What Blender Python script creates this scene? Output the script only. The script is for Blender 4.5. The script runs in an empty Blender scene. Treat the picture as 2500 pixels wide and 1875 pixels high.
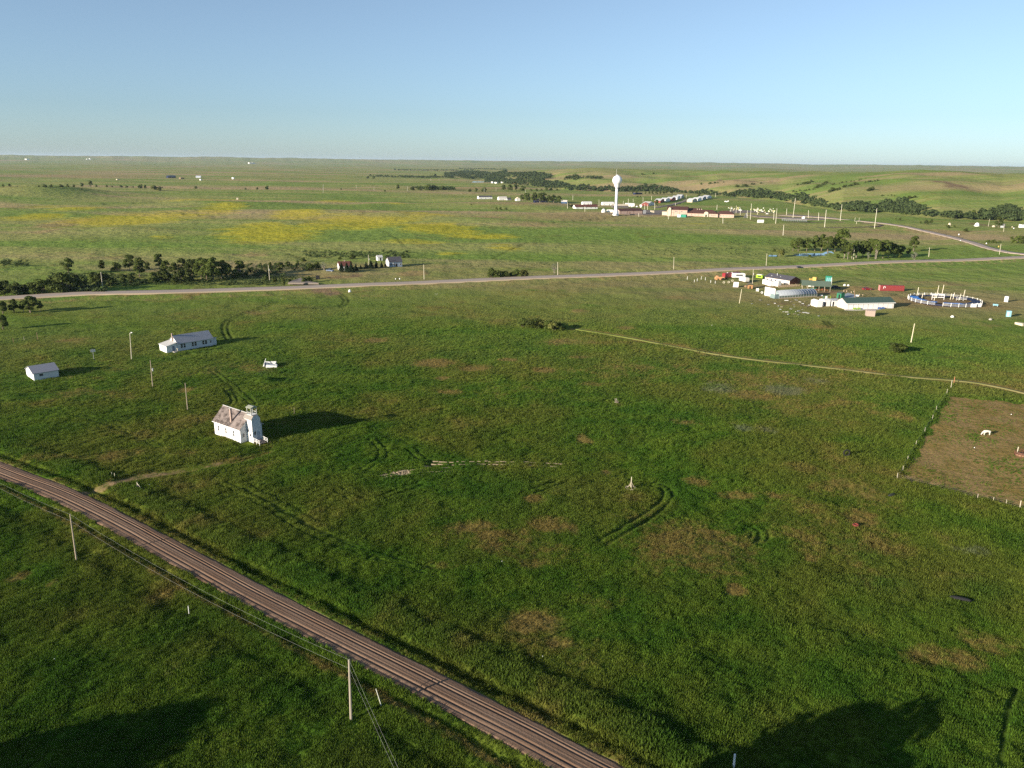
import bpy, bmesh, math, random
import numpy as np
from mathutils import Vector, Matrix, Quaternion
random.seed(7); RNG = np.random.default_rng(11)
scene = bpy.context.scene
COL = scene.collection
rad = math.radians
# ---------------------------------------------------------------- camera
F_PX = 1902.0; CAM_H = 70.0; PITCH = rad(15.9); ROLL = rad(0.7)
FW = np.array([0, math.cos(PITCH), -math.sin(PITCH)])
R0 = np.array([1.0, 0, 0]); U0 = np.cross(R0, FW)
RT = math.cos(ROLL) * R0 + math.sin(ROLL) * U0; UP = np.cross(RT, FW)
cam_d = bpy.data.cameras.new('camera'); cam = bpy.data.objects.new('camera', cam_d); COL.objects.link(cam)
cam_d.sensor_width = 36.0; cam_d.lens = 36.0 * F_PX / 2500.0
cam_d.clip_start = 1.0; cam_d.clip_end = 90000.0
m = Matrix(((RT[0], UP[0], -FW[0], 0), (RT[1], UP[1], -FW[1], 0), (RT[2], UP[2], -FW[2], CAM_H), (0, 0, 0, 1)))
cam.matrix_world = m
scene.camera = cam
# ---------------------------------------------------------------- sky, sun, exposure
SUN_AZ = 35.5; SUN_EL = 13.4          # direction in which shadows fall, degrees from +X
sd = Vector((-math.cos(rad(SUN_AZ)) * math.cos(rad(SUN_EL)), -math.sin(rad(SUN_AZ)) * math.cos(rad(SUN_EL)), math.sin(rad(SUN_EL))))
world = bpy.data.worlds.new('World'); scene.world = world; world.use_nodes = True
wn = world.node_tree; wn.nodes.clear()
sky = wn.nodes.new('ShaderNodeTexSky'); sky.sky_type = 'NISHITA'; sky.sun_disc = False
sky.sun_elevation = rad(SUN_EL); sky.sun_rotation = math.atan2(sd.x, sd.y)
sky.altitude = 800; sky.air_density = 1.0; sky.dust_density = 0.45; sky.ozone_density = 3.2
bg = wn.nodes.new('ShaderNodeBackground'); bg.inputs['Strength'].default_value = 0.070
hs = wn.nodes.new('ShaderNodeHueSaturation'); hs.inputs['Saturation'].default_value = 0.62
tn = wn.nodes.new('ShaderNodeMix'); tn.data_type = 'RGBA'; tn.blend_type = 'MULTIPLY'; tn.inputs[0].default_value = 1.0; tn.inputs[7].default_value = (0.84, 1.02, 1.17, 1)
wo = wn.nodes.new('ShaderNodeOutputWorld')
wn.links.new(sky.outputs[0], hs.inputs['Color']); wn.links.new(hs.outputs[0], tn.inputs[6]); wn.links.new(tn.outputs[2], bg.inputs[0]); wn.links.new(bg.outputs[0], wo.inputs[0])
sl = bpy.data.lights.new('sun', 'SUN'); sl.energy = 5.0; sl.angle = rad(0.36); sl.color = (1.0, 0.88, 0.72)
so = bpy.data.objects.new('sun', sl); COL.objects.link(so); so.location = (0, 0, 200)
so.rotation_euler = (-sd).to_track_quat('-Z', 'Y').to_euler()
scene.view_settings.view_transform = 'Standard'; scene.view_settings.look = 'None'
scene.view_settings.exposure = 1.0; scene.view_settings.gamma = 1.0; scene.view_settings.use_curve_mapping = False
scene.render.engine = 'CYCLES'
scene.cycles.volume_bounces = 0; scene.cycles.max_bounces = 5; scene.cycles.diffuse_bounces = 2
scene.cycles.transparent_max_bounces = 8
scene.cycles.use_denoising = False

# ---------------------------------------------------------------- maths
def ray(u, v):
    d = FW + (u - 1250) / F_PX * RT - (v - 937.5) / F_PX * UP
    return d / np.linalg.norm(d)
def g0(u, v, z=0.0):
    d = ray(u, v); t = (z - CAM_H) / d[2]
    return np.array([d[0] * t, d[1] * t])
def hash2(ix, iy, s):
    a = (ix.astype(np.int64) * 374761393 + iy.astype(np.int64) * 668265263 + s * 974634777) & 0xffffffff
    a = ((a ^ (a >> 13)) * 1274126177) & 0xffffffff
    a = ((a ^ (a >> 16)) * 2246822519) & 0xffffffff
    return ((a ^ (a >> 15)) & 0xffff) / 65535.0
def vnoise(x, y, s=0):
    ix = np.floor(x); iy = np.floor(y); fx = x - ix; fy = y - iy
    fx = fx * fx * (3 - 2 * fx); fy = fy * fy * (3 - 2 * fy)
    a = hash2(ix, iy, s); b = hash2(ix + 1, iy, s); c = hash2(ix, iy + 1, s); d = hash2(ix + 1, iy + 1, s)
    return (a + (b - a) * fx) * (1 - fy) + (c + (d - c) * fx) * fy
def fbm(x, y, n=3, s=0):
    r = 0; a = 0.5; t = 0
    for i in range(n):
        r = r + a * (vnoise(x, y, s + i) - 0.5); t += a; a *= 0.5
        x, y = 0.8 * x * 2 + 0.6 * y * 2 + 17.3, -0.6 * x * 2 + 0.8 * y * 2 + 5.1
    return r / t * 2       # about -1..1
def sst(a, b, x):
    t = np.clip((x - a) / (b - a), 0, 1); return t * t * (3 - 2 * t)
def chaikin(p, n=2):
    p = np.array(p, float)
    for _ in range(n):
        q = [p[0]]
        for a, b in zip(p[:-1], p[1:]): q += [0.75 * a + 0.25 * b, 0.25 * a + 0.75 * b]
        q.append(p[-1]); p = np.array(q)
    return p
def dist_line(x, y, P):
    """distance, signed side (+ = left of the line) and running length of points to a polyline"""
    best = np.full(x.shape, 1e9); side = np.zeros(x.shape); run = np.zeros(x.shape); L = 0.0
    for a, b in zip(P[:-1], P[1:]):
        d = b - a; l = np.hypot(*d)
        if l < 1e-6: continue
        t = np.clip(((x - a[0]) * d[0] + (y - a[1]) * d[1]) / l ** 2, 0, 1)
        ex = x - a[0] - t * d[0]; ey = y - a[1] - t * d[1]; q = np.hypot(ex, ey)
        m_ = q < best
        best = np.where(m_, q, best); side = np.where(m_, d[0] * ey - d[1] * ex, side); run = np.where(m_, L + t * l, run); L += l
    return best, np.sign(side), run
def line(px, n=2, pre=None, post=None):
    P = [g0(u, v) for u, v in px]
    if pre: P.insert(0, P[0] + (P[0] - P[1]) / np.hypot(*(P[0] - P[1])) * pre)
    if post: P.append(P[-1] + (P[-1] - P[-2]) / np.hypot(*(P[-1] - P[-2])) * post)
    return chaikin(P, n)

# ---------------------------------------------------------------- lines of the place
DIRT = line([(0, 1146), (179, 1215), (376, 1323), (627, 1455), (1087, 1689), (1438, 1875)], 2, 120, 90)
HWY = line([(0, 732), (200, 720.5), (339, 719), (527, 711.5), (903, 697), (1361, 678.8), (1800, 660), (2144, 643.5), (2500, 630)], 2, 200, 400)
JUNC = line([(2500, 621), (2438, 613), (2350, 587), (2261, 564), (2203, 554), (2173, 549), (2144, 545), (2085, 539), (2026, 535), (1967, 531), (1900, 528)], 2, 60)
PATH = line([(1404, 803), (1530, 823), (1612, 839), (1795, 873), (2051, 900), (2200, 920), (2356, 929), (2432, 942), (2500, 958)], 2, None, 60)
TRACK = line([(1866, 541), (1970, 541.5), (2085, 542.5), (2130, 546), (2160, 551), (2130, 553.8), (2000, 553.8), (1975, 553.5)], 2)
STREET = line([(1598, 506), (1640, 500), (1670, 490), (1700, 483)], 1)
# valley of the wooded creek: distance as a function of bearing (u at the horizon)
VAL = [(1080, 440), (1200, 443), (1300, 452), (1400, 459), (1500, 463), (1600, 463), (1700, 468), (1790, 475), (1900, 482), (1982, 495), (2056, 505), (2144, 508), (2203, 513), (2291, 521), (2438, 524), (2500, 528), (2700, 536)]
def bear(x, y): return 1250 + F_PX * x / np.maximum(y, 1e-3)
_vp = np.array([g0(u, v) for u, v in VAL]); V_B = bear(_vp[:, 0], _vp[:, 1]); V_R = np.hypot(_vp[:, 0], _vp[:, 1])
CREST = [(1100, 420), (1200, 420), (1267, 418), (1349, 415), (1421, 411), (1550, 412.5), (1700, 416), (1900, 418), (2000, 420), (2100, 417), (2160, 415), (2230, 414.5), (2300, 416), (2400, 423), (2450, 422), (2500, 419), (2700, 422)]
C_U = np.array([c[0] for c in CREST], float); C_V = np.array([c[1] for c in CREST], float)
HILL_A = g0(100, 479); 
def hb(x, y):
    """height of the land, without grass clumps"""
    x = np.asarray(x, float); y = np.asarray(y, float)
    r = np.hypot(x, y); yy = np.where(y > 1, y, 1.0)
    b = np.clip(np.where(y > 1, bear(x, yy), np.where(x > 0, 4000, -1500)), -1500, 4000)
    h = 0.5 * fbm(x / 70, y / 70, 2, 3) * sst(60, 160, r)
    h = h + 3.0 * sst(500, 1400, r) * fbm(x / 190, y / 190, 3, 21)
    h = h + 9.0 * sst(1700, 5000, r) * fbm(x / 800, y / 800, 3, 31)
    # creek valley and the hills behind it
    vr = np.interp(b, V_B, V_R); s = r - vr; w = sst(1000, 1260, b)
    h = h - 8.0 * w * np.exp(-((s + 25) / 75.0) ** 2)
    lc = 1250.0; dc = vr + lc
    zc = 70 - dc * (np.interp(b, C_U, C_V) - (395.7 + 0.0122 * (b - 1250))) / F_PX
    t = np.clip((s - 15) / lc, 0, 1)
    rise = 1 - (1 - t) ** 1.9
    fall = 1 - 0.6 * sst(lc, lc + 1700, s)
    gul = fbm(x / 150 + 3, y / 320, 3, 41); gul2 = 1 - np.abs(fbm((x + 0.5 * y) / 210, (y - 0.5 * x) / 420, 2, 47)) * 2
    h = h + w * np.where(s > 0, zc * rise * fall + (t > 0) * (13 * gul + 9 * gul2 - 5) * np.clip(t * 5, 0, 1) * (1 - 0.55 * t) * fall, 0)
    # far ridges on the skyline
    h = h + sst(11000, 17000, r) * (76 + 9 * fbm(b / 200.0, b * 0 + 1.3, 3, 51) + 13 * fbm(b / 38.0, r / 3000, 3, 53) + 20 * np.exp(-((b - 700) / 450.0) ** 2) + 14 * np.exp(-((b - 1600) / 250.0) ** 2) + 8 * np.exp(-((b + 40) / 150.0) ** 2))
    h = h + 26 * np.exp(-((b - 1830) / 70.0) ** 2) * np.exp(-((r - 9000) / 1500.0) ** 2)
    # green hill on the left
    dx = x - HILL_A[0]; dy = y - HILL_A[1]
    h = h + 15.5 * np.exp(-(dx / 95.0) ** 2 - (dy / 150.0) ** 2) + 9 * np.exp(-((dx + 150) / 160.0) ** 2 - (dy / 150.0) ** 2)
    for (u, v, A, sx, sy) in MOUNDS:
        h = h + A * np.exp(-((x - u) / sx) ** 2 - ((y - v) / sy) ** 2)
    return h
MOUNDS = []
for (u, v, A, sx, sy) in [(560, 500, 5, 90, 70), (700, 545, 3, 80, 40), (860, 520, 4, 120, 60), (1000, 560, 3, 60, 40), (650, 931, 1.6, 3.2, 2.6), (1160, 540, 3, 90, 60), (300, 560, 3, 60, 40), (2090, 490, 5, 60, 60), (1250, 505, 3, 90, 60)]:
    p_ = g0(u, v); MOUNDS.append((p_[0], p_[1], A, sx, sy))
_T = np.concatenate([np.linspace(80, 800, 260), np.geomspace(810, 40000, 500)])
def G(u, v):
    """ground point seen at pixel (u, v) of the 2500 px photograph"""
    d = ray(u, v); z = CAM_H + d[2] * _T - hb(d[0] * _T, d[1] * _T)
    i = np.argmax(z < 0)
    if i == 0: i = len(_T) - 1
    t = _T[i - 1] + (_T[i] - _T[i - 1]) * z[i - 1] / max(z[i - 1] - z[i], 1e-6)
    x, y = d[0] * t, d[1] * t
    return Vector((x, y, float(hb(x, y))))
def top_at(base, u, v):
    d = ray(u, v); t = math.hypot(base.x, base.y) / math.hypot(d[0], d[1])
    return Vector((d[0] * t, d[1] * t, CAM_H + d[2] * t))

# ---------------------------------------------------------------- node helpers
def newmat(name):
    m_ = bpy.data.materials.new(name); m_.use_nodes = True; nt = m_.node_tree
    b = nt.nodes['Principled BSDF']; b.inputs['Roughness'].default_value = 0.9
    b.inputs['Specular IOR Level'].default_value = 0.2
    return m_, nt, b
def mth(nt, op, a, b=None, c=None, clamp=False):
    n = nt.nodes.new('ShaderNodeMath'); n.operation = op; n.use_clamp = clamp
    for i, q in enumerate((a, b, c)):
        if q is None: continue
        if isinstance(q, (int, float)): n.inputs[i].default_value = q
        else: nt.links.new(q, n.inputs[i])
    return n.outputs[0]
def mixc(nt, f, a, b, mode='MIX'):
    n = nt.nodes.new('ShaderNodeMix'); n.data_type = 'RGBA'; n.blend_type = mode
    for k, q in ((0, f), (6, a), (7, b)):
        if isinstance(q, (int, float)): n.inputs[k].default_value = q
        elif isinstance(q, tuple): n.inputs[k].default_value = (*q, 1)
        else: nt.links.new(q, n.inputs[k])
    return n.outputs[2]
def nz(nt, vec, scale, detail=3, rough=0.55, dist=0.0):
    n = nt.nodes.new('ShaderNodeTexNoise'); n.inputs['Scale'].default_value = scale; n.inputs['Detail'].default_value = detail
    n.inputs['Roughness'].default_value = rough; n.inputs['Distortion'].default_value = dist
    if vec is not None: nt.links.new(vec, n.inputs['Vector'])
    return n.outputs[0]
def ramp(nt, x, a, b):
    n = nt.nodes.new('ShaderNodeMapRange'); n.interpolation_type = 'SMOOTHSTEP'
    n.inputs['From Min'].default_value = a; n.inputs['From Max'].default_value = b; nt.links.new(x, n.inputs['Value'])
    return n.outputs[0]
def stretch(nt, vec, s):
    n = nt.nodes.new('ShaderNodeMapping'); n.inputs['Scale'].default_value = s; nt.links.new(vec, n.inputs['Vector']); return n.outputs[0]
_mats = {}
def pm(name, col, rough=0.85, var=0.18, scale=1.5, col2=None, c2f=0.5, metal=0.0, bump=0.0, spec=0.2, rnd=0.0):
    """plain weathered material"""
    if name in _mats: return _mats[name]
    m_, nt, b = newmat(name)
    tc = nt.nodes.new('ShaderNodeTexCoord').outputs['Object']
    n1 = nz(nt, tc, scale, 5, 0.65)
    f = mth(nt, 'MULTIPLY_ADD', n1, 2 * var, 1 - var)
    base = (*col, 1)
    c = mixc(nt, 1.0, col, (1, 1, 1), 'MULTIPLY')
    if col2 is not None:
        n2 = ramp(nt, nz(nt, tc, scale * 1.7, 6, 0.75), 1 - c2f, 1 - c2f + 0.07)
        c = mixc(nt, n2, col, col2)
    g = nt.nodes.new('ShaderNodeVectorMath'); g.operation = 'SCALE'; nt.links.new(c, g.inputs[0])
    if rnd:
        oi = nt.nodes.new('ShaderNodeObjectInfo')
        f = mth(nt, 'MULTIPLY', f, mth(nt, 'MULTIPLY_ADD', oi.outputs['Random'], 2 * rnd, 1 - rnd))
    nt.links.new(f, g.inputs['Scale']); nt.links.new(g.outputs[0], b.inputs['Base Color'])
    b.inputs['Roughness'].default_value = rough; b.inputs['Metallic'].default_value = metal; b.inputs['Specular IOR Level'].default_value = spec
    if bump:
        bp = nt.nodes.new('ShaderNodeBump'); bp.inputs['Distance'].default_value = bump; nt.links.new(nz(nt, tc, scale * 8, 3), bp.inputs['Height'])
        nt.links.new(bp.outputs[0], b.inputs['Normal'])
    _mats[name] = m_
    return m_

# ---------------------------------------------------------------- object helpers
def tag(o, label=None, cat=None, group=None, kind=None):
    if label: o['label'] = label
    if cat: o['category'] = cat
    if group: o['group'] = group
    if kind: o['kind'] = kind
    return o
def thing(name, label, cat, loc, rz=0.0, group=None):
    o = bpy.data.objects.new(name, None); COL.objects.link(o); o.empty_display_size = 0.3
    o.location = loc; o.rotation_euler = (0, 0, rz)
    return tag(o, label, cat, group)
def mesh_obj(name, verts, faces, mat, parent=None, smooth=False):
    me = bpy.data.meshes.new(name); me.from_pydata([tuple(v) for v in verts], [], faces)
    if mat is not None: me.materials.append(mat)
    me.validate()
    if smooth: me.polygons.foreach_set('use_smooth', [True] * len(me.polygons))
    o = bpy.data.objects.new(name, me); COL.objects.link(o)
    if parent is not None: o.parent = parent
    return o
class MB:
    def __init__(s): s.v = []; s.f = []
    def add(s, vs, fs):
        k = len(s.v); s.v += [tuple(v) for v in vs]; s.f += [tuple(i + k for i in f) for f in fs]; return s
    def box(s, x0, x1, y0, y1, z0, z1, M=None):
        vs = [Vector(p) for p in ((x0, y0, z0), (x1, y0, z0), (x1, y1, z0), (x0, y1, z0), (x0, y0, z1), (x1, y0, z1), (x1, y1, z1), (x0, y1, z1))]
        if M is not None: vs = [M @ v for v in vs]
        return s.add(vs, [(0, 3, 2, 1), (4, 5, 6, 7), (0, 1, 5, 4), (1, 2, 6, 5), (2, 3, 7, 6), (3, 0, 4, 7)])
    def prism(s, prof, a0, a1, axis='x', M=None):
        """profile of (b, z) pairs swept from a0 to a1; axis x: b is y, axis y: b is x"""
        n = len(prof)
        vs = [Vector((a, b, z)) if axis == 'x' else Vector((b, a, z)) for a in (a0, a1) for b, z in prof]
        if M is not None: vs = [M @ v for v in vs]
        fs = [tuple(range(n))[::-1], tuple(range(n, 2 * n))] + [(i, (i + 1) % n, n + (i + 1) % n, n + i) for i in range(n)]
        return s.add(vs, fs)
    def tube(s, p0, p1, r0, r1=None, n=6, cap=True):
        r1 = r0 if r1 is None else r1
        p0 = Vector(p0); p1 = Vector(p1); d = (p1 - p0)
        if d.length < 1e-6: return s
        q = d.to_track_quat('Z', 'Y'); vs = []
        for p, r in ((p0, r0), (p1, r1)):
            for i in range(n):
                a = 2 * math.pi * i / n; vs.append(p + q @ Vector((r * math.cos(a), r * math.sin(a), 0)))
        fs = [(i, (i + 1) % n, n + (i + 1) % n, n + i) for i in range(n)]
        if cap: fs += [tuple(range(n))[::-1], tuple(range(n, 2 * n))]
        return s.add(vs, fs)
    def lathe(s, prof, n=16, c=(0, 0, 0)):
        vs = [(c[0] + r * math.cos(2 * math.pi * i / n), c[1] + r * math.sin(2 * math.pi * i / n), c[2] + z) for r, z in prof for i in range(n)]
        fs = [(j * n + i, j * n + (i + 1) % n, (j + 1) * n + (i + 1) % n, (j + 1) * n + i) for j in range(len(prof) - 1) for i in range(n)]
        fs += [tuple(range(n))[::-1], tuple((len(prof) - 1) * n + i for i in range(n))]
        return s.add(vs, fs)
    def build(s, name, mat, parent=None, smooth=False): return mesh_obj(name, s.v, s.f, mat, parent, smooth)
def dup(root, loc, rz=0.0, label=None, group=None, scale=None):
    r = root.copy(); COL.objects.link(r); r.location = loc; r.rotation_euler = (0, 0, rz)
    if scale is not None: r.scale = scale if isinstance(scale, tuple) else (scale,) * 3
    if label: r['label'] = label
    if group: r['group'] = group
    for ch in list(root.children):
        c = ch.copy(); COL.objects.link(c); c.parent = r
        for g_ in list(ch.children):
            d = g_.copy(); COL.objects.link(d); d.parent = c
    return r
# ---------------------------------------------------------------- land: masks
def ell(x, y, lst):
    """soft patches given as (u, v, ru, rv, strength) of the photo, turned into patches of ground"""
    out = np.zeros(x.shape)
    for (u, v, ru, rv, k) in lst:
        c = g0(u, v); ex = g0(u + ru, v) - c; a = np.hypot(*ex); ex = ex / a
        b_ = 0.5 * np.hypot(*(g0(u, v - rv) - g0(u, v + rv)))
        px_ = (x - c[0]) * ex[0] + (y - c[1]) * ex[1]; py_ = -(x - c[0]) * ex[1] + (y - c[1]) * ex[0]
        d = np.sqrt((px_ / a) ** 2 + (py_ / b_) ** 2)
        out = np.maximum(out, k * (1 - sst(0.15, 1.5, d)))
    return out
DRY = [(1055, 888, 70, 13, 1), (1160, 900, 75, 12, .9), (1327, 906, 36, 11, .9), (1242, 880, 30, 7, 1), (1083, 921, 24, 6, .9), (1388, 835, 80, 9, .8), (1417, 872, 42, 6, .8), (1103, 957, 46, 9, .7), (916, 831, 38, 9, .9), (1417, 760, 30, 7, .8), (1530, 801, 32, 6, .8), (1653, 727, 70, 10, .7), (1441, 937, 45, 10, .7), (1673, 900, 80, 20, .6), (1567, 896, 45, 12, .7),
       (1834, 965, 70, 20, .8), (1675, 1027, 48, 11, .8), (1425, 1070, 24, 14, 1), (1480, 1153, 18, 8, .9), (1697, 1171, 50, 16, .8), (1798, 1207, 70, 12, .8), (1888, 1207, 24, 10, .9), (1700, 1340, 210, 75, .78), (1600, 1280, 90, 50, .6), (2000, 1300, 220, 110, .45), (1900, 930, 260, 50, .6), (1500, 905, 160, 36, .5), (1260, 1330, 200, 60, .55), (1350, 1560, 130, 70, .5), (620, 900, 90, 20, .5), (1480, 1480, 120, 50, .35), (2150, 1000, 90, 60, .4), (2050, 1150, 60, 60, .3), (300, 900, 260, 50, .3), (1200, 950, 300, 40, .25), (1796, 1439, 26, 16, 1.3), (2087, 1190, 120, 55, .6), (2105, 1262, 65, 30, .8), (1979, 1359, 25, 18, .8), (1400, 1298, 22, 24, .9),
       (1143, 1291, 80, 20, 1), (1195, 1312, 50, 22, .9), (1206, 1340, 45, 24, .8), (1349, 1288, 66, 28, .9), (1300, 1376, 55, 24, .7), (1301, 1221, 30, 12, .9), (1301, 1515, 90, 34, 1), (1365, 1572, 55, 34, .8), (1410, 1610, 70, 40, .5), (2259, 1597, 90, 30, .8), (2354, 1610, 80, 34, .8), (2420, 1570, 80, 30, .6), (1100, 1380, 90, 20, .5),
       (203, 960, 120, 15, .7), (171, 830, 66, 9, .6), (452, 952, 28, 9, 1), (534, 901, 66, 15, .6), (95, 1113, 70, 22, .5), (253, 1113, 80, 17, .6), (47, 1407, 34, 20, .8), (126, 1428, 20, 12, .7), (389, 1450, 40, 16, .6), (40, 930, 60, 10, .5), (320, 1110, 30, 12, .6), (450, 1110, 40, 14, .4), (560, 1040, 60, 14, .3), (700, 1040, 70, 16, .5),
       (620, 760, 60, 8, .7), (1010, 668, 40, 7, 1.5), (820, 676, 50, 4, 1.5), (2200, 735, 160, 12, 1.1), (2100, 706, 70, 7, 1.1), (2400, 745, 60, 16, 1.0), (2300, 690, 150, 6, .7), (1950, 985, 200, 60, .45), (2280, 565, 60, 7, 1.4), (2150, 560, 40, 4, 1.0), (900, 720, 200, 5, .4), (150, 620, 120, 10, .5), (370, 640, 120, 10, .5), (160, 545, 60, 16, 1.0), (120, 565, 40, 8, .8), (620, 620, 60, 8, .8), (1400, 530, 160, 12, .9), (1250, 500, 120, 8, .8), (1300, 550, 90, 8, .8), (1190, 532, 60, 8, 1), (1120, 460, 200, 6, .8), (200, 430, 250, 6, .8), (700, 432, 160, 6, .6), (2400, 790, 90, 12, .5), (2000, 800, 90, 8, .5), (1720, 760, 60, 8, .4), (2320, 870, 100, 8, .4)]
YEL = [(190, 511, 66, 6, .9), (80, 531, 75, 9, .7), (300, 537, 150, 17, 1), (420, 525, 120, 9, .8), (540, 512, 66, 13, .8), (640, 560, 120, 17, .9), (727, 524, 76, 12, 1), (880, 540, 150, 19, 1), (770, 552, 80, 12, .8), (663, 574, 120, 20, .9), (960, 536, 100, 14, .9), (1060, 557, 100, 14, 1), (1130, 570, 70, 11, .9), (1027, 526, 78, 7, .8), (1200, 576, 66, 8, .9), (1235, 606, 45, 9, .8), (980, 590, 66, 6, .7), (1106, 618, 42, 4, .7), (1705, 548, 40, 2.5, .5), (500, 488, 110, 3, .8), (820, 492, 60, 3, .7), (100, 505, 90, 3, .7), (1010, 592, 80, 4, .8), (965, 498, 30, 3, .6), (2280, 703, 60, 2.2, .8), (400, 578, 40, 8, .5), (215, 467, 20, 3, .4)]
LUSH = [(2140, 1420, 90, 24, .8), (2390, 1430, 60, 30, .6), (2100, 1340, 60, 40, .6), (1560, 930, 60, 10, .4), (1930, 760, 20, 6, .9), (1440, 745, 24, 4, .9), (1370, 709, 14, 3, .9), (1300, 709, 18, 3, .9), (930, 820, 40, 10, .7), (1070, 812, 20, 7, .7), (1500, 1000, 260, 60, .35), (1200, 1210, 250, 70, .3), (700, 1500, 200, 50, .2), (200, 860, 90, 10, .6), (680, 905, 40, 10, .7), (470, 860, 40, 6, .8), (1900, 490, 500, 14, .4), (1700, 590, 500, 26, .7), (400, 590, 350, 25, .7), (950, 640, 250, 10, .6), (160, 480, 90, 8, .8), (280, 498, 110, 5, .8), (1350, 625, 250, 20, .6), (2300, 790, 50, 8, .5), (2240, 880, 60, 10, .5), (1580, 835, 70, 10, .5)]
SAGE = [(1750, 945, 60, 16, .8), (1910, 950, 60, 16, .9), (1815, 1045, 30, 10, .7), (1880, 1050, 40, 12, .5), (1990, 930, 50, 12, .6), (2130, 730, 40, 6, .2), (2380, 1345, 60, 14, .7), (1120, 1160, 60, 8, .3), (640, 912, 30, 8, .5), (740, 545, 40, 5, .4), (800, 562, 60, 5, .4)]
SOIL = [(982, 1157, 24, 8, 1.2), (1045, 1140, 16, 6, .8), (206, 1203, 30, 12, 1.0), (790, 706, 40, 7, 1.1), (812, 715, 26, 9, 1.0), (1850, 697, 140, 4, .7), (2010, 712, 120, 7, .8), (2150, 715, 120, 10, .6), (2300, 738, 120, 16, .85), (2396, 550, 36, 6, 1.0), (1900, 740, 70, 6, .5), (1905, 527, 60, 5, .6), (1800, 517, 45, 4, .9), (1580, 522, 40, 3, .7), (2310, 492, 20, 4, 1.2), (2335, 496, 20, 3, .9), (1800, 461, 9, 5, 1.2), (1825, 475, 14, 2, .9), (870, 672, 26, 6, 1.0), (820, 677, 45, 4, .9), (2190, 725, 60, 8, .5)]
TR = []     # grooves of wheels: polyline, half gauge, width, depth, pale
def wheel(px, gauge=0.9, w=0.42, dep=0.22, pale=0.0, n=2): TR.append((line(px, n), gauge, w, dep, pale))
wheel([(678, 733), (640, 750), (590, 765), (558, 781), (548, 797), (552, 812), (561, 827)], 1.1, .45, .3)
wheel([(552, 948), (566, 962), (574, 975), (566, 990), (550, 1000)], 0.9, .35, .3)
wheel([(520, 905), (560, 935), (600, 968), (628, 1000)], .9, .35, .2)
wheel([(540, 1180), (640, 1230), (760, 1305), (870, 1348), (1000, 1379), (1070, 1398)], 1.0, .3, .25)
wheel([(600, 1190), (700, 1240), (800, 1300), (900, 1330)], 1.0, .25, .12)
wheel([(905, 1070), (930, 1092), (936, 1115), (915, 1135), (880, 1152)], 1.0, .3, .22)
wheel([(1003, 1096), (1018, 1112), (1040, 1125), (1066, 1132)], .95, .34, .3)
wheel([(1055, 1131), (1100, 1133), (1180, 1131), (1240, 1132), (1300, 1133), (1375, 1137)], 0.95, .32, .2, .9)
wheel([(930, 1166), (985, 1154), (1060, 1150), (1120, 1146)], 0.9, .32, .2, .9)
wheel([(925, 1222), (975, 1200), (1030, 1180)], 1.0, .3, .22)
wheel([(820, 1195), (870, 1222), (905, 1232)], 1.0, .3, .2)
wheel([(1270, 1212), (1310, 1200), (1380, 1172)], 1.0, .26, .15)
wheel([(1590, 1178), (1622, 1186), (1634, 1204), (1616, 1232), (1570, 1268), (1520, 1300), (1466, 1330)], 1.0, .36, .3)
wheel([(1836, 1278), (1862, 1290), (1866, 1308), (1846, 1326)], 0.9, .3, .2); wheel([(1820, 1282), (1842, 1290), (1848, 1304), (1836, 1318)], .9, .25, .15)
wheel([(640, 881), (900, 869), (1130, 858), (1260, 846), (1400, 832)], 0.0, .5, .25)
wheel([(80, 990), (180, 1012), (250, 1030), (330, 1060), (395, 1093)], 0.9, .4, .2, .2)
wheel([(0, 976), (180, 950), (360, 905), (440, 866), (560, 846)], 0.9, .4, .2, .2)
wheel([(2510, 1680), (2480, 1770), (2472, 1890)], 1.3, .35, .3); wheel([(822, 712), (850, 730), (838, 746), (800, 750), (700, 752)], 1.1, .6, .3)
wheel([(1000, 760), (1140, 775), (1250, 788)], 0.9, .7, .2, .3); wheel([(930, 745), (1100, 752), (1240, 770), (1400, 792)], 0, .6, .2, .3)
wheel([(985, 598), (960, 575), (920, 560), (700, 548), (560, 530), (400, 520)], 0, 1.2, .3, .5); wheel([(0, 505), (150, 503), (300, 497), (380, 491)], 0, 2.2, .6)
wheel([(0, 482), (30, 472), (55, 465)], 3.0, 1.5, .6); wheel([(700, 618), (730, 628), (745, 637)], 1.0, .7, .4); wheel([(1200, 632), (1240, 612), (1290, 592)], 0, 1.2, .5)
wheel([(1900, 800), (2100, 838), (2300, 870), (2500, 900)], 0, .4, .1, .1); wheel([(2016, 781), (2022, 792), (2032, 800)], 1.0, .5, .2); wheel([(1300, 550), (1420, 540), (1560, 520)], 0, 1.2, .3)
wheel([(1030, 1690), (1060, 1700)], 0, .3, .1)
CORRAL = np.array([g0(u, v) for u, v in [(2312, 966), (2190, 1170), (2320, 1200), (2520, 1250), (2640, 1230), (2640, 985), (2500, 984)]])
def inside(x, y, P):
    r = np.zeros(x.shape, bool); n = len(P)
    for i in range(n):
        a, b_ = P[i], P[(i + 1) % n]
        c = ((a[1] > y) != (b_[1] > y)) & (x < (b_[0] - a[0]) * (y - a[1]) / (b_[1] - a[1] + 1e-12) + a[0]); r ^= c
    return r
DRIVEWAY = line([(206, 1201), (285, 1180), (348, 1163), (475, 1146), (601, 1121), (655, 1100), (640, 1085)], 2)
RUTS = [(1.32, .15, .17), (.78, .16, .17), (-1.13, .18, .19), (-.35, .12, .05), (-1.95, .16, .09), (.1, .1, .02)]
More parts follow.
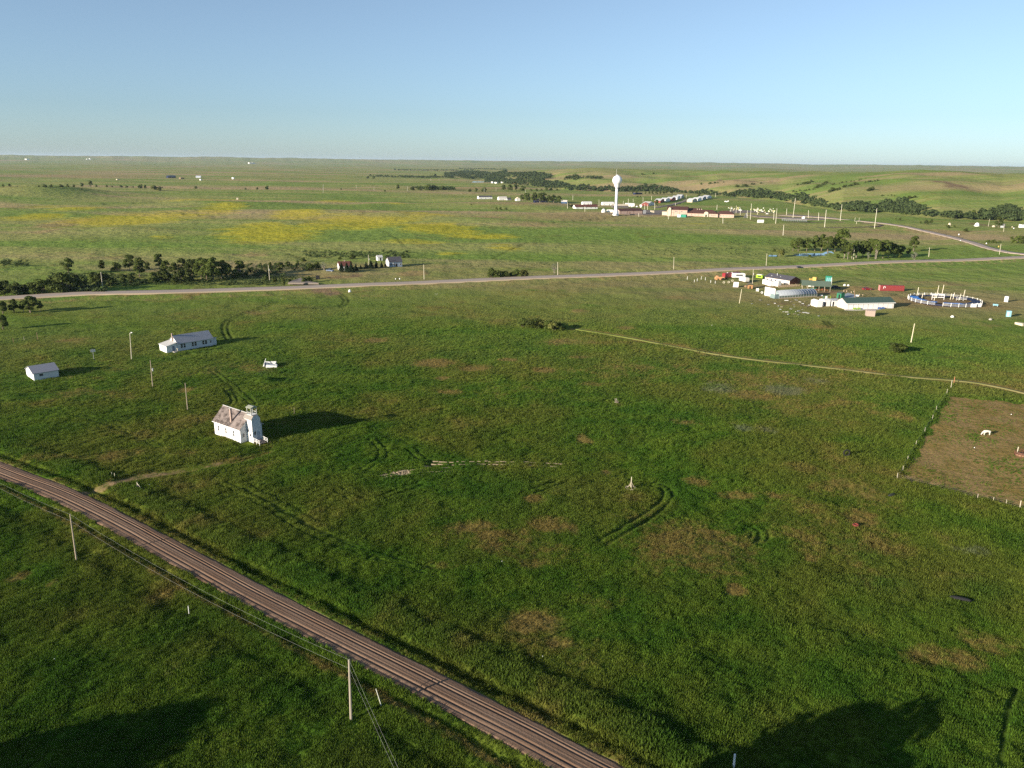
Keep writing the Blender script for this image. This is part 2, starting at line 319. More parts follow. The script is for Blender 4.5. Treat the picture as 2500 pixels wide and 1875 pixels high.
def near_parts(x, y):
    """near relief and masks; returns added height and colour masks"""
    r = np.hypot(x, y); add = np.zeros(x.shape)
    dry = ell(x, y, DRY); yel = ell(x, y, YEL); lush = ell(x, y, LUSH); soil = ell(x, y, SOIL); sage = ell(x, y, SAGE)
    trk = np.zeros(x.shape)
    # dirt road
    d, s, run = dist_line(x, y, DIRT); m_ = d < 30; ds = d * s
    wob = 0.35 * fbm(run / 9, run * 0, 2, 77)
    road = 1 - sst(2.45, 3.0, d + wob * 0.4)
    k = np.where(r < 500, 1.0, 0.0)
    add += k * (-0.30 * (1 - sst(2.1, 3.2, d)))
    add += k * np.where(s > 0, -0.75 * np.exp(-((d - 5.2) / 1.2) ** 2) + 0.35 * np.exp(-((d - 9.5) / 1.8) ** 2) , -0.45 * np.exp(-((d - 4.7) / 0.8) ** 2) - 0.4 * np.exp(-((d - 10) / 2.2) ** 2))
    lush = np.maximum(lush, np.where((s > 0) & (d > 6.8) & (d < 12.2), 0.45, 0)); yel = yel + np.where((s > 0) & (d > 8.2) & (d < 11.4), 0.10, 0)
    dry = np.maximum(dry, 0.75 * np.exp(-((ds + 5.8) / 1.0) ** 2)); dry = np.maximum(dry, 0.5 * np.exp(-((ds - 3.6) / 0.7) ** 2)); soil = np.maximum(soil, 1.0 - sst(2.6, 3.4, d))
    # highway embankment and ditches
    d, s, run = dist_line(x, y, HWY)
    add += 0.9 * (1 - sst(6.5, 12, d)) - 0.9 * np.exp(-((d - 15) / 4.0) ** 2) - 0.35 * (1 - sst(5.4, 7.6, d))
    dry = np.maximum(dry, 0.55 * np.exp(-((d * s + 14) / 5.0) ** 2)); dry = np.maximum(dry, 0.8 * np.exp(-((d - 6.4) / 1.0) ** 2)); yel += .12 * np.exp(-((d * s + 24) / 3) ** 2)
    for P, w in ((JUNC, 5.0), (PATH, 1.6), (TRACK, 2.0), (STREET, 4.0)):
        d, s, run = dist_line(x, y, P); far = np.clip(r / 500, 1, 3)
        add += -0.3 * (1 - sst(w * 0.95, w + 0.8 * far, d)); dry = np.maximum(dry, 0.7 * np.exp(-(np.maximum(d - w, 0) / 2.5) ** 2))
        if P is JUNC: add += 0.8 * (1 - sst(w, w + 7, d))
    d, s, run = dist_line(x, y, DRIVEWAY)
    tot = run.max() if run.size else 1
    fade = 1 - 0.85 * sst(10, 55, run)
    soil = np.maximum(soil, .72 * fade * (1 - sst(1.2, 2.3, d))); dry = np.maximum(dry, .6 * (1 - sst(1.5, 3.5, d))); add += -0.1 * (1 - sst(1, 2.6, d)) - .1 * np.exp(-((d - 0.9) / .3) ** 2) * (run < 45)
    flat = 1 - 0.85 * (1 - sst(1.5, 2.8, d)) * fade
    # wheel tracks
    for P, gz, w, dep, pale in TR:
        lo = P.min(0) - 6; hi = P.max(0) + 6
        idx = np.nonzero((x > lo[0]) & (x < hi[0]) & (y > lo[1]) & (y < hi[1]))[0] if x.ndim == 1 else None
        if idx is None or not len(idx): continue
        d, s, run = dist_line(x[idx], y[idx], P); rr = r[idx]; ww = np.maximum(w, rr * 0.0016)
        q = np.exp(-((np.abs(d) - gz) / (ww * 1.25)) ** 2) * (0.45 + 0.55 * vnoise(run / 3.0, run * 0, 9)) * (run > 0.01) * (run < run.max() - .01)
        add[idx] -= dep * q * 1.1; trk[idx] = np.maximum(trk[idx], q * (1 - pale))
        soil[idx] = np.maximum(soil[idx], q * pale)
    # corral
    c = inside(x, y, CORRAL); dC, _, _ = dist_line(x, y, np.vstack([CORRAL, CORRAL[:1]]))
    cm = np.where(c, sst(0.3, 2.0, dC + 1.3 * fbm(x / 2.2, y / 2.2, 2, 93)), 0)
    cor = cm * (0.62 + 0.30 * fbm(x / 9, y / 9, 3, 91))
    flat = flat * (1 - 0.65 * cm)
    add += np.where(~c, 0.25 * np.exp(-((dC - 0.6) / .7) ** 2), 0)
    return add, dry, yel, lush, soil, sage, trk, cor, flat

# ---------------------------------------------------------------- land: mesh
def hump_at(x, y, r):
    return 0.16 * fbm(x / 1.3, y / 1.3, 2, 61) * (1 - sst(180, 330, r)) + 0.22 * fbm(x / 4.5, y / 4.5, 2, 63) * (1 - sst(400, 900, r)) + 0.45 * fbm(x / 16, y / 16, 2, 65) * (1 - sst(900, 1800, r)) + 1.4 * fbm(x / 55, y / 55, 2, 67) * sst(500, 1200, r) * (1 - sst(3000, 5000, r))
def build_ground():
    vv = np.concatenate([np.arange(2040, 470, -2.7), np.arange(470, 416, -1.5), np.arange(416, 405, -1.0)])
    rr = [g0(1250, v)[1] for v in vv]
    rr = np.array([1, 15, 30, 42] + rr + list(np.geomspace(rr[-1] * 1.06, 42000, 34)))
    hs = np.arange(-0.80, 0.8001, 3.0 / F_PX)
    az = np.arctan(hs)                                  # bearing from +Y
    rest = np.linspace(az[-1], 2 * math.pi + az[0], 130)[1:-1]
    az = np.concatenate([az, rest]); nA = len(az); nR = len(rr)
    A, Rr = np.meshgrid(az, rr)
    # jitter so that rows do not line up
    x = (Rr * np.sin(A)).ravel(); y = (Rr * np.cos(A)).ravel(); r = Rr.ravel()
    h = hb(x, y)
    add, dry, yel, lush, soil, sage, trk, cor, flat = near_parts(x, y)
    cell = np.maximum(r * 3.0 / F_PX, 0.05)
    near = r < 1500
    amp = (1 - sst(0.35, 0.9, cell / 1.0))
    hump = hump_at(x, y, r)
    _old = 0.16 * fbm(x / 1.3, y / 1.3, 2, 61) * (1 - sst(180, 330, r)) + 0.22 * fbm(x / 4.5, y / 4.5, 2, 63) * (1 - sst(400, 900, r)) + 0.45 * fbm(x / 16, y / 16, 2, 65) * (1 - sst(900, 1800, r)) + 1.1 * fbm(x / 55, y / 55, 2, 67) * sst(500, 1200, r) * (1 - sst(3000, 5000, r))
    d1, _, _ = dist_line(x, y, DIRT); d2, _, _ = dist_line(x, y, HWY)
    k = sst(2.6, 4.0, d1) * sst(6.5, 10, d2) * flat
    for P, w in ((JUNC, 6.0), (TRACK, 3.0), (STREET, 5.0), (PATH, 2.0)):
        d, _, _ = dist_line(x, y, P); k = k * sst(w, w + 3, d)
    h = h + add + hump * k - 0.05
    co = np.stack([x, y, h], 1)
    i = np.arange(nR - 1)[:, None] * nA; j = np.arange(nA)[None, :]; j2 = (j + 1) % nA
    q = np.stack([i + j, i + nA + j, i + nA + j2, i + j2], -1).reshape(-1, 4)
    q = q[:, ::-1]                                     # normals up
    me = bpy.data.meshes.new('ground'); me.vertices.add(len(co) + 1)
    co = np.vstack([co, [0, 0, float(h[:nA].mean())]])
    tri = np.stack([np.full(nA, len(co) - 1), np.arange(nA), (np.arange(nA) + 1) % nA], 1)[:, ::-1]
    me.vertices.foreach_set('co', co.ravel())
    nl = q.size + tri.size; me.loops.add(nl); me.loops.foreach_set('vertex_index', np.concatenate([q.ravel(), tri.ravel()]).astype(np.int32))
    me.polygons.add(len(q) + len(tri))
    me.polygons.foreach_set('loop_start', np.concatenate([np.arange(len(q)) * 4, len(q) * 4 + np.arange(len(tri)) * 3]).astype(np.int32))
    me.polygons.foreach_set('use_smooth', np.ones(len(q) + len(tri), bool))
    me.update(calc_edges=True)
    def attr(name, a, b_, c):
        at = me.color_attributes.new(name, 'FLOAT_COLOR', 'POINT')
        arr = np.ones((len(co), 4)); 
        for n_, w in enumerate((a, b_, c)): arr[:-1, n_] = np.clip(w, 0, 2)
        arr[-1, :3] = 0; at.data.foreach_set('color', arr.ravel())
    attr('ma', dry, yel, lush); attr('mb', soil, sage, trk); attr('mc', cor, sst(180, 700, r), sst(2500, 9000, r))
    me.materials.append(ground_mat())
    o = bpy.data.objects.new('ground', me); COL.objects.link(o); tag(o, kind='structure')
    # check orientation
    if me.polygons[len(q) // 2].normal.z < 0: me.flip_normals()
    return o
def sep(nt, name):
    a = nt.nodes.new('ShaderNodeAttribute'); a.attribute_name = name
    s = nt.nodes.new('ShaderNodeSeparateColor'); nt.links.new(a.outputs['Color'], s.inputs[0]); return s.outputs
def land_colour(nt, pos, ma, mb, mc):
    """colour of the sward from world position and patch masks"""
    n_big = nz(nt, pos, 0.018, 3, 0.6); n_mid = nz(nt, pos, 0.09, 4, 0.6); n_sm = nz(nt, pos, 0.55, 4, 0.65); n_fine = nz(nt, pos, 2.2, 3, 0.7)
    c = mixc(nt, ramp(nt, n_mid, .38, .62), GREEN_A, GREEN_B)
    c = mixc(nt, mth(nt, 'MULTIPLY', ramp(nt, n_big, .42, .60), 0.75), c, GREEN_C)
    far = mc[1]  # paler away from the camera: grazing-view brightness put into the sward colour
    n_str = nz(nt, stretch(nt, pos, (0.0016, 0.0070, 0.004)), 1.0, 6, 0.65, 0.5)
    cf = mixc(nt, ramp(nt, n_str, .42, .58), FAR_LIT_A, FAR_LIT_B)
    cf = mixc(nt, mth(nt, 'MULTIPLY', ramp(nt, nz(nt, stretch(nt, pos, (0.0008, 0.0034, 0.004)), 1.0, 5, 0.65), .50, .60), 0.85), cf, FAR_LIT_C)
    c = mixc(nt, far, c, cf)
    c = mixc(nt, mth(nt, 'MULTIPLY', ma[2], 0.7, clamp=True), c, mixc(nt, far, LUSH_C, LUSH_FAR_LIT))
    # dry grass, broken up by noise
    nd = mth(nt, 'MULTIPLY_ADD', n_sm, 1.3, mth(nt, 'MULTIPLY_ADD', n_mid, 1.5, -1.4))
    fd = ramp(nt, mth(nt, 'ADD', ma[0], nd), 0.25, 0.95)
    c = mixc(nt, mth(nt, 'MULTIPLY', fd, 0.85), c, mixc(nt, far, DRY_C, DRY_FAR_LIT))
    # scattered dry flecks everywhere
    c = mixc(nt, mth(nt, 'MULTIPLY', ramp(nt, mth(nt, 'MULTIPLY_ADD', n_mid, 0.6, mth(nt, 'MULTIPLY', n_big, 0.7)), .70, .86), 0.5), c, DRY_C)
    fs = ramp(nt, mth(nt, 'ADD', mb[1], nd), 0.3, 0.9)
    c = mixc(nt, mth(nt, 'MULTIPLY', fs, 0.6), c, (0.13, 0.15, 0.09))
    ny = nz(nt, stretch(nt, pos, (0.012, 0.030, 0.01)), 1.0, 8, 0.78, 1.0)
    fy = ramp(nt, mth(nt, 'MULTIPLY_ADD', ma[1], 1.0, mth(nt, 'MULTIPLY_ADD', ny, 3.4, -1.62)), 0.2, 0.9)
    fy = mth(nt, 'MULTIPLY', fy, ramp(nt, ma[1], 0.02, 0.3))
    c = mixc(nt, mth(nt, 'MULTIPLY', fy, 0.62), c, (0.50, 0.41, 0.03))
    return c, n_sm, n_fine, n_mid
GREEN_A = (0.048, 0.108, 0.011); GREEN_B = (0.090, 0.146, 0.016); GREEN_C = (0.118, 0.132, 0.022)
LUSH_C = (0.042, 0.110, 0.015); DRY_C = (0.195, 0.142, 0.046); FAR_LIT_A = (0.180, 0.250, 0.058); FAR_LIT_B = (0.290, 0.290, 0.098); FAR_LIT_C = (0.39, 0.285, 0.155)
LUSH_FAR_LIT = (0.155, 0.24, 0.045); DRY_FAR_LIT = (0.32, 0.235, 0.115)
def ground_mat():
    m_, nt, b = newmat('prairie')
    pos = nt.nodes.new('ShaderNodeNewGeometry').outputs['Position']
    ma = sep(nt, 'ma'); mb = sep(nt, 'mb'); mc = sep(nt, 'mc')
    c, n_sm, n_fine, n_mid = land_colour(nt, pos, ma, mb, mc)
    # wheel marks: crushed darker grass
    c = mixc(nt, mth(nt, 'MULTIPLY', mb[2], 0.85), c, (0.022, 0.032, 0.010))
    # bare soil
    fso = ramp(nt, mth(nt, 'ADD', mb[0], mth(nt, 'MULTIPLY_ADD', n_sm, 1.0, mth(nt, 'MULTIPLY_ADD', n_mid, 1.6, -1.3))), 0.40, 0.95)
    c = mixc(nt, fso, c, mixc(nt, n_fine, (0.17, 0.115, 0.065), (0.27, 0.19, 0.11)))
    fco = ramp(nt, mth(nt, 'ADD', mc[0], mth(nt, 'MULTIPLY_ADD', n_sm, 0.5, -0.25)), 0.15, 0.5)
    pc = mixc(nt, ramp(nt, n_mid, .35, .65), mixc(nt, ramp(nt, n_sm, .25, .6), (0.15, 0.130, 0.032), (0.26, 0.180, 0.058)), (0.29, 0.200, 0.085))
    c = mixc(nt, fco, c, pc)
    v = mth(nt, 'MULTIPLY_ADD', n_sm, 0.55, mth(nt, 'MULTIPLY_ADD', n_fine, 0.5, 0.48))
    g = nt.nodes.new('ShaderNodeVectorMath'); g.operation = 'SCALE'; nt.links.new(c, g.inputs[0]); nt.links.new(v, g.inputs['Scale'])
    nt.links.new(g.outputs[0], b.inputs['Base Color']); b.inputs['Roughness'].default_value = 1.0; b.inputs['Specular IOR Level'].default_value = 0.0
    bp = nt.nodes.new('ShaderNodeBump'); bp.inputs['Distance'].default_value = 0.14; bp.inputs['Strength'].default_value = 1.0
    nt.links.new(mth(nt, 'ADD', nz(nt, pos, 1.4, 4, 0.7), mth(nt, 'MULTIPLY', n_sm, 2.0)), bp.inputs['Height'])
    bp2 = nt.nodes.new('ShaderNodeBump'); bp2.inputs['Distance'].default_value = 2.2; nt.links.new(mth(nt, 'MULTIPLY', n_mid, mc[1]), bp2.inputs['Height'])
    nt.links.new(bp.outputs[0], bp2.inputs['Normal']); nt.links.new(bp2.outputs[0], b.inputs['Normal'])
    return m_
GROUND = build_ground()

# ---------------------------------------------------------------- roads as strips laid over the land
def strip(name, P, half, mat, step=2.0, offs=None, prof=None, rise=0.0, cut=None):
    P = np.asarray(P); seg = np.hypot(*(P[1:] - P[:-1]).T); L = np.concatenate([[0], np.cumsum(seg)])
    n = max(2, int(L[-1] / step)); s = np.linspace(0, L[-1], n)
    cx = np.interp(s, L, P[:, 0]); cy = np.interp(s, L, P[:, 1]); tx = np.gradient(cx); ty = np.gradient(cy); l = np.hypot(tx, ty); nx, ny = -ty / l, tx / l
    offs = offs if offs is not None else [-1, -.96, -.5, 0, .5, .96, 1]
    vs = []; m_ = len(offs)
    zc = hb(cx, cy)
    for i in range(n):
        for k, o in enumerate(offs):
            off = o * half if prof is None else o
            e = 0.0
            if abs(o) > 0.9 * (1 if prof is None else half): e = 0.25 * (vnoise(np.array([s[i] / 2.3]), np.array([k * 3.0]), 5)[0] - .5) * min(half / 2.5, 1.6)
            x_ = cx[i] + nx[i] * (off + e); y_ = cy[i] + ny[i] * (off + e)
            z = zc[i] + rise
            if prof is not None: z += prof(off, s[i])
            if k in (0, m_ - 1): z -= 0.5
            vs.append((x_, y_, z))
    fs = [(i * m_ + k, (i + 1) * m_ + k, (i + 1) * m_ + k + 1, i * m_ + k + 1)[::-1] for i in range(n - 1) for k in range(m_ - 1)]
    o = mesh_obj(name, vs, fs, mat, None, True)
    uv = o.data.attributes.new('across', 'FLOAT', 'POINT'); uv.data.foreach_set('value', [(off * half if prof is None else off) for _ in range(n) for off in offs])
    ur = o.data.attributes.new('along', 'FLOAT', 'POINT'); ur.data.foreach_set('value', [a for a in s for _ in offs])
    return tag(o, kind='structure')
def road_mat(name, ca, cb, band, streak=0.9, bumpd=0.06):
    m_, nt, b = newmat(name)
    pos = nt.nodes.new('ShaderNodeNewGeometry').outputs['Position']
    a = nt.nodes.new('ShaderNodeAttribute'); a.attribute_name = 'across'; l = nt.nodes.new('ShaderNodeAttribute'); l.attribute_name = 'along'
    cb_ = nt.nodes.new('ShaderNodeCombineXYZ'); nt.links.new(a.outputs['Fac'], cb_.inputs[0]); nt.links.new(mth(nt, 'MULTIPLY', l.outputs['Fac'], 0.045), cb_.inputs[1])
    st = nz(nt, cb_.outputs[0], 1.7, 5, 0.62, 0.5); st2 = nz(nt, cb_.outputs[0], 0.9, 2, 0.5); fine = nz(nt, pos, 3.0, 4, 0.7); big = nz(nt, pos, 0.12, 3, 0.6)
    c = mixc(nt, ramp(nt, mth(nt, 'MULTIPLY_ADD', st, streak * 0.75, mth(nt, 'MULTIPLY', st2, 1 - streak * .5)), .35, .9), ca, cb)
    c = mixc(nt, mth(nt, 'MULTIPLY', ramp(nt, big, .5, .7), .35), c, band)
    c = mixc(nt, mth(nt, 'MULTIPLY', ramp(nt, fine, .35, .7), .3), c, ca)
    nt.links.new(c, b.inputs['Base Color']); b.inputs['Roughness'].default_value = 0.95; b.inputs['Specular IOR Level'].default_value = 0.1
    bp = nt.nodes.new('ShaderNodeBump'); bp.inputs['Distance'].default_value = bumpd; nt.links.new(mth(nt, 'ADD', fine, st), bp.inputs['Height']); nt.links.new(bp.outputs[0], b.inputs['Normal'])
    return m_, nt, b, c, a
dirt_m = road_mat('dirt_road', (0.140, 0.086, 0.056), (0.245, 0.168, 0.118), (0.19, 0.105, 0.062))[0]
def dprof(off, s):
    w = 0.45 * float(fbm(np.array([s / 26.0]), np.array([0.0]), 2, 13)[0]); z = 0.10 * (1 - (off / 2.8) ** 2) + 0.02
    for c, wd, dp in RUTS:
        z -= 1.0 * dp * math.exp(-((off - c - w) / wd) ** 2) * (0.25 + 1.1 * float(vnoise(np.array([s / 14.0]), np.array([c * 3]), 4)[0]))
        z += 0.16 * dp * math.exp(-((off - c - w - 1.7 * wd) / (wd * .7)) ** 2) + 0.16 * dp * math.exp(-((off - c - w + 1.7 * wd) / (wd * .7)) ** 2)
    return z - 0.05
offs = [-2.75, -2.7, -2.5, -2.3] + list(np.arange(-2.2, 2.45, 0.075)) + [2.5, 2.65, 2.7]
strip('dirt_road', DIRT, 2.7, dirt_m, 1.2, offs, dprof)
hm, nt, b, c, a = road_mat('highway_asphalt', (0.38, 0.31, 0.255), (0.45, 0.37, 0.31), (0.40, 0.32, 0.26), 0.6, 0.02)
ab = mth(nt, 'ABSOLUTE', a.outputs['Fac'])
c = mixc(nt, ramp(nt, ab, 3.9, 4.5), c, (0.46, 0.36, 0.24))
nt.links.new(c, b.inputs['Base Color'])
strip('highway', HWY, 6.3, hm, 6.0, None, None, 0.95)
jm = road_mat('junction_asphalt', (0.38, 0.305, 0.25), (0.44, 0.355, 0.29), (0.38, 0.30, 0.24), 0.5, 0.02)[0]
strip('side_road', JUNC, 5.0, jm, 6.0, None, None, 0.86)
pmt, nt, b, c, a = road_mat('dirt_track', (0.13, 0.14, 0.04), (0.21, 0.175, 0.09), (0.12, 0.14, 0.04), 0.9, 0.05)
al_ = nt.nodes.new('ShaderNodeAttribute'); al_.attribute_name = 'along'
fg_ = mth(nt, 'MULTIPLY', ramp(nt, mth(nt, 'MULTIPLY_ADD', al_.outputs['Fac'], 1 / 150.0, nz(nt, nt.nodes.new('ShaderNodeNewGeometry').outputs['Position'], .35, 4, .7)), .45, 1.15), 1.0)
nt.links.new(mixc(nt, fg_, (0.135, 0.165, 0.035), c), b.inputs['Base Color'])
strip('dirt_track', PATH, 0.65, pmt, 4.0, None, None, 0.03)
strip('running_track', TRACK, 2.3, pm('track_surface', (0.085, 0.062, 0.052), .9), 5.0, None, None, 0.12)
strip('street', STREET, 5.0, pm('street_surface', (0.2, 0.165, 0.135), .9, scale=.1), 8.0, None, None, 0.15)
def sheet(name, px, mat, dz=0.12, th=0.3):
    P = [G(u, v) for u, v in px]; n = len(P); zt = [p.z + dz for p in P]
    vs = [(p.x, p.y, z) for p, z in zip(P, zt)] + [(p.x, p.y, z - th) for p, z in zip(P, zt)]
    fs = [tuple(range(n))] + [(i, i + n, (i + 1) % n + n, (i + 1) % n) for i in range(n)]
    o = mesh_obj(name, vs, fs, mat); 
    return tag(o, kind='structure')
gravel = pm('lot_gravel', (0.20, 0.16, 0.13), .95, .12, .08)
sheet('parking_lot', [(1772, 517), (1850, 530), (1960, 536.5), (2060, 539), (2040, 532), (1900, 521), (1830, 514.5), (1780, 511.5)], gravel, .35, .8)
sheet('school_yard', [(1450, 521), (1570, 524.5), (1620, 524), (1680, 528.5), (1700, 527), (1630, 513), (1560, 511), (1460, 515)], gravel, .15, .6)
sheet('driveway_apron', [(703, 694), (716, 688), (735, 682), (745, 689), (778, 694.5)], pm('apron', (0.24, 0.2, 0.17), .95), 1.0, 1.0)
# haze: one closed box of thin air
hz = MB(); hz.box(-45000, 45000, -45000, 45000, -14, 150)
hz_m = bpy.data.materials.new('haze'); hz_m.use_nodes = True; n_ = hz_m.node_tree; n_.nodes.clear()
o_ = n_.nodes.new('ShaderNodeOutputMaterial'); v_ = n_.nodes.new('ShaderNodeVolumePrincipled')
v_.inputs['Color'].default_value = (0.66, 0.82, 0.99, 1); v_.inputs['Density'].default_value = 2.1e-5; v_.inputs['Anisotropy'].default_value = 0.1
n_.links.new(v_.outputs[0], o_.inputs['Volume'])
HZ = hz.build('haze', hz_m); tag(HZ, kind='stuff')
# ---------------------------------------------------------------- vegetation
def leaf_material(name, ca, cb, rnd=0.22, trans=0.25):
    m_, nt, b = newmat(name)
    pos = nt.nodes.new('ShaderNodeNewGeometry').outputs['Position']
    oi = nt.nodes.new('ShaderNodeObjectInfo')
    c = mixc(nt, ramp(nt, nz(nt, pos, 0.9, 4, 0.7), .3, .7), ca, cb)
    g = nt.nodes.new('ShaderNodeVectorMath'); g.operation = 'SCALE'; nt.links.new(c, g.inputs[0])
    nt.links.new(mth(nt, 'MULTIPLY_ADD', oi.outputs['Random'], 2 * rnd, 1 - rnd), g.inputs['Scale'])
    nt.links.new(g.outputs[0], b.inputs['Base Color']); b.inputs['Specular IOR Level'].default_value = 0.12; b.inputs['Roughness'].default_value = 0.7
    tr = nt.nodes.new('ShaderNodeBsdfTranslucent'); nt.links.new(g.outputs[0], tr.inputs[0])
    mx = nt.nodes.new('ShaderNodeMixShader'); mx.inputs[0].default_value = trans; nt.links.new(b.outputs[0], mx.inputs[1]); nt.links.new(tr.outputs[0], mx.inputs[2])
    out = [n for n in nt.nodes if n.type == 'OUTPUT_MATERIAL'][0]; nt.links.new(mx.outputs[0], out.inputs[0])
    return m_
LEAF = leaf_material('leaves', (0.105, 0.130, 0.026), (0.052, 0.078, 0.018), .35)
LEAF_Y = leaf_material('leaves_yellow', (0.17, 0.17, 0.045), (0.10, 0.12, 0.03))
LEAF_D = leaf_material('needles', (0.022, 0.038, 0.016), (0.014, 0.026, 0.012))
LEAF_S = leaf_material('leaves_silver', (0.24, 0.25, 0.17), (0.15, 0.17, 0.11))
LEAF_F = leaf_material('leaves_wood', (0.085, 0.115, 0.036), (0.050, 0.078, 0.027), 0.1)
BARK = pm('bark', (0.19, 0.15, 0.115), .95, .3, 3); BARK_P = pm('bark_pale', (0.25, 0.215, 0.175), .95, .25, 3)
def leaf_cloud(rng, cent, radii, nl, size, flat=0.5):
    """quads on the shells of ellipsoidal lobes"""
    k = rng.integers(0, len(cent), nl); d = rng.normal(size=(nl, 3)); d /= np.linalg.norm(d, axis=1)[:, None]
    d[:, 2] = np.where(d[:, 2] < -0.35, -d[:, 2], d[:, 2])
    p = cent[k] + d * radii[k] * (rng.uniform(0.55, 1.08, nl) ** 0.6)[:, None]
    n = d + rng.normal(size=(nl, 3)) * flat; n /= np.linalg.norm(n, axis=1)[:, None]
    a = np.cross(n, rng.normal(size=(nl, 3))); a /= np.linalg.norm(a, axis=1)[:, None]; b = np.cross(n, a)
    s = size * rng.uniform(0.6, 1.35, nl)[:, None]
    v = np.stack([p - a * s - b * s * .6, p + a * s * .8 - b * s * .7, p + a * s * .9 + b * s * .7, p - a * s * .7 + b * s * .8], 1).reshape(-1, 3)
    return v
def quads_mesh(name, v, mat, extra=None):
    n = len(v) // 4; me = bpy.data.meshes.new(name); me.vertices.add(len(v)); me.vertices.foreach_set('co', v.astype(np.float32).ravel())
    me.loops.add(n * 4); me.loops.foreach_set('vertex_index', np.arange(n * 4, dtype=np.int32)); me.polygons.add(n)
    me.polygons.foreach_set('loop_start', np.arange(n, dtype=np.int32) * 4); me.update(calc_edges=True); me.materials.append(mat)
    return me
def crown_mesh(seed, H, W, z0, nlobe, nleaf, size, mat, shape='round'):
    rng = np.random.default_rng(seed); c = []; r = []
    for i in range(nlobe):
        if shape == 'cone':
            t = rng.uniform(0, 1) ** 1.3; rad_ = W / 2 * (1 - t) * 0.7 * math.sqrt(rng.uniform(0, 1)); a = rng.uniform(0, 6.28)
            c.append((rad_ * math.cos(a), rad_ * math.sin(a), z0 + (H - z0) * t * .92)); q = W * 0.26 * (1.15 - t); r.append((q, q, q * 1.3))
        else:
            a = rng.uniform(0, 6.28); t = rng.uniform(0, 1); zz = z0 + (H - z0) * (0.12 + 0.72 * t)
            prof = math.sin(math.pi * min(1, 0.18 + 0.72 * t)) ** .7; rr_ = W / 2 * prof * 0.72 * math.sqrt(rng.uniform(0.1, 1))
            c.append((rr_ * math.cos(a), rr_ * math.sin(a), zz)); q = W * rng.uniform(0.13, 0.24); r.append((q, q, q * rng.uniform(.7, 1.0)))
    c = np.array(c); r = np.array(r); c[:, 2] += max(0, 0) 
    return quads_mesh('crown', leaf_cloud(rng, c, r, nleaf, size), mat), c
def make_tree(seed, H, W, z0, nlobe, nleaf, size, mat, bark, shape='round', limbs=6, tr=0.28, multi=1):
    me, c = crown_mesh(seed, H, W, z0, nlobe, nleaf, size, mat, shape)
    rng = random.Random(seed); mb = MB()
    for s in range(multi):
        a = rng.uniform(0, 6.28); o = Vector((0.35 * (multi - 1) * math.cos(a), 0.35 * (multi - 1) * math.sin(a), -0.3)); k = Vector((o.x * 2.2, o.y * 2.2, z0 + (H - z0) * .3))
        mb.tube(o, o.lerp(k, .5), tr, tr * .75, 6, False); mb.tube(o.lerp(k, .5), k, tr * .75, tr * .5, 6, False)
        for j in range(limbs):
            q = Vector(c[rng.randrange(len(c))]); st = o.lerp(k, rng.uniform(.45, 1)); mid = st.lerp(q, .5) + Vector((0, 0, .4))
            mb.tube(st, mid, tr * .4, tr * .25, 5, False); mb.tube(mid, q, tr * .25, tr * .08, 5, False)
    t = bpy.data.meshes.new('trunk'); t.from_pydata(mb.v, [], mb.f); t.materials.append(bark)
    return dict(crown=me, trunk=t, H=H, W=W)
PROTO = {
 'tree': [make_tree(100 + i, 12, [9.5, 8, 11, 8.8][i], 1.5, [17, 13, 20, 14][i], 2600, .34, LEAF, BARK, 'round', 7, .32, [1, 2, 1, 2][i]) for i in range(4)],
 'tall': [make_tree(120 + i, 12, [6.2, 6.8][i], .8, 16, 2200, .30, LEAF, BARK_P, 'round', 7, .25, 2) for i in range(2)],
 'bush': [make_tree(140 + i, 4, [5.5, 4.6, 7.0][i], 0.0, [14, 11, 18][i], 1500, .20, LEAF, BARK, 'round', 3, .10, 2) for i in range(3)],
 'ybush': [make_tree(150 + i, 4, [5, 6][i], 0.0, 13, 1300, .20, LEAF_Y, BARK, 'round', 3, .10, 2) for i in range(2)],
 'juniper': [make_tree(160 + i, 6, [4.2, 3.6][i], 0.15, 26, 2000, .19, LEAF_D, BARK, 'cone', 3, .12, 1) for i in range(2)],
 'silver': [make_tree(170 + i, 6, 5.2, 0.8, 15, 1000, .17, LEAF_S, BARK_P, 'round', 8, .13, 2) for i in range(2)],
 'bare': [make_tree(180, 6, 5.0, 0.8, 22, 260, .16, LEAF_S, BARK_P, 'round', 22, .16, 2)]}
def put_tree(kind, base, H, wf, label, cat, group, rz):
    P = random.choice(PROTO[kind]); s = H / P['H']; name = {'tree': 'broadleaf_tree', 'tall': 'slender_tree', 'bush': 'bush', 'ybush': 'bush', 'juniper': 'juniper_tree', 'silver': 'willow_tree', 'bare': 'bare_tree'}[kind]
    e = thing(name, label, cat, base, rz, group); e.scale = (s * wf, s * wf, s)
    for k in ('trunk', 'crown'):
        if k == 'trunk' and kind in ('bush', 'ybush') and H < 3: continue
        o = bpy.data.objects.new(k, P[k]); COL.objects.link(o); o.parent = e
    return e
ORD = ['', 'first', 'second', 'third', 'fourth', 'fifth', 'sixth', 'seventh', 'eighth', 'ninth', 'tenth', 'eleventh', 'twelfth', 'thirteenth', 'fourteenth', 'fifteenth', 'sixteenth', 'seventeenth', 'eighteenth', 'nineteenth', 'twentieth']
def ordn(i):
    if i <= 20: return ORD[i]
    t = {20: 'twenty', 30: 'thirty', 40: 'forty', 50: 'fifty'}; return t[i // 10 * 10] + '-' + ORD[i % 10] if i % 10 else {30: 'thirtieth', 40: 'fortieth', 50: 'fiftieth'}[i]
DESC = {'tree': 'leafy green tree', 'tall': 'slender green tree', 'bush': 'dark green bush', 'ybush': 'yellow-green bush', 'juniper': 'dark juniper', 'silver': 'silvery willow', 'bare': 'pale half-bare tree'}
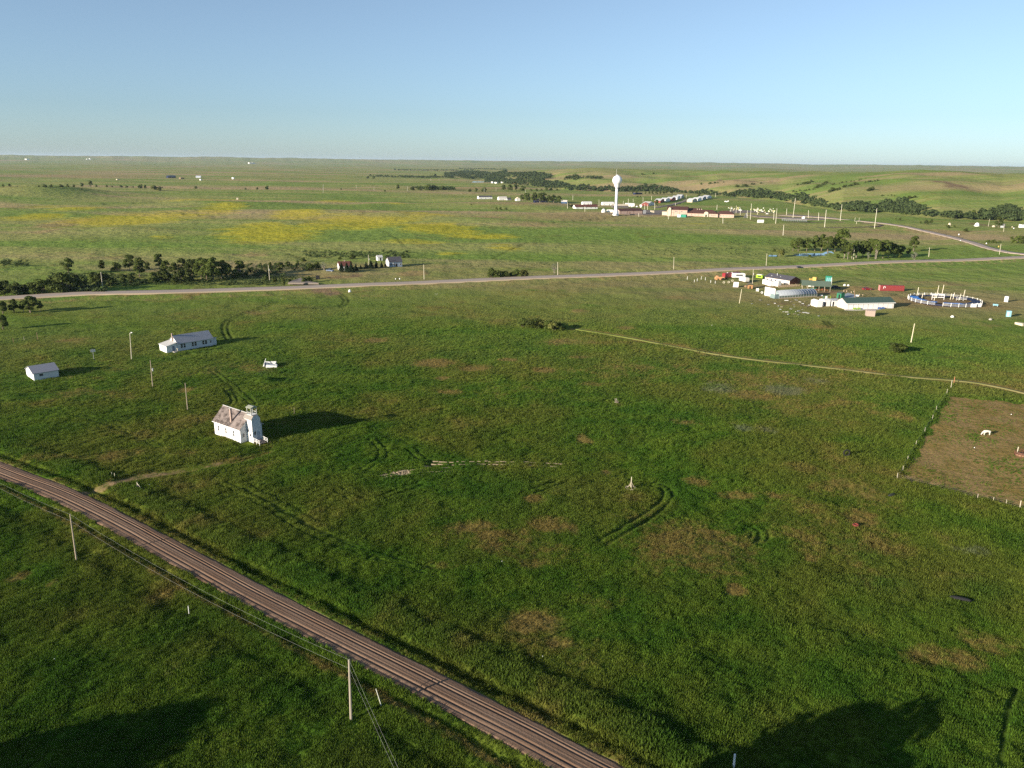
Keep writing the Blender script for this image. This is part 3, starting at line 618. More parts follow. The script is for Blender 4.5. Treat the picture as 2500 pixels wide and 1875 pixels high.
def row(lst, where, group, kind='tree', sink=0.1):
    lst = sorted([(t + (kind,) if len(t) < 4 else t) for t in lst], key=lambda t: t[0]); cnt = {}; tot = {}
    for t in lst: tot[t[3]] = tot.get(t[3], 0) + 1
    for t in lst:
        u, v, vt, kd = t[:4]; cnt[kd] = cnt.get(kd, 0) + 1
        b = G(u, v); H = max(1.0, top_at(b, u, vt).z - b.z); b.z -= sink
        wf = t[4] if len(t) > 4 else random.uniform(.85, 1.15)
        lab = DESC[kd] + ((', ' + ordn(cnt[kd]) + ' from the left') if tot[kd] > 1 else '') + ' ' + where
        put_tree(kd, b, H * 1.03, wf, lab, 'bush' if 'bush' in kd else 'tree', group, random.uniform(0, 6.28))
row([(168, 669, 629, 'tree', 1.15), (249, 661, 635, 'tree', .9), (317, 660, 621.5), (341, 676, 629), (389, 656, 614, 'tall', 1.2), (321, 696, 668), (425, 674, 640), (447, 670, 630), (470, 678, 632), (492, 680, 630), (505, 683, 631), (522, 686, 629), (543, 682, 632), (557, 677, 642), (586, 673, 631, 'tall', 1.4), (612, 669, 653), (661, 664, 638), (684, 664, 640), (703, 654, 637), (727, 652, 634), (405, 664, 636), (360, 662, 640)],
    'in the creek row', 'trees along the creek behind the highway')
row([(124, 713, 677), (156, 714, 672, 'bush', 1.0), (84, 717, 690), (41, 720, 690), (9, 720, 688), (185, 702, 670, 'bush', 1.1), (203, 698, 675), (226, 691, 666), (243, 692, 668), (285, 662, 643), (440, 692, 660), (376, 690, 664), (300, 690, 668), (262, 688, 668), (62, 716, 694), (104, 716, 686), (410, 688, 664), (640, 672, 660), (468, 690, 672), (398, 682, 656), (270, 700, 680), (575, 680, 662), (600, 678, 664)],
    'in the scrub beside the highway', 'bushes in the scrub along the highway', 'bush')
row([(8, 766, 733), (36, 764, 727, 'tree', 1.0), (76, 764, 721, 'tree', 1.3), (98, 757, 734), (58, 762, 734), (8, 804, 766)], 'beside the highway at the left edge', 'trees left of the highway bend')
row([(774, 657, 642, 'bush'), (757, 660, 645, 'bush'), (650, 686, 676), (670, 689, 677), (690, 691, 677), (709, 689, 680), (741, 691, 676, 'bush', .9), (755, 689, 677), (693, 699, 680, 'bush', .5), (742, 640, 628), (923, 630, 620), (945, 631, 622), (985, 630, 624), (860, 632, 622), (830, 634, 626)],
    'around the farm driveway', 'bushes around the farmhouse', 'bush')
row([(834, 664, 640), (858, 666, 637), (847, 665, 641), (869, 662, 643), (881, 658, 645), (894, 656, 638), (906, 656, 635), (919, 655, 635), (932, 653, 638), (941, 652, 641)], 'between the two farmhouses', 'junipers between the two farmhouses', 'juniper')
row([(790, 660, 637, 'bare', 1.0)], 'beside the pickup at the white farmhouse', 'pale trees')
row([(1353, 666, 640, 'bare', .9)], 'alone behind the highway beside a utility pole', 'pale trees')
row([(1201, 679, 659), (1214, 679, 662), (1226, 678, 663), (1238, 678, 663), (1250, 677, 662), (1262, 677, 661), (1278, 677, 658, 'ybush')], 'in the thicket behind the highway', 'bushes in the highway thicket', 'bush')
row([(1278, 798, 780, 'bush', 1.4), (1293, 798, 783, 'ybush', 1.3), (1306, 800, 781, 'bush', 1.5), (1323, 801, 784, 'ybush', 1.3), (1339, 803, 783, 'bush', 1.4), (1352, 806, 787, 'ybush', 1.3), (1365, 805, 788, 'bush', 1.3)], 'in the clump amid the field', 'bushes in the field clump', 'bush')
row([(2190, 858, 838, 'bush', 2.0)], 'alone in the field left of the log pole', 'lone bushes')
row([(1935, 613, 583), (1950, 614, 580), (1969, 614, 581), (1990, 613, 574), (2005, 613, 572), (2022, 615, 574), (2052, 613, 559, 'tree', 1.1), (2059, 631, 592, 'tall'), (2071, 633, 590, 'tall'), (2081, 631, 588, 'tall'), (2091, 629, 583, 'tall'), (2108, 628, 586), (2124, 628, 582), (2138, 632, 580, 'tall'), (2155, 631, 586), (2169, 629, 590), (2182, 629, 593), (2198, 627, 597), (2217, 624, 602), (2229, 613, 575, 'tree', 1.0), (2038, 614, 580), (2231, 635, 615, 'silver', 1.0), (2120, 632, 615, 'silver', .8), (1904, 627, 610, 'ybush', 1.0), (1890, 614, 608, 'bush'), (1912, 615, 607, 'bush'), (1978, 628, 622, 'bush'), (2044, 630, 620, 'bush'), (2195, 630, 618, 'bush')],
    'in the grove beside the pond', 'grove beside the pond')
row([(1275, 491, 474), (1287, 494, 471), (1304, 494.5, 470), (1318, 496, 468, 'tall'), (1326, 495, 470), (1340, 496, 476), (1351, 496, 474), (1363, 496, 478)], 'in the clump left of the water tower', 'trees in the clump near the town')
row([(1602, 503, 487, 'tree', 1.2), (1706, 483, 471, 'tree', .9), (1388, 505, 499, 'bush'), (1396, 505, 499, 'bush')], 'among the houses of the town', 'town trees')
row([(8, 455.5, 450), (24, 455, 449), (43, 455.5, 453), (95, 456.5, 451), (110, 457, 450), (125, 457, 450), (150, 457, 450), (165, 457, 449), (180, 457, 450), (200, 456, 446), (222, 456, 440, 'tree', 1.0), (235, 457, 450), (261, 457, 450.5), (274, 457, 453), (296, 457.5, 452), (309, 458, 453.5), (325, 458.5, 454), (343, 460, 451), (355, 460, 451), (375, 466, 453, 'ybush', 1.2), (390, 466, 455, 'ybush'), (200, 464, 460), (396, 459.5, 456), (415, 460, 457.5), (425, 460.5, 458), (478, 460.5, 454.5), (519, 461, 459), (538, 461, 459), (599, 463, 459), (628, 463, 457.5), (652, 463, 454)],
    'in the far hedge line', 'bushes of the far hedge line', 'bush', 0.4)
row([(833, 463.5, 459.5), (972, 463.5, 449, 'tree'), (1008, 465, 456), (1024, 465, 456), (1046, 465, 452), (1059, 465, 453), (1081, 465, 455), (1147, 468, 461), (1162, 468.5, 458.6), (1182, 468.5, 458.6), (1230, 466, 451, 'tree'), (1245, 467, 450, 'tree'), (1260, 466, 446, 'tree'), (1275, 467, 453), (898, 436, 430), (912, 436.5, 430), (1062, 432, 425), (1296, 465.5, 461), (1310, 465.5, 461), (1322, 465.5, 461), (1345, 465.5, 458), (1335, 465.5, 459), (1360, 465.5, 461), (940, 468, 464), (1150, 500, 497), (1212, 512, 505), (1222, 512, 506), (1235, 512, 507)],
    'on the plain left of the town', 'bushes on the plain', 'bush', 0.4)
row([(1545, 474, 465), (1554, 474, 464), (1576, 474.5, 466), (1585, 474.5, 466), (1593, 475, 466), (1603, 475, 466), (1612, 475, 466), (1620, 474.5, 464), (1626, 475, 462), (1640, 474.5, 463), (1557, 482, 478, 'bush'), (1563, 482, 478, 'bush')], 'in the shelter belt behind the town', 'shelter belt behind the town', 'tree', .4)
row([(1959, 499, 487), (1982, 503, 494, 'bush'), (2085, 515, 504), (2095, 516, 509, 'bush'), (2197, 538, 531, 'bush'), (2186, 537, 531, 'bush'), (2261, 547, 538, 'bush'), (2273, 547, 534), (2248, 545, 540, 'bush'), (2315, 557, 548, 'bush'), (2330, 556, 549, 'bush'), (2358, 566, 558, 'bush'), (2376, 529, 512), (2418, 534, 520), (2437, 555, 528, 'tree', .8), (2464, 530, 516), (2395, 531, 524, 'bush'), (2405, 532, 525, 'bush'), (2450, 532, 525, 'bush'), (2426, 594, 584, 'bush', 1.4), (2412, 593, 586, 'bush', 1.3), (2440, 592, 586, 'bush'), (2482, 593, 576, 'bush'), (2497, 595, 577, 'bush'), (2470, 585, 576, 'bush'), (2340, 533, 528, 'bush')],
    'between creek wood and side road', 'trees between creek and side road', 'tree', .3)
def shrubs(segs, label, group):
    for si, (u0, v0, u1, v1, n, hh) in enumerate(segs):
        for i in range(n):
            t = (i + random.uniform(.1, .9)) / n; b = G(u0 + (u1 - u0) * t + random.uniform(-3, 3), v0 + (v1 - v0) * t + random.uniform(-1.2, 1.2)); b.z -= .4
            put_tree('bush', b, hh * random.uniform(.6, 1.3), random.uniform(1.0, 1.7), 'small dark shrub, ' + ordn(i + 1) + ' in the ' + label[si], 'shrub', group, random.uniform(0, 6))
shrubs([(1948, 453, 1986, 444, 9, 5), (1988, 461, 2026, 445, 10, 5), (2030, 452, 2118, 436, 12, 3.5), (2112, 446, 2145, 441, 6, 3.5), (2056, 458, 2094, 450, 9, 5), (2118, 467, 2130, 464, 3, 5), (2020, 470, 2050, 462, 5, 5), (2205, 489, 2232, 481, 5, 5), (1930, 470, 1990, 462, 7, 4), (2150, 480, 2190, 478, 4, 3), (1560, 428, 1600, 425, 3, 5), (1400, 430, 1415, 436, 4, 9), (1380, 436, 1395, 434, 3, 7), (1700, 452, 1770, 446, 6, 5), (1800, 458, 1860, 448, 6, 5), (1840, 470, 1870, 462, 4, 5)],
    [a_ + ' gully of the hillside' for a_ in ('upper left', 'second long', 'highest right', 'short topmost', 'middle right', 'tiny lower', 'middle left', 'bare bank', 'lowest left', 'flat eastern', 'far skyline', 'small round', 'darkest round', 'narrow western', 'wide western', 'steep western')], 'shrubs on the hillside beyond the creek')
# --- the wood along the creek: one mass
def wood(name, pts, label, nq=70, size=1.25):
    V = []; rng = np.random.default_rng(5)
    base = [leaf_cloud(np.random.default_rng(300 + k), np.array([(math.cos(a * 2.4 + k) * .26, math.sin(a * 2.4 + k) * .26, .3 + .42 * ((a * .37 + k * .2) % 1)) for a in range(7)]), np.full((7, 3), .26), nq, size / 11.0, .45) for k in range(5)]
    for (x, y, z, H) in pts:
        b = base[rng.integers(0, 5)]; a = rng.uniform(0, 6.28); ca, sa = math.cos(a), math.sin(a); w = H * rng.uniform(.8, 1.25)
        V.append(np.stack([x + (b[:, 0] * ca - b[:, 1] * sa) * w, y + (b[:, 0] * sa + b[:, 1] * ca) * w, z - .5 + b[:, 2] * H], 1))
    me = quads_mesh(name, np.vstack(V), LEAF_F); o = bpy.data.objects.new(name, me); COL.objects.link(o); tag(o, label, 'wood', None, 'stuff'); return o
def val_pts():
    out = []; rng = np.random.default_rng(8); u = 1180.0
    while u < 2760:
        vr = float(np.interp(u, V_B, V_R)); du = 8.5 / vr * F_PX; u += du * rng.uniform(.7, 1.2)
        wd = 55 + 35 * math.sin(u / 47.0) + 20 * math.sin(u / 19.0); 
        if u < 1420: wd += 60
        if 1640 < u < 1690: wd = 15
        if 2215 < u < 2275: wd = 22
        n = max(2, int(wd / 10))
        for k in range(n):
            s = rng.uniform(-8, wd - 8); a = math.atan((u + rng.uniform(-1, 1) * du - 1250) / F_PX); r = vr + s
            x, y = r * math.sin(a), r * math.cos(a); out.append((x, y, float(hb(np.array(x), np.array(y))), rng.uniform(8, 13.5)))
    # broad bottom wood left of the town
    for i in range(1250):
        u = rng.uniform(1085, 1345); t = (u - 1085) / 260
        v = rng.uniform(422 + 12 * t + 6 * math.sin(u / 17), 436 + 14 * t + 1.5 * math.sin(u / 9)) - (1 - t) * 4
        if u > 1240 and v < 428 + 14 * t: continue
        x, y = g0(u, v); out.append((x, y, float(hb(x, y)), rng.uniform(9, 14)))
    for (ua, ub, va, vb, n) in [(960, 1120, 414, 417, 160), (1120, 1240, 412, 416, 130), (900, 980, 431.5, 433, 40), (980, 1110, 433, 435.5, 110), (1120, 1160, 433, 437, 50), (1010, 1110, 461, 465, 60), (1375, 1470, 451, 454, 50)]:
        for i in range(n):
            t = rng.uniform(0, 1); u = ua + (ub - ua) * t; v = va + (vb - va) * t + rng.uniform(-1, 1) * .9; x, y = g0(u, v); out.append((x, y, float(hb(x, y)), rng.uniform(6, 11)))
    return out
wood('creek_wood', val_pts(), 'dark green wood winding along the creek valley behind the town')
# --- scrub that reads as one mass beside the highway and the creek
def scrub_pts():
    out = []; rng = np.random.default_rng(18)
    for (ua, ub, va, vb, n, h0, h1) in [(0, 260, 704, 716, 230, 1.2, 3.6), (120, 330, 672, 700, 200, 1.0, 3.0), (330, 660, 684, 697, 260, .8, 2.2), (400, 700, 664, 684, 120, 1, 3.5), (590, 760, 648, 662, 140, 1, 3.0), (740, 1000, 616, 630, 190, 1, 3), (640, 770, 676, 688, 110, .7, 1.6), (1000, 1400, 640, 656, 60, .5, 1.4), (1560, 1960, 606, 624, 160, .6, 1.8), (1840, 2040, 690, 700, 30, .5, 1), (1540, 1760, 866, 880, 50, .4, .9), (1700, 1760, 834, 862, 60, .4, .9), (0, 70, 640, 652, 40, 1, 3), (1780, 1900, 588, 598, 60, .6, 1.8), (2100, 2240, 716, 726, 30, .4, .9)]:
        for i in range(n):
            u = rng.uniform(ua, ub); v = va + (vb - va) * rng.uniform(0, 1); b = G(u, v); out.append((b.x, b.y, b.z + .3, rng.uniform(h0, h1)))
    return out
wood('roadside_scrub', scrub_pts(), 'low green scrub and weeds along the creek and highway', 60, 1.0)
# trees standing outside the picture whose shadows fall into it
def shadow_tree(tip, H, wf, label, kind='tree'):
    L = H / math.tan(rad(SUN_EL)); x = tip[0] - L * math.cos(rad(SUN_AZ)); y = tip[1] - L * math.sin(rad(SUN_AZ))
    put_tree(kind, Vector((x, y, float(hb(np.array(x), np.array(y))) - .1)), H, wf, label, 'tree', 'trees beside the viewpoint', random.uniform(0, 6))
for i, (u, v, H, wf) in enumerate([(522, 1700, 17, .8), (536, 1724, 16, .8), (420, 1728, 16, 1.1), (475, 1775, 15, 1.1), (330, 1750, 15, 1.2), (385, 1812, 15, 1.2), (200, 1795, 15, 1.3), (280, 1850, 15, 1.4), (100, 1850, 15, 1.4), (560, 1690, 18, .35)]):
    shadow_tree(g0(u, v), H, wf, 'leafy tree outside the left edge, ' + ordn(i + 1) + ' of the row shading the dark grass')
for i, (u, v, H, wf) in enumerate([(2200, 1695, 17, 1.0), (2270, 1715, 16.5, 1.1), (2060, 1745, 15, 1.0), (2265, 1800, 16, .9), (2020, 1800, 14, 1.2), (2420, 1845, 12, 1.3), (2130, 1760, 12, 1.2)]):
    shadow_tree(g0(u, v), H, wf, 'leafy tree below the viewpoint, ' + ordn(i + 1) + ' of the clump shading the right corner')
# --- tufts of grass near the camera, one object
def grass():
    rng = np.random.default_rng(3)
    me = bpy.data.meshes.new('grass_tuft'); vs = []; fs = []
    for i in range(15):
        a = rng.uniform(0, 6.28); r = 0.30 * math.sqrt(rng.uniform(0, 1)); b = rng.uniform(0, 6.28); L = rng.uniform(.22, .46); ln = rng.uniform(.05, .24)
        p = np.array([r * math.cos(a), r * math.sin(a), 0]); w = np.array([math.cos(b), math.sin(b), 0]) * rng.uniform(.03, .06)
        t = p + np.array([ln * math.cos(a), ln * math.sin(a), L]); k = len(vs); vs += [tuple(p - w), tuple(p + w), tuple(t)]; fs.append((k, k + 1, k + 2))
    me.from_pydata(vs, [], fs)
    m_, nt, b = newmat('grass_blades'); pos = nt.nodes.new('ShaderNodeNewGeometry').outputs['Position']
    def isep(name):
        a = nt.nodes.new('ShaderNodeAttribute'); a.attribute_name = name; a.attribute_type = 'INSTANCER'; s = nt.nodes.new('ShaderNodeSeparateColor'); nt.links.new(a.outputs['Color'], s.inputs[0]); return s.outputs
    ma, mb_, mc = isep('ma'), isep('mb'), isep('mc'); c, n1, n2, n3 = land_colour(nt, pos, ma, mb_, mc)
    g = nt.nodes.new('ShaderNodeVectorMath'); g.operation = 'SCALE'; nt.links.new(c, g.inputs[0]); nt.links.new(mth(nt, 'MULTIPLY_ADD', mc[0], 0.9, 0.75), g.inputs['Scale'])
    nt.links.new(g.outputs[0], b.inputs['Base Color']); b.inputs['Specular IOR Level'].default_value = .1
    tr = nt.nodes.new('ShaderNodeBsdfTranslucent'); nt.links.new(g.outputs[0], tr.inputs[0]); mx = nt.nodes.new('ShaderNodeMixShader'); mx.inputs[0].default_value = .3
    nt.links.new(b.outputs[0], mx.inputs[1]); nt.links.new(tr.outputs[0], mx.inputs[2]); nt.links.new(mx.outputs[0], [n for n in nt.nodes if n.type == 'OUTPUT_MATERIAL'][0].inputs[0])
    me.materials.append(m_)
    proto = bpy.data.objects.new('grass_tuft', me)          # not linked to the scene
    N = 430000; R1, R2 = 44.0, 520.0
    q = rng.uniform(0, 1, N); a1 = 130.0
    # density falls with distance squared beyond 130 m
    A = (a1 ** 2 - R1 ** 2) / 2; B = a1 ** 2 * math.log(R2 / a1); s = q * (A + B)
    r = np.where(s < A, np.sqrt(R1 ** 2 + 2 * np.minimum(s, A)), a1 * np.exp(np.maximum(s - A, 0) / a1 ** 2)); th = rng.uniform(-0.78, 0.78, N)
    x, y = r * np.sin(th), r * np.cos(th)
    add, dry, yel, lush, soil, sage, trk, cor, flat = near_parts(x, y)
    d1, s1, _ = dist_line(x, y, DIRT); d2, _, _ = dist_line(x, y, HWY); d3, _, _ = dist_line(x, y, PATH); d4, _, _ = dist_line(x, y, JUNC)
    nse = vnoise(x / 1.6, y / 1.6, 88)
    keep = (d1 > 3.0) & (d2 > 6.2) & (d3 > 1.6) & (d4 > 6) & (soil < .45) & (trk < .12) & (rng.uniform(0, 1, N) > cor * 1.1)
    for bx, by, ca, sa, L, W in FOOT:
        lx = (x - bx) * ca + (y - by) * sa; ly = -(x - bx) * sa + (y - by) * ca; keep &= ~((lx > -.3) & (lx < L + .3) & (ly > -.3) & (ly < W + .3))
    sc = (0.55 + 0.75 * nse + 0.5 * vnoise(x / 9, y / 9, 5)) * (1 + 0.15 * sst(130, 300, r)) * (1 - 0.75 * sst(260, 500, r)) * (1 - .45 * np.clip(dry, 0, 1)) * (1 + .45 * np.clip(lush, 0, 1)) * (1 - .75 * cor)
    sc = sc * (1 + .2 * np.where(s1 > 0, np.exp(-((d1 - 9) / 3.0) ** 2), 0))
    z = hb(x, y) + add - 0.09 + hump_at(x, y, r) * flat * sst(2.6, 4.0, d1) * sst(6, 10, d2)
    x, y, z, sc = x[keep], y[keep], z[keep], sc[keep]; n = len(x)
    pm_ = bpy.data.meshes.new('grass'); pm_.vertices.add(n); pm_.vertices.foreach_set('co', np.stack([x, y, z], 1).astype(np.float32).ravel())
    def fa(nm, a):
        t = pm_.attributes.new(nm, 'FLOAT', 'POINT'); t.data.foreach_set('value', a.astype(np.float32))
    fa('sc', sc); fa('rz', rng.uniform(0, 6.28, n))
    def ca_(nm, a, b2, c2):
        t = pm_.color_attributes.new(nm, 'FLOAT_COLOR', 'POINT'); arr = np.ones((n, 4), np.float32); arr[:, 0] = a; arr[:, 1] = b2; arr[:, 2] = c2; t.data.foreach_set('color', arr.ravel())
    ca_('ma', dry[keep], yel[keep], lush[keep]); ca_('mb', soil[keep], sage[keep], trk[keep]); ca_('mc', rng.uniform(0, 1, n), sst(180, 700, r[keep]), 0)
    o = bpy.data.objects.new('grass', pm_); COL.objects.link(o); tag(o, 'short tussocky green grass covering the near field', 'grass', None, 'stuff')
    ng = bpy.data.node_groups.new('scatter', 'GeometryNodeTree'); ng.interface.new_socket('Geometry', in_out='INPUT', socket_type='NodeSocketGeometry'); ng.interface.new_socket('Geometry', in_out='OUTPUT', socket_type='NodeSocketGeometry')
    gi = ng.nodes.new('NodeGroupInput'); go = ng.nodes.new('NodeGroupOutput'); ip = ng.nodes.new('GeometryNodeInstanceOnPoints'); oi = ng.nodes.new('GeometryNodeObjectInfo'); oi.inputs['Object'].default_value = proto
    a1_ = ng.nodes.new('GeometryNodeInputNamedAttribute'); a1_.data_type = 'FLOAT'; a1_.inputs[0].default_value = 'sc'
    a2_ = ng.nodes.new('GeometryNodeInputNamedAttribute'); a2_.data_type = 'FLOAT'; a2_.inputs[0].default_value = 'rz'
    cx = ng.nodes.new('ShaderNodeCombineXYZ'); L = ng.links
    L.new(a2_.outputs[0], cx.inputs[2]); L.new(gi.outputs[0], ip.inputs['Points']); L.new(oi.outputs['Geometry'], ip.inputs['Instance']); L.new(a1_.outputs[0], ip.inputs['Scale'])
    e2r = ng.nodes.new('FunctionNodeEulerToRotation'); L.new(cx.outputs[0], e2r.inputs[0]); L.new(e2r.outputs[0], ip.inputs['Rotation']); L.new(ip.outputs[0], go.inputs[0])
    md = o.modifiers.new('scatter', 'NODES'); md.node_group = ng
# ---------------------------------------------------------------- materials of built things
WHITE = pm('white_paint', (0.80, 0.79, 0.76), .7, .06, 1.2)
WORN = pm('worn_white_boards', (0.74, 0.73, 0.70), .85, .12, 1.0, (0.20, 0.19, 0.18), .42)
PEEL = pm('peeling_white_boards', (0.60, 0.61, 0.62), .9, .12, 1.3, (0.13, 0.13, 0.135), .41)
SHINGLE = pm('weathered_shingles', (0.20, 0.165, 0.15), .95, .9, .4, (0.085, 0.068, 0.062), .50, bump=.05)
SHINGLE_G = pm('grey_shingles', (0.30, 0.31, 0.34), .9, .15, .9, (0.10, 0.10, 0.115), .36, bump=.03)
ROOF_L = pm('light_roof', (0.50, 0.49, 0.47), .8, .12, 1)
BRICK_D = pm('old_brick', (0.36, 0.27, 0.23), .9, .2, 5)
GLASS = pm('dark_pane', (0.03, 0.035, 0.045), .15, .1, 1, spec=.5)
DARK = pm('dark_opening', (0.02, 0.02, 0.022), .9, .1)
WOOD = pm('pole_wood', (0.36, 0.30, 0.22), .9, .2, 2, rnd=.15); WOOD_P = pm('pale_wood', (0.55, 0.50, 0.38), .9, .18, 2, rnd=.12)
PLANK = pm('brown_planks', (0.27, 0.18, 0.11), .9, .25, 3); ROOF_B = pm('brown_roof', (0.085, 0.040, 0.034), .85, .15, .4)
ROOF_D = pm('dark_roof', (0.085, 0.082, 0.095), .8, .15, .6); ROOF_R = pm('red_brown_roof', (0.13, 0.052, 0.040), .85, .2, .6)
ROOF_GR = pm('green_metal_roof', (0.055, 0.095, 0.078), .6, .1, .8); PINK = pm('pink_plaster', (0.50, 0.36, 0.29), .85, .06, .3); CREAM = pm('cream_wall', (0.58, 0.50, 0.37), .85, .06, .4)
RED = pm('red_paint', (0.26, 0.022, 0.028), .5, .1, .8, spec=.4); BRICKRED = pm('brick_red_wall', (0.28, 0.085, 0.07), .85, .1); BLUE = pm('blue_paint', (0.03, 0.12, 0.36), .5, .08, spec=.4)
NAVY = pm('navy_paint', (0.018, 0.024, 0.06), .6, .1); GREY = pm('grey_paint', (0.33, 0.34, 0.35), .7, .1); TEAL = pm('teal_paint', (0.02, 0.20, 0.135), .6, .08); GREEN_P = pm('green_paint', (0.03, 0.17, 0.095), .6, .1)
LBLUE = pm('light_blue_plastic', (0.20, 0.38, 0.44), .5, .05); ORANGE = pm('orange_paint', (0.42, 0.10, 0.03), .6, .1); YELLOW = pm('yellow_paint', (0.52, 0.36, 0.10), .6, .06); LIME = pm('lime_paint', (0.27, 0.43, 0.03), .45, .05)
TAN = pm('tan_boards', (0.40, 0.31, 0.26), .9, .12, 1); POLY = pm('greenhouse_film', (0.28, 0.31, 0.34), .35, .06, 1, spec=.5); RUST = pm('rusty_metal', (0.16, 0.07, 0.045), .9, .25, 2)
METAL = pm('galvanised_metal', (0.45, 0.46, 0.47), .45, .1, 1, metal=.5); RUBBER = pm('tyre_rubber', (0.02, 0.02, 0.02), .9, .1); CONC = pm('concrete', (0.40, 0.38, 0.35), .9, .1, .5)
FOOT = []
def frame(p1, p2):
    a = G(*p1); b = G(*p2); rz = math.atan2(b.y - a.y, b.x - a.x); L = math.hypot(b.x - a.x, b.y - a.y); a.z = min(a.z, b.z); return a, rz, L
def gable(root, x0, x1, y0, y1, he, hr, wm, rm, ridge='x', oh=.35, th=.14, wname='wall', rname='roof', z0=-1.0, rlab=None):
    w = MB()
    if ridge == 'x':
        ym = (y0 + y1) / 2; w.prism([(y0, z0), (y1, z0), (y1, he), (ym, hr), (y0, he)][::-1], x0, x1, 'x'); s = (hr - he) / (ym - y0); e = .05
        r = MB(); 
        r.prism([(y0 - oh, he - s * oh + .02), (ym, hr + .02), (ym, hr + th), (y0 - oh, he - s * oh + th)][::-1], x0 - oh, x1 + oh, 'x')
        r.prism([(y1 + oh, he - s * oh + .02), (y1 + oh, he - s * oh + th), (ym, hr + th), (ym, hr + .02)][::-1], x0 - oh, x1 + oh, 'x')
    else:
        xm = (x0 + x1) / 2; w.prism([(x0, z0), (x1, z0), (x1, he), (xm, hr), (x0, he)], y0, y1, 'y'); s = (hr - he) / (xm - x0)
        r = MB()
        r.prism([(x0 - oh, he - s * oh + .02), (xm, hr + .02), (xm, hr + th), (x0 - oh, he - s * oh + th)], y0 - oh, y1 + oh, 'y')
        r.prism([(x1 + oh, he - s * oh + .02), (x1 + oh, he - s * oh + th), (xm, hr + th), (xm, hr + .02)], y0 - oh, y1 + oh, 'y')
    wo_ = w.build(wname, wm, root); ro = r.build(rname, rm, root)
    for o in (wo_, ro):
        bm = bmesh.new(); bm.from_mesh(o.data); bmesh.ops.recalc_face_normals(bm, faces=bm.faces); bm.to_mesh(o.data); bm.free()
    return wo_, ro
def window(root, face, a, z, w, h, at, fm=None, pm_=None, name='window', mull=False):
    """face: 'f' y = at looking -y, 'b' y = at looking +y, 'l' x = at looking -x, 'r' x = at looking +x; a is the centre along the wall"""
    fm = fm or WHITE; pm_ = pm_ or GLASS; t = .07; d0, d1 = -.02, .05; m = MB()
    def bx(mm, a0, a1, z0, z1, e0, e1):
        if face == 'f': mm.box(a0, a1, at - e1, at - e0, z0, z1)
        elif face == 'b': mm.box(a0, a1, at + e0, at + e1, z0, z1)
        elif face == 'l': mm.box(at - e1, at - e0, a0, a1, z0, z1)
        else: mm.box(at + e0, at + e1, a0, a1, z0, z1)
    bx(m, a - w / 2 - t, a - w / 2, z - t, z + h + t, d0, d1); bx(m, a + w / 2, a + w / 2 + t, z - t, z + h + t, d0, d1)
    bx(m, a - w / 2, a + w / 2, z - t, z, d0, d1 + .03); bx(m, a - w / 2, a + w / 2, z + h, z + h + t, d0, d1)
    if mull: bx(m, a - w / 2, a + w / 2, z + h / 2 - .03, z + h / 2 + .03, 0.016, d1 - .005)
    f = m.build(name, fm, root); p = MB(); bx(p, a - w / 2, a + w / 2, z, z + h, -.02, .014); p.build('pane', pm_, f)
    return f
def foot(base, rz, L, W, x0=0, y0=0):
    c, s = math.cos(rz), math.sin(rz); FOOT.append((base.x + x0 * c - y0 * s, base.y + x0 * s + y0 * c, c, s, L, W))
def house(name, label, cat, p1, p2, W, he, hr, wm, rm, ridge='x', group=None, wins=0, door=None, chim=None, L=None, wz=1.0, wh=1.0, oh=.35, endwin=False):
    a, rz, L_ = frame(p1, p2); L = L or L_; r = thing(name, label, cat, a, rz, group)
    gable(r, 0, L, 0, W, he, hr, wm, rm, ridge, oh); foot(a, rz, L, W)
    dx = [L * (i + .5) / max(wins, 1) for i in range(wins)]
    for x in dx:
        if door is not None and abs(x - door * L) < L * .5 / max(wins, 1): continue
        window(r, 'f', x, wz, min(1.2, L / 8), wh, 0)
    if endwin: window(r, 'r', W * .5, wz, 1.2, wh, L)
    if door is not None:
        m = MB(); m.box(door * L - .5, door * L + .5, -.05, .02, 0, 2.1); m.build('door', DARK, r)
    if chim is not None:
        m = MB(); m.box(chim * L - .35, chim * L + .35, W * .5 - .35, W * .5 + .35, he, hr + .9); m.build('chimney', BRICK_D, r)
    return r
def boxthing(name, label, cat, p1, p2, W, H, mat, lid=None, group=None, L=None):
    a, rz, L_ = frame(p1, p2); L = L or L_; r = thing(name, label, cat, a, rz, group); foot(a, rz, L, W)
    m = MB(); m.box(0, L, 0, W, -.3, H); m.build('body', mat, r)
    m = MB(); m.box(-.05, L + .05, -.05, W + .05, H + .002, H + .10); m.build('roof', lid or mat, r)
    return r
# ---------------------------------------------------------------- the old church
near = g0(588.2, 1083); AZ = rad(-37); e_ = np.array([math.cos(AZ), math.sin(AZ)]); L = 11.4; W = 6.5
o2 = near - e_ * L; base = Vector((o2[0], o2[1], float(hb(o2[0], o2[1])))); base.z = min(base.z, float(hb(near[0], near[1]))) + .05
ch = thing('church', 'small abandoned white church with peeling paint, tall chimney and open belfry', 'church', base, AZ); foot(base, AZ, L + 3, W)
gable(ch, 0, L, 0, W, 3.7, 6.9, WORN_L if 'WORN_L' in globals() else pm('church_white', (0.80, 0.79, 0.76), .8, .05, 2, (0.50, 0.47, 0.43), .38), SHINGLE, 'x', .35, .12)
m = MB(); m.prism([(0.02, 0), (W - .02, 0), (W - .02, 3.62), (W / 2, 6.78), (0.02, 3.62)], L + .004, L + .06, 'x'); m.build('gable_boards', PEEL, ch)
m = MB(); m.box(-.36, L + .36, W / 2 - .10, W / 2 + .10, 6.98, 7.10); m.build('ridge_cap', ROOF_L, ch)
m = MB()
for s, yy in ((1, -.36), (-1, W + .25)): m.box(-.37, L + .37, yy, yy + .11, 3.30, 3.46)
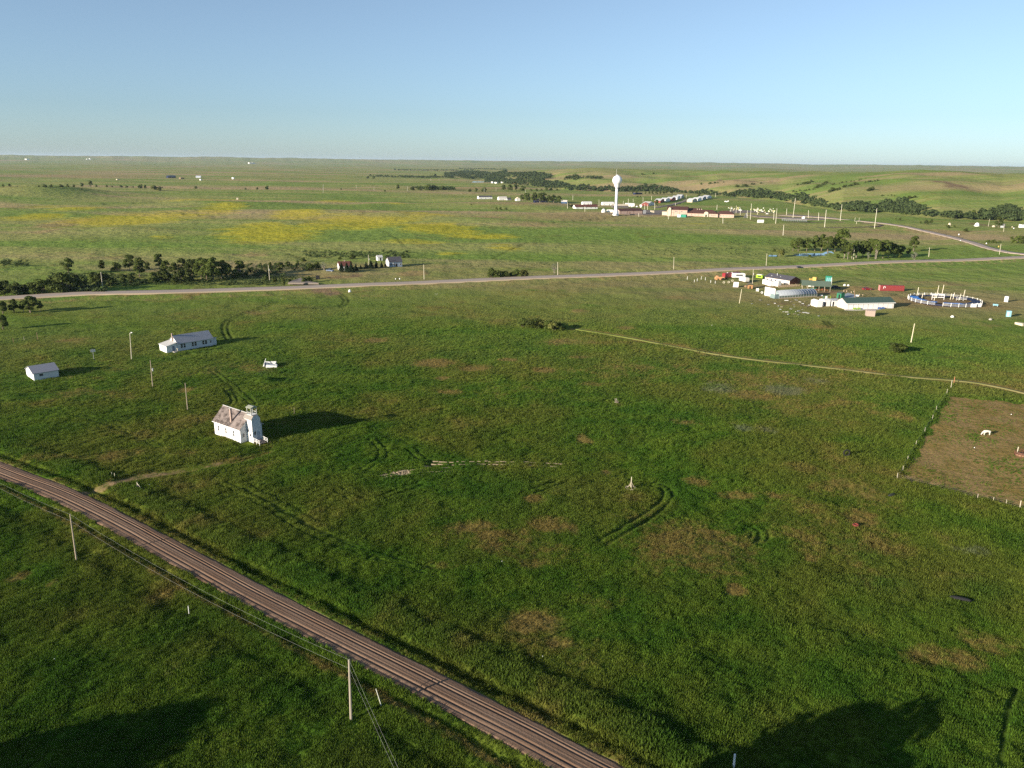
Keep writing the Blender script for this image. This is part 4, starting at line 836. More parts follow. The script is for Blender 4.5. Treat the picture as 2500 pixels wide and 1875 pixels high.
m.build('fascia', WHITE, ch)
c = MB(); c.box(6.6, 7.05, .55, 1.0, 3.6, 8.0); chi = c.build('chimney', BRICK_D, ch)
c = MB(); c.box(6.54, 7.11, .49, 1.06, 8.002, 8.16); c.build('chimney_cap', CONC, chi)
for x, lab in ((1.9, None), (5.2, None), (8.6, None)): window(ch, 'f', x, 1.15, .62, 1.5, 0, WORN, pm('grey_pane', (0.06, 0.065, 0.075), .3, .3, 1.5, spec=.5), mull=True)
window(ch, 'r', .9, 1.3, .5, 1.0, L + .06, WORN)
# tower
ty0, ty1, tx1 = 2.0, 4.55, L + 2.35
tp = [(ty0, -.6), (ty1, -.6), (ty1, 6.1), (ty1 - .62, 6.95), (ty0 + .62, 6.95), (ty0, 6.1)]
tw = MB(); tw.prism(tp[::-1], L - .6, tx1, 'x'); tw_o = tw.build('tower', WORN, ch)
m = MB(); m.prism([(y + (0.01 if y < 3 else -.01), z) for y, z in tp], tx1 + .003, tx1 + .05, 'x'); m.build('tower_front', PEEL, ch)
r = MB()
for (ya, za, yb, zb) in ((ty0 - .12, 5.98, ty0 + .60, 6.97), (ty1 - .60, 6.97, ty1 + .12, 5.98), (ty0 + .56, 6.955, ty1 - .56, 6.955)):
    r.prism([(ya, za), (yb, zb), (yb, zb + .09), (ya, za + .09)], L - 1.0, tx1 + .10, 'x')
r.build('tower_roof', pm('pale_shingles', (0.27, 0.24, 0.21), .9, .2, 2), ch)
window(ch, 'r', 2.75, 1.9, .55, .95, tx1 + .05, WORN); window(ch, 'f', L + 1.5, 1.6, .35, .5, ty0, DARK); window(ch, 'f', L + .55, 2.6, .3, .45, ty0, DARK)
m = MB(); m.box(tx1 + .05, tx1 + .10, 3.35, 4.2, .45, 2.55); dd = m.build('door', pm('grey_door', (0.34, 0.38, 0.42), .8), ch)
m = MB(); m.box(tx1 + .10, tx1 + .13, 3.46, 3.54, 1.4, 1.5); m.build('handle', METAL, dd)
# belfry: open timber frame with a low roof
bx0, bx1, by0, by1 = L + .15, L + 1.85, 2.5, 4.05
bf = MB()
bf.box(bx0 - .1, bx1 + .1, by0 - .1, by1 + .1, 7.06, 7.16); b0 = bf.build('belfry', WORN, ch)
for i, (px_, py_, zt) in enumerate(((bx0, by0, 8.95), (bx1, by0, 8.95), (bx0, by1, 8.95), (bx1, by1, 8.9))):
    m = MB(); m.box(px_ - .075, px_ + .075, py_ - .075, py_ + .075, 7.16, zt); m.build('post', pm('old_white_frame', (0.42, 0.42, 0.38), .9, .25, 4), b0)
m = MB()
for z in (7.65, 8.8):
    m.box(bx0 + .07, bx1 - .07, by0 - .04, by0 + .04, z, z + .12); m.box(bx0 + .07, bx1 - .07, by1 - .04, by1 + .04, z, z + .12)
    m.box(bx0 - .04, bx0 + .04, by0 + .07, by1 - .07, z, z + .12); m.box(bx1 - .04, bx1 + .04, by0 + .07, by1 - .07, z, z + .12)
m.build('rail', pm('old_white_frame', (0.42, 0.42, 0.38)), b0)
m = MB(); m.prism([(by0 - .3, 8.95), (by1 + .3, 8.95), (by1 + .3, 9.02), ((by0 + by1) / 2, 9.4), (by0 - .3, 9.02)][::-1], bx0 - .3, bx1 + .15, 'x'); m.build('belfry_roof', pm('mossy_shingles', (0.30, 0.31, 0.24), .9, .2, 3, (0.5, 0.5, 0.44), .4), b0)
# porch and railings
m = MB(); m.box(tx1 + .06, tx1 + 1.5, 2.2, 4.4, .25, .42)
for k in range(3): m.box(tx1 + 1.5 + .35 * k, tx1 + 1.85 + .35 * k, 2.5, 4.2, .08, .32 - .1 * k)
m.build('porch', pm('old_deck', (0.25, 0.2, 0.17), .9, .3, 2), ch)
for yy in (2.1, 4.5):
    m = MB()
    for k, x in enumerate((tx1 + .15, tx1 + 1.35, tx1 + 2.6)): m.box(x - .05, x + .05, yy - .05, yy + .05, -.2, 1.45 - .14 * k)
    for dz in (.95, .55, .2):
        q = Vector((tx1 + .15, yy, dz + .35)); q2 = Vector((tx1 + 2.6, yy, dz + .1)); m.tube(q, q2, .055, .055, 4)
    m.build('railing', WHITE, ch)
# ---------------------------------------------------------------- the long schoolhouse
a = g0(408.2, 859.1); AZ = rad(47); base = Vector((a[0], a[1], float(hb(a[0], a[1])))); sc_ = thing('schoolhouse', 'long abandoned white clapboard building with grey patched roof and lean-to annex', 'house', base, AZ)
gable(sc_, 4.3, 18.0, 0, 7.0, 2.9, 5.3, PEEL, SHINGLE_G, 'x', .35); foot(base, AZ, 20, 7)
m = MB(); m.prism([(0.03, 0.2), (6.97, .2), (6.97, 2.85), (3.5, 5.2), (0.03, 2.85)], 4.24, 4.296, 'x'); m.build('gable_boards', WHITE, sc_)
m = MB(); m.prism([(0, -.6), (4.23, -.6), (4.23, 3.2), (0, 2.35)], .3, 6.4, 'y'); m.build('annex', WORN, sc_)
m = MB(); m.prism([(-.3, 2.30), (4.22, 3.22), (4.22, 3.34), (-.3, 2.42)], 0.0, 6.7, 'y'); m.build('annex_roof', ROOF_L, sc_)
m = MB(); m.prism([(.5, -.6), (4.5, -.6), (4.5, 2.1), (.5, 2.6)][::-1], 18.004, 19.8, 'x'); m.build('end_shed', PEEL, sc_)
m = MB(); m.prism([(.2, 2.64), (4.8, 2.10), (4.8, 2.2), (.2, 2.74)][::-1], 18.36, 20.1, 'x'); m.build('end_roof', SHINGLE_G, sc_)
c = MB(); c.box(3.75, 4.2, 3.3, 3.75, 2.9, 6.3); c.build('chimney', BRICK_D, sc_)
for x in (5.7, 6.8, 10.0, 11.1, 14.2, 15.3): window(sc_, 'f', x, .95, .8, 1.5, 0, WORN, mull=True)
window(sc_, 'f', 17.2, 1.2, .5, .9, 0, WORN); window(sc_, 'l', 3.3, .9, .8, 1.1, 0, WORN)
m = MB(); m.box(2.2, 3.1, .24, .29, .2, 2.1); m.build('door', pm('blue_grey_door', (0.16, 0.2, 0.27), .8), sc_)
m = MB(); m.box(2.0, 3.4, -1.0, .22, -.2, .25); m.box(2.1, 3.3, -1.6, -1.0, -.2, .1); m.build('step', CONC, sc_)
m = MB()
for yy in (-.1, -1.4): m.box(3.4, 3.5, yy - .05, yy + .05, -.2, 1.1)
m.box(3.4, 3.5, -1.5, 0.1, 1.1, 1.2); m.box(3.42, 3.48, -1.4, 0, .6, .68); m.build('railing', WOOD_P, sc_)
# ---------------------------------------------------------------- the garage at the left
a = g0(83.8, 927.6); AZ = rad(45.5); base = Vector((a[0], a[1], float(hb(a[0], a[1])))); gr = thing('garage', 'white two-door garage with blue-grey roof near the left edge', 'garage', base, AZ); foot(base, AZ, 7.3, 8.6)
gable(gr, 0, 7.3, 0, 8.6, 2.3, 3.9, pm('garage_white', (0.62, 0.62, 0.61), .8, .08), pm('garage_roof', (0.24, 0.25, 0.29), .85, .12), 'x', .3)
for y in (2.2, 6.0):
    m = MB(); m.box(-.06, .01, y - 1.15, y + 1.15, 0, 1.95); d_ = m.build('garage_door', pm('garage_door_white', (0.72, 0.7, 0.66), .7), gr)
    for k in range(3):
        q = MB(); q.box(-.075, -.061, y - 1.1, y + 1.1, .45 + k * .48, .49 + k * .48); q.build('panel_joint', GREY, d_)
window(gr, 'f', 2.2, 1.2, 1.0, .6, 0, GREY)
# ---------------------------------------------------------------- farmhouses above the highway
fw_ = house('farmhouse', 'white farmhouse with red-brown roof behind dark junipers', 'house', (829, 661.5), (860, 660), 9, 3.2, 5.6, WHITE, ROOF_R, 'x', None, 0, None, .5)
for y in (2.6, 5.6): window(fw_, 'l', y, .4, 1.5, 1.7, 0, WHITE, DARK)
m = MB(); m.prism([(9.0, -.5), (13.0, -.5), (13.0, 2.1), (9.0, 3.1)][::-1], .5, 7, 'x'); m.build('side_wing', WHITE, fw_)
m = MB(); m.prism([(9.3, 3.08), (13.4, 2.05), (13.4, 2.15), (9.3, 3.2)][::-1], .2, 7.3, 'x'); m.build('wing_roof', CREAM, fw_)
gh = house('farmhouse', 'blue-grey house with dark gabled roof beyond the junipers', 'house', (951, 651.5), (982, 650), 8, 3.4, 6.2, pm('blue_grey_siding', (0.30, 0.36, 0.44), .8), ROOF_D, 'x', None, 4, .55, None)
m = MB(); m.box(2.5, 2.9, -.12, -.01, 0, 3.2); m.build('downpipe', WHITE, gh)
m = MB(); m.prism([(0.05, .1), (7.95, .1), (7.95, 3.3), (4, 6.05), (0.05, 3.3)], -.05, -.004, 'x'); m.build('gable_boards', pm('pale_gable', (0.5, 0.48, 0.46), .8), gh)
house('shed', 'small white shed left of the blue-grey house', 'shed', (922, 637), (934, 636.5), 4, 2.6, 3.8, WHITE, ROOF_L, 'x', None, 0, .6)
boxthing('dumpster', 'black dumpster beside the farm driveway', 'dumpster', (771, 681), (779, 681), 2, 1.8, DARK)
# round sandy sheets by the houses handled by the land
# ---------------------------------------------------------------- poles
def pole(name, label, base_px, top_px, r=.14, mat=None, group=None, arm=0.0, lamp=0, cap=None, cat='pole', tr=False):
    b = G(*base_px); t = top_at(b, *top_px); e = thing(name, label, cat, b, 0, group); rb = max(r, .14)
    m = MB(); m.tube((0, 0, -.5), t - b, rb, rb * .72, 7); m.build('pole', mat or WOOD, e); tl = t - b
    if arm:
        m = MB(); q = Vector((math.cos(rad(20)), math.sin(rad(20)), 0)) * arm; p_ = tl - Vector((0, 0, .6)); m.tube(p_ - q, p_ + q, .07, .07, 4); m.build('crossarm', WOOD_P, e)
    if lamp:
        m = MB(); q = Vector((lamp, -.3, .25)); m.tube(tl - Vector((0, 0, .35)), tl + q, .04, .04, 5); m.tube(tl + q, tl + q + Vector((.5 * (1 if lamp > 0 else -1), 0, -.05)), .16, .2, 7); m.build('lamp', WHITE, e)
    if tr:
        m = MB(); m.tube(tl + Vector((.45, 0, -3.4)), tl + Vector((.45, 0, -2.5)), .24, .24, 10); m.box(.1 + tl.x * .7, .45 + tl.x * .7, -.06, .06, tl.z - 3.0, tl.z - 2.9); m.build('transformer', METAL, e)
    return e, b, t
e1, b1, t1 = pole('utility_pole', 'pale weathered utility pole nearest the viewer, below the dirt road', (857, 1757), (852, 1610), .18, pm('silver_pole', (0.33, 0.29, 0.23), .9, .2, 2))
e2, b2, t2 = pole('utility_pole', 'slim grey utility pole left of and below the dirt road', (187, 1370), (171, 1255), .14, WOOD)
pole('utility_pole', 'utility pole with transformer left of the church', (373, 947), (367, 880), .15, WOOD, None, 0, 0, None, 'pole', True)
pole('utility_pole', 'bare leaning pole directly left of the church', (458, 999), (452, 935), .14, WOOD)
pole('street_lamp', 'tall lamp pole between garage and long white building', (321, 876), (317, 813), .13, WOOD_P, None, 0, .5, None, 'street lamp')
pole('utility_pole', 'leaning bare log pole in the right field below the round pen', (2224, 836), (2233, 790), .2, pm('log_pole', (0.62, 0.56, 0.40), .9))
pole('utility_pole', 'pale leaning pole left of the greenhouse', (1805, 740), (1811, 706), .18, pm('log_pole', (0.62, 0.56, 0.40)))
pole('utility_pole', 'tall pole with transformer beside the tan camper', (1837, 692), (1839.5, 657), .17, WOOD_P, None, 0, 0, None, 'pole', True)
GP = 'utility poles along the highway'
for (bu, bv, tu, tv, lab, tr) in [(251, 704, 246, 664, 'utility pole in the creek scrub at the left', 0), (658.7, 686, 655, 647, 'utility pole behind the highway left of the farm driveway', 1), (900.8, 655, 899.5, 622, 'utility pole among the junipers between the two farmhouses', 1), (1035.5, 681, 1034.5, 646, 'utility pole behind the highway right of the blue-grey house', 0), (1361.7, 675, 1361.7, 640, 'utility pole behind the highway beside the pale bare tree', 0), (1644.6, 656, 1645.6, 627, 'utility pole behind the highway left of the compound', 0), (1870.6, 647.5, 1872.6, 619, 'utility pole behind the highway left of the grove', 0), (2084, 633, 2086, 604, 'utility pole in front of the grove', 0), (2439.8, 621, 2444, 595.7, 'pole between the side road and the highway at the right', 0), (2412.7, 553, 2416, 535, 'pole in the trailer yard beyond the side road', 0), (2450, 565, 2452.4, 547, 'pole at the near edge of the trailer yard', 0)]:
    pole('utility_pole', lab, (bu, bv), (tu, tv), .2, WOOD_P, GP, 0, 0, None, 'pole', bool(tr))
e_, b_, t_ = pole('sign_post', 'post with a flat crosspiece on top, right of the grove', (2267.5, 627), (2269.5, 604), .2, WOOD_P, None, 3.2)
GT = 'poles around the town and the sports field'
TP = [((1632, 535), (1632, 524), 'short pole in front of the school', 0), ((1765, 546), (1765, 530), 'pole in the grass in front of the school wing', 0), ((1750, 513), (1751, 500), 'pole with boxes behind the right school roof', 1), ((1784, 520), (1785, 504), 'pole at the left end of the parking lot', 0), ((1797, 520.6), (1798, 502), 'second pole at the left end of the parking lot', 0), ((1807, 528), (1808, 510), 'pole on the near edge of the parking lot', 0), ((1824, 532), (1825, 513), 'pole beside the dark backstop', 0), ((1831.5, 538), (1835, 497), 'tallest floodlight pole near the scoreboard', 1), ((1849, 524), (1850, 506), 'pole behind the parking lot among the grave markers', 0), ((1888.5, 538), (1890, 517), 'pole left of the bleachers', 0), ((1893.5, 547), (1897, 509), 'floodlight pole right of the scoreboard', 1), ((1920, 525), (1921, 509), 'pole behind the bleachers', 0), ((1936, 532), (1942, 484), 'very tall floodlight pole behind the bleachers', 0), ((1973.5, 532.5), (1974, 513), 'pole behind the right end of the bleachers', 0), ((1998, 538), (1999, 519), 'pole at the right end of the bleachers', 0), ((2013, 554.6), (2017.5, 512), 'floodlight pole on the near side of the running track', 0), ((2051, 540), (2055.7, 499), 'floodlight pole with lamps on the far side of the running track', 1), ((2135, 556.5), (2141, 509), 'floodlight pole at the right end of the running track', 0), ((1911.7, 575), (1913.8, 548.7), 'pole in the grass below the running track', 0), ((1598.6, 513), (1598.6, 495), 'pole between the brown-roofed hall and the school', 0), ((1581, 513), (1581, 499), 'second pole behind the brown-roofed hall', 0), ((1574, 512), (1574, 498), 'pole at the right end of the brown-roofed hall', 0), ((1559.5, 528), (1559.5, 520), 'short pole in front of the brown-roofed hall', 0), ((1570, 493), (1570, 481), 'pole behind the red-walled house', 0), ((1546, 493), (1546, 485), 'pole behind the town trailers', 0), ((1522, 499), (1522, 490), 'pole right of the water tower', 0), ((1534, 507), (1534, 485), 'thin tall pole behind the brown-roofed hall', 0), ((1462.5, 503), (1462.5, 487), 'pole between the first two white trailers', 0), ((1428, 517), (1428, 504), 'pole in front of the brown-roofed white house', 0), ((1398.6, 489), (1398.6, 477), 'pole behind the brown-roofed white house', 0), ((1385.6, 509), (1385.6, 494), 'pole right of the blue house', 0), ((1649, 502), (1649, 495), 'pole behind the main school roof', 0), ((1675.6, 484), (1675.6, 475), 'pole at the end of the row of white houses', 0), ((1747, 481), (1747, 471), 'pole at the end of the second row of houses', 0), ((1590.8, 490), (1590.8, 478), 'pole behind the street tree', 0)]
for b_, t_, lab, lm in TP: pole('light_pole', lab, b_, t_, .30, pm('town_pole', (0.66, 0.62, 0.50), .85, rnd=.1), GT, 1.6 if lm else 0, 0, None, 'pole')
for (u, v, t, lab) in [(789, 470, 449, None), (913, 465, 455, None), (995, 466, 455, None), (1182, 469, 458, None), (1211, 468, 458, None), (1283, 472, 463, None), (870, 461, 452, None), (1052, 441, 436, None), (1072, 441, 436, None)]:
    pole('utility_pole', 'faint distant utility pole on the open plain left of the town', (u, v), (u, t), .28, pm('far_pole', (0.5, 0.48, 0.42)), 'distant poles on the plain', 0, 0, None, 'pole')
# wires between the near poles
def wires(pts, dz, name, label, sag=1.3, off=0.0):
    m = MB()
    for a, b in zip(pts[:-1], pts[1:]):
        prev = None
        for i in range(17):
            t = i / 16; p = a.lerp(b, t) + Vector((off, off, dz - sag * 4 * t * (1 - t)))
            if prev is not None: m.tube(prev, p, .011, .011, 4, False)
            prev = p
    o = m.build(name, pm('wire', (0.22, 0.23, 0.20), .6)); tag(o, label, 'wire'); return o
dl = (t2 - t1); 
P0 = t2 + dl * 1.0; q_ = g0(977, 1878, 8.2); dq = Vector((q_[0] - t1.x, q_[1] - t1.y, 0)); nxt = t1 + dq.normalized() * 60
pb = Vector((P0.x, P0.y, float(hb(P0.x, P0.y)))); e3 = thing('utility_pole', 'utility pole outside the left edge, next along the dirt road', 'pole', pb); m = MB(); m.tube((0, 0, -.5), (0, 0, 9), .15, .11, 7); m.build('pole', WOOD, e3)
for q, lab in ((nxt, 'utility pole below the viewpoint on the right'),):
    pb = Vector((q.x, q.y, float(hb(q.x, q.y)))); e3 = thing('utility_pole', lab, 'pole', pb); m = MB(); m.tube((0, 0, -.5), (0, 0, 9), .15, .11, 7); m.build('pole', WOOD, e3)
wires([P0, t2, t1, nxt], -.05, 'overhead_wire', 'upper overhead wire running beside the dirt road'); wires([P0, t2, t1, nxt], -1.35, 'overhead_wire', 'lower overhead wire running beside the dirt road', 1.3)
b = G(933, 1727); t = b + Vector((-.9, .9, 2.2)); m = MB(); m.tube(b - Vector((0, 0, .2)), t, .06, .06, 6); tag(m.build('guy_guard', pm('pale_guard', (0.6, 0.6, 0.5))), 'pale guy wire guard slanting beside the nearest pole', 'guy guard')
# ---------------------------------------------------------------- fence posts and small things of the near field
def post(label, b_, h=1.2, r=.06, mat=None, group=None, lean=(0, 0), brace=None, name='fence_post'):
    b = G(*b_); m = MB(); m.tube((0, 0, -.3), (lean[0], lean[1], h), r, r * .9, 6)
    if brace: m.tube((0, 0, h * .8), (brace[0], brace[1], 0), r * .8, r * .8, 5)
    o = m.build(name, mat or WOOD_P); o.location = b; tag(o, label, 'post', group); return o
post('wooden gate post left of the church driveway', (281, 1168), 1.3, .07); post('second weathered gate post left of the church driveway', (274, 1165), 1.2, .06)
post('braced wooden gate post right of the church driveway', (336, 1191), 1.4, .08, None, None, (0, 0), (1.4, -.9))
post('short white post in the grass below the dirt road', (461, 1494), 1.1, .06, WHITE); post('thick white post at the bottom edge beside the dark shade', (1790, 1882), 2.4, .14, WHITE)
post('thin post behind the church', (719, 1014), 2.3, .05, WOOD); post('post behind the garage, left', (33, 836), 1.8, .1, PLANK); post('thin pale post behind the garage, middle', (59, 829), 1.3, .06); post('tall dark post behind the garage, right', (92, 827), 2.6, .1, PLANK)
m = MB(); p_, q_ = G(33, 836), G(92, 827)
for z in (.5, 1.1): m.tube(p_ + Vector((0, 0, z)), q_ + Vector((0, 0, z)), .03, .03, 4)
tag(m.build('fence_wire', WOOD), 'thin wire fence between the posts behind the garage', 'fence')
for i, (u, v, h, lab) in enumerate([(2190, 1170, 1.6, 'pale corner post of the corral, nearest corner'), (2386, 1218, 1.2, 'corral post on the near side, left'), (2424, 1226, 1.2, 'corral post on the near side, middle'), (2456, 1233, 1.3, 'corral post on the near side, right'), (2489, 1242, 1.9, 'tall pale corral post at the right edge'), (2311, 962, 1.7, 'far corner post of the corral'), (2322, 945, 2.4, 'thick white gate post behind the corral'), (2329, 933, 1.9, 'reddish gate post behind the corral'), (2276, 1024, 1.4, 'corral post on the left side, upper'), (2258, 1053, 1.2, 'corral post on the left side, second from the top'), (2236, 1087, 1.3, 'corral post on the left side, middle'), (2215, 1125, 1.3, 'corral post on the left side, lower'), (2286, 1000, 1.2, 'corral post on the left side, top'), (2204, 1148, 1.2, 'corral post on the left side, lowest')]):
    post(lab, (u, v), h, .09 if h > 1.8 else .05, None if i != 7 else pm('red_post', (0.5, 0.2, 0.12)), 'corral posts', (.05 * (i % 3 - 1), 0))
m = MB(); cp = [G(u, v) for u, v in [(2311, 962), (2286, 1000), (2276, 1024), (2258, 1053), (2236, 1087), (2215, 1125), (2204, 1148), (2190, 1170), (2386, 1218), (2424, 1226), (2456, 1233), (2489, 1242), (2560, 1260)]]
for a, b in zip(cp[:-1], cp[1:]):
    for z in (.45, .85, 1.2): m.tube(a + Vector((0, 0, z)), b + Vector((0, 0, z)), .009, .009, 3, False)
tag(m.build('corral_wire', WOOD), 'thin wire strung between the corral posts', 'wire fence')
# pole tripod in the field
b = G(1540, 1192); e = thing('pole_tripod', 'upright post in a ring of leaning branches in the open field', 'marker', b)
m = MB(); m.tube((0, 0, -.2), (.05, 0, 2.75), .12, .10, 7); m.build('post', WOOD_P, e)
for i, a in enumerate((0.4, 1.7, 2.6, 3.6, 4.9, 5.8)):
    m = MB(); m.tube((1.0 * math.cos(a), 1.0 * math.sin(a), 0), (.10 * math.cos(a), .10 * math.sin(a), 1.5 if i % 2 else .9), .06, .04, 5); m.build('branch', WOOD, e)
m = MB()
for i in range(10):
    a = i * .63; m.tube((1.1 * math.cos(a), 1.1 * math.sin(a), .08), (1.2 * math.cos(a + .6), 1.2 * math.sin(a + .6), .15), .09, .07, 5)
m.build('log_ring', pm('grey_logs', (0.42, 0.36, 0.28), .9, .2, 3), e)
# branch pile
b = G(1506, 984); e = thing('branch_pile', 'gnarled pale dead stump and branches in the middle of the field', 'dead wood', b); rr_ = random.Random(4)
for i in range(9):
    a = rr_.uniform(0, 6.28); m = MB(); p_ = Vector((.5 * math.cos(a), .5 * math.sin(a), .05)); q_ = Vector((-.2 + rr_.uniform(-.7, .7), rr_.uniform(-.5, .5), rr_.uniform(.5, 1.6))); m.tube(p_, q_, .10, .04, 5); m.build('branch', WOOD_P if i % 2 else BARK, e)
# collapsed white boxes
b = G(652, 897); e = thing('wrecked_camper', 'collapsed white camper shell lying open in the field above the church', 'wreck', b, rad(8))
m = MB(); m.box(-.2, 3.4, -1.3, .5, -.2, 1.15, Matrix.Rotation(rad(6), 4, 'Y')); m.build('body', WHITE, e)
for (x0, x1, y0, y1, z0, z1) in ((-1.0, 2.8, 2.6, 2.75, 0, 1.5), (-1.15, -1.0, .5, 2.7, 0, 1.3), (2.65, 2.8, .6, 2.58, 0, 1.2)):
    m = MB(); m.box(x0, x1, y0, y1, z0, z1); m.build('panel', pm('old_white_panel', (0.62, 0.62, 0.60), .8), e)
m = MB(); m.box(-.98, 2.63, .52, 2.58, .1, .2); m.build('floor_panel', GREY, e)
m = MB(); m.tube((-1.4, .4, 0), (-.6, 2.4, 2.6), .14, .10, 6); m.build('tongue', WHITE, e)
m = MB(); m.tube((-.6, .3, 1.0), (2.0, -.6, 1.4), .05, .05, 4); m.build('strut', DARK, e)
m = MB(); m.box(2.9, 3.5, -1.2, -.5, 1.1, 1.2); m.build('lid', WHITE, e)
# basketball backboard
b = G(229.5, 877); e = thing('basketball_hoop', 'white basketball backboard on a thin post behind the garage', 'basketball hoop', b, rad(35))
m = MB(); m.tube((0, 0, -.2), (0, 0, 3.6), .06, .06, 6); m.build('post', METAL, e); m = MB(); m.box(-.75, .75, -.35, -.29, 2.75, 3.75); m.build('backboard', pm('backboard', (0.75, 0.68, 0.6)), e)
m = MB(); m.tube((-.6, -.35, 2.8), (-1.3, -.6, 2.85), .05, .05, 5); m.build('rim', ORANGE, e)
# small field objects
def torus_bits(m, c, R, r, n=14, ax='z', k=6):
    for i in range(n):
        a0, a1 = 6.2832 * i / n, 6.2832 * (i + 1) / n
        f = (lambda a: Vector((R * math.cos(a), R * math.sin(a), 0))) if ax == 'z' else ((lambda a: Vector((R * math.cos(a), 0, R * math.sin(a)))) if ax == 'y' else (lambda a: Vector((0, R * math.cos(a), R * math.sin(a)))))
        m.tube(Vector(c) + f(a0), Vector(c) + f(a1), r, r, k, False)
def tyre(label, px, R=.5, r=.18, mat=None, ax='z', z=None, group=None, cat='tyre', name='tyre'):
    b = G(*px); m = MB(); torus_bits(m, (0, 0, r if ax == 'z' else R + r), R, r, 14, ax); o = m.build(name, mat or RUBBER); o.location = b; tag(o, label, cat, group); return o
tyre('red tub half sunk in the dry grass at the right', (2089, 1283), .5, .16, pm('red_tub', (0.22, 0.05, 0.04)), 'z', None, None, 'tub', 'red_tub'); tyre('dark tyre standing in the grass left of the corral', (2066, 1114), .75, .2, RUBBER, 'y')
def lump(label, px, L, W, H, mat, name, cat, rz=0, group=None):
    b = G(*px); m = MB(); m.lathe([(.5, -.1), (.52, .12), (.42, .35), (.2, .48), (.02, .5)], 9); o = m.build(name, mat, None, True); o.location = b; o.rotation_euler = (0, 0, rz); o.scale = (L, W, H * 2); tag(o, label, cat, group); return o
lump('dark charred log lying in the grass in the right foreground', (2345, 1462), 3.4, .8, .35, DARK, 'log', 'log', rad(-24)); lump('dark slab in the grass left of the corral corner', (2177, 1209), 2.2, .7, .4, pm('dark_slab', (0.03, 0.035, 0.03)), 'slab', 'slab', rad(25))
for i, (u, v, mt, s_) in enumerate([(1490, 1464, WHITE, .5), (1635, 1520, ORANGE, .4), (1753, 1378, WHITE, .4), (1226, 1371, WHITE, .4), (365, 1184, WHITE, .5), (1325, 1603, WHITE, .4), (133, 1609, WHITE, .4), (578, 1197, WHITE, .4), (2379, 1093, WHITE, .5), (2469, 1012, WHITE, .5), (785, 1138, WHITE, .4), (1067, 718, WHITE, .6), (1063, 718, WHITE, .4), (935, 750, WHITE, .5), (686, 728, WHITE, .5), (1738, 794, WHITE, .5)]):
    lump('small pale scrap of litter lying in the grass', (u, v), s_ * .55, s_ * .4, s_ * .35, mt, 'paper_scrap', 'scrap', i, 'scraps of litter in the grass')
for (u, v, s_, lab) in [(854, 713, 1.5, 'small white propane tank beside the field approach right of the junction'), (709, 692, 1.0, 'white mailbox stone beside the farm driveway'), (966, 682, .7, 'left of two white markers behind the highway'), (976, 682, .8, 'right of two white markers behind the highway')]:
    lump(lab, (u, v), s_, s_, s_, WHITE, 'white_marker', 'marker')
# churned mud in the middle of the field
mv = MB(); rr_ = random.Random(9)
for (P, g_, w, dep, pale) in TR:
    if pale < .8: continue
    seg = np.hypot(*(P[1:] - P[:-1]).T); Ls = np.concatenate([[0], np.cumsum(seg)])
    for s in (-1, 1):
        x = 0.0
        while x < Ls[-1] - 1:
            l = rr_.uniform(.5, 2.6); i = np.searchsorted(Ls, x) - 1; i = max(0, min(i, len(seg) - 1)); d = (P[i + 1] - P[i]) / max(seg[i], 1e-6); n_ = np.array([-d[1], d[0]]); p_ = P[i] + d * (x - Ls[i]) + n_ * (s * g_ + rr_.uniform(-.25, .25)); q_ = p_ + d * l * .9 + n_ * rr_.uniform(-.12, .12)
            z = float(hb(p_[0], p_[1])) + .06; mv.tube((p_[0], p_[1], z), (q_[0], q_[1], z + .03), rr_.uniform(.12, .24), .10, 4); x += l + rr_.uniform(0, .9)
for i in range(110):
    u = rr_.gauss(985, 22); v = rr_.gauss(1156, 5); p_ = g0(u, v); z = float(hb(p_[0], p_[1])) + .05; a = rr_.uniform(0, 3.1); l = rr_.uniform(.2, .8); mv.tube((p_[0], p_[1], z), (p_[0] + l * math.cos(a), p_[1] + l * math.sin(a), z), .14, .07, 4)
tag(mv.build('mud_clods', pm('dry_mud', (0.31, 0.25, 0.165), .95, .2, 2)), 'dried pale mud ridges along the churned wheel ruts in the field', 'mud', None, 'stuff')
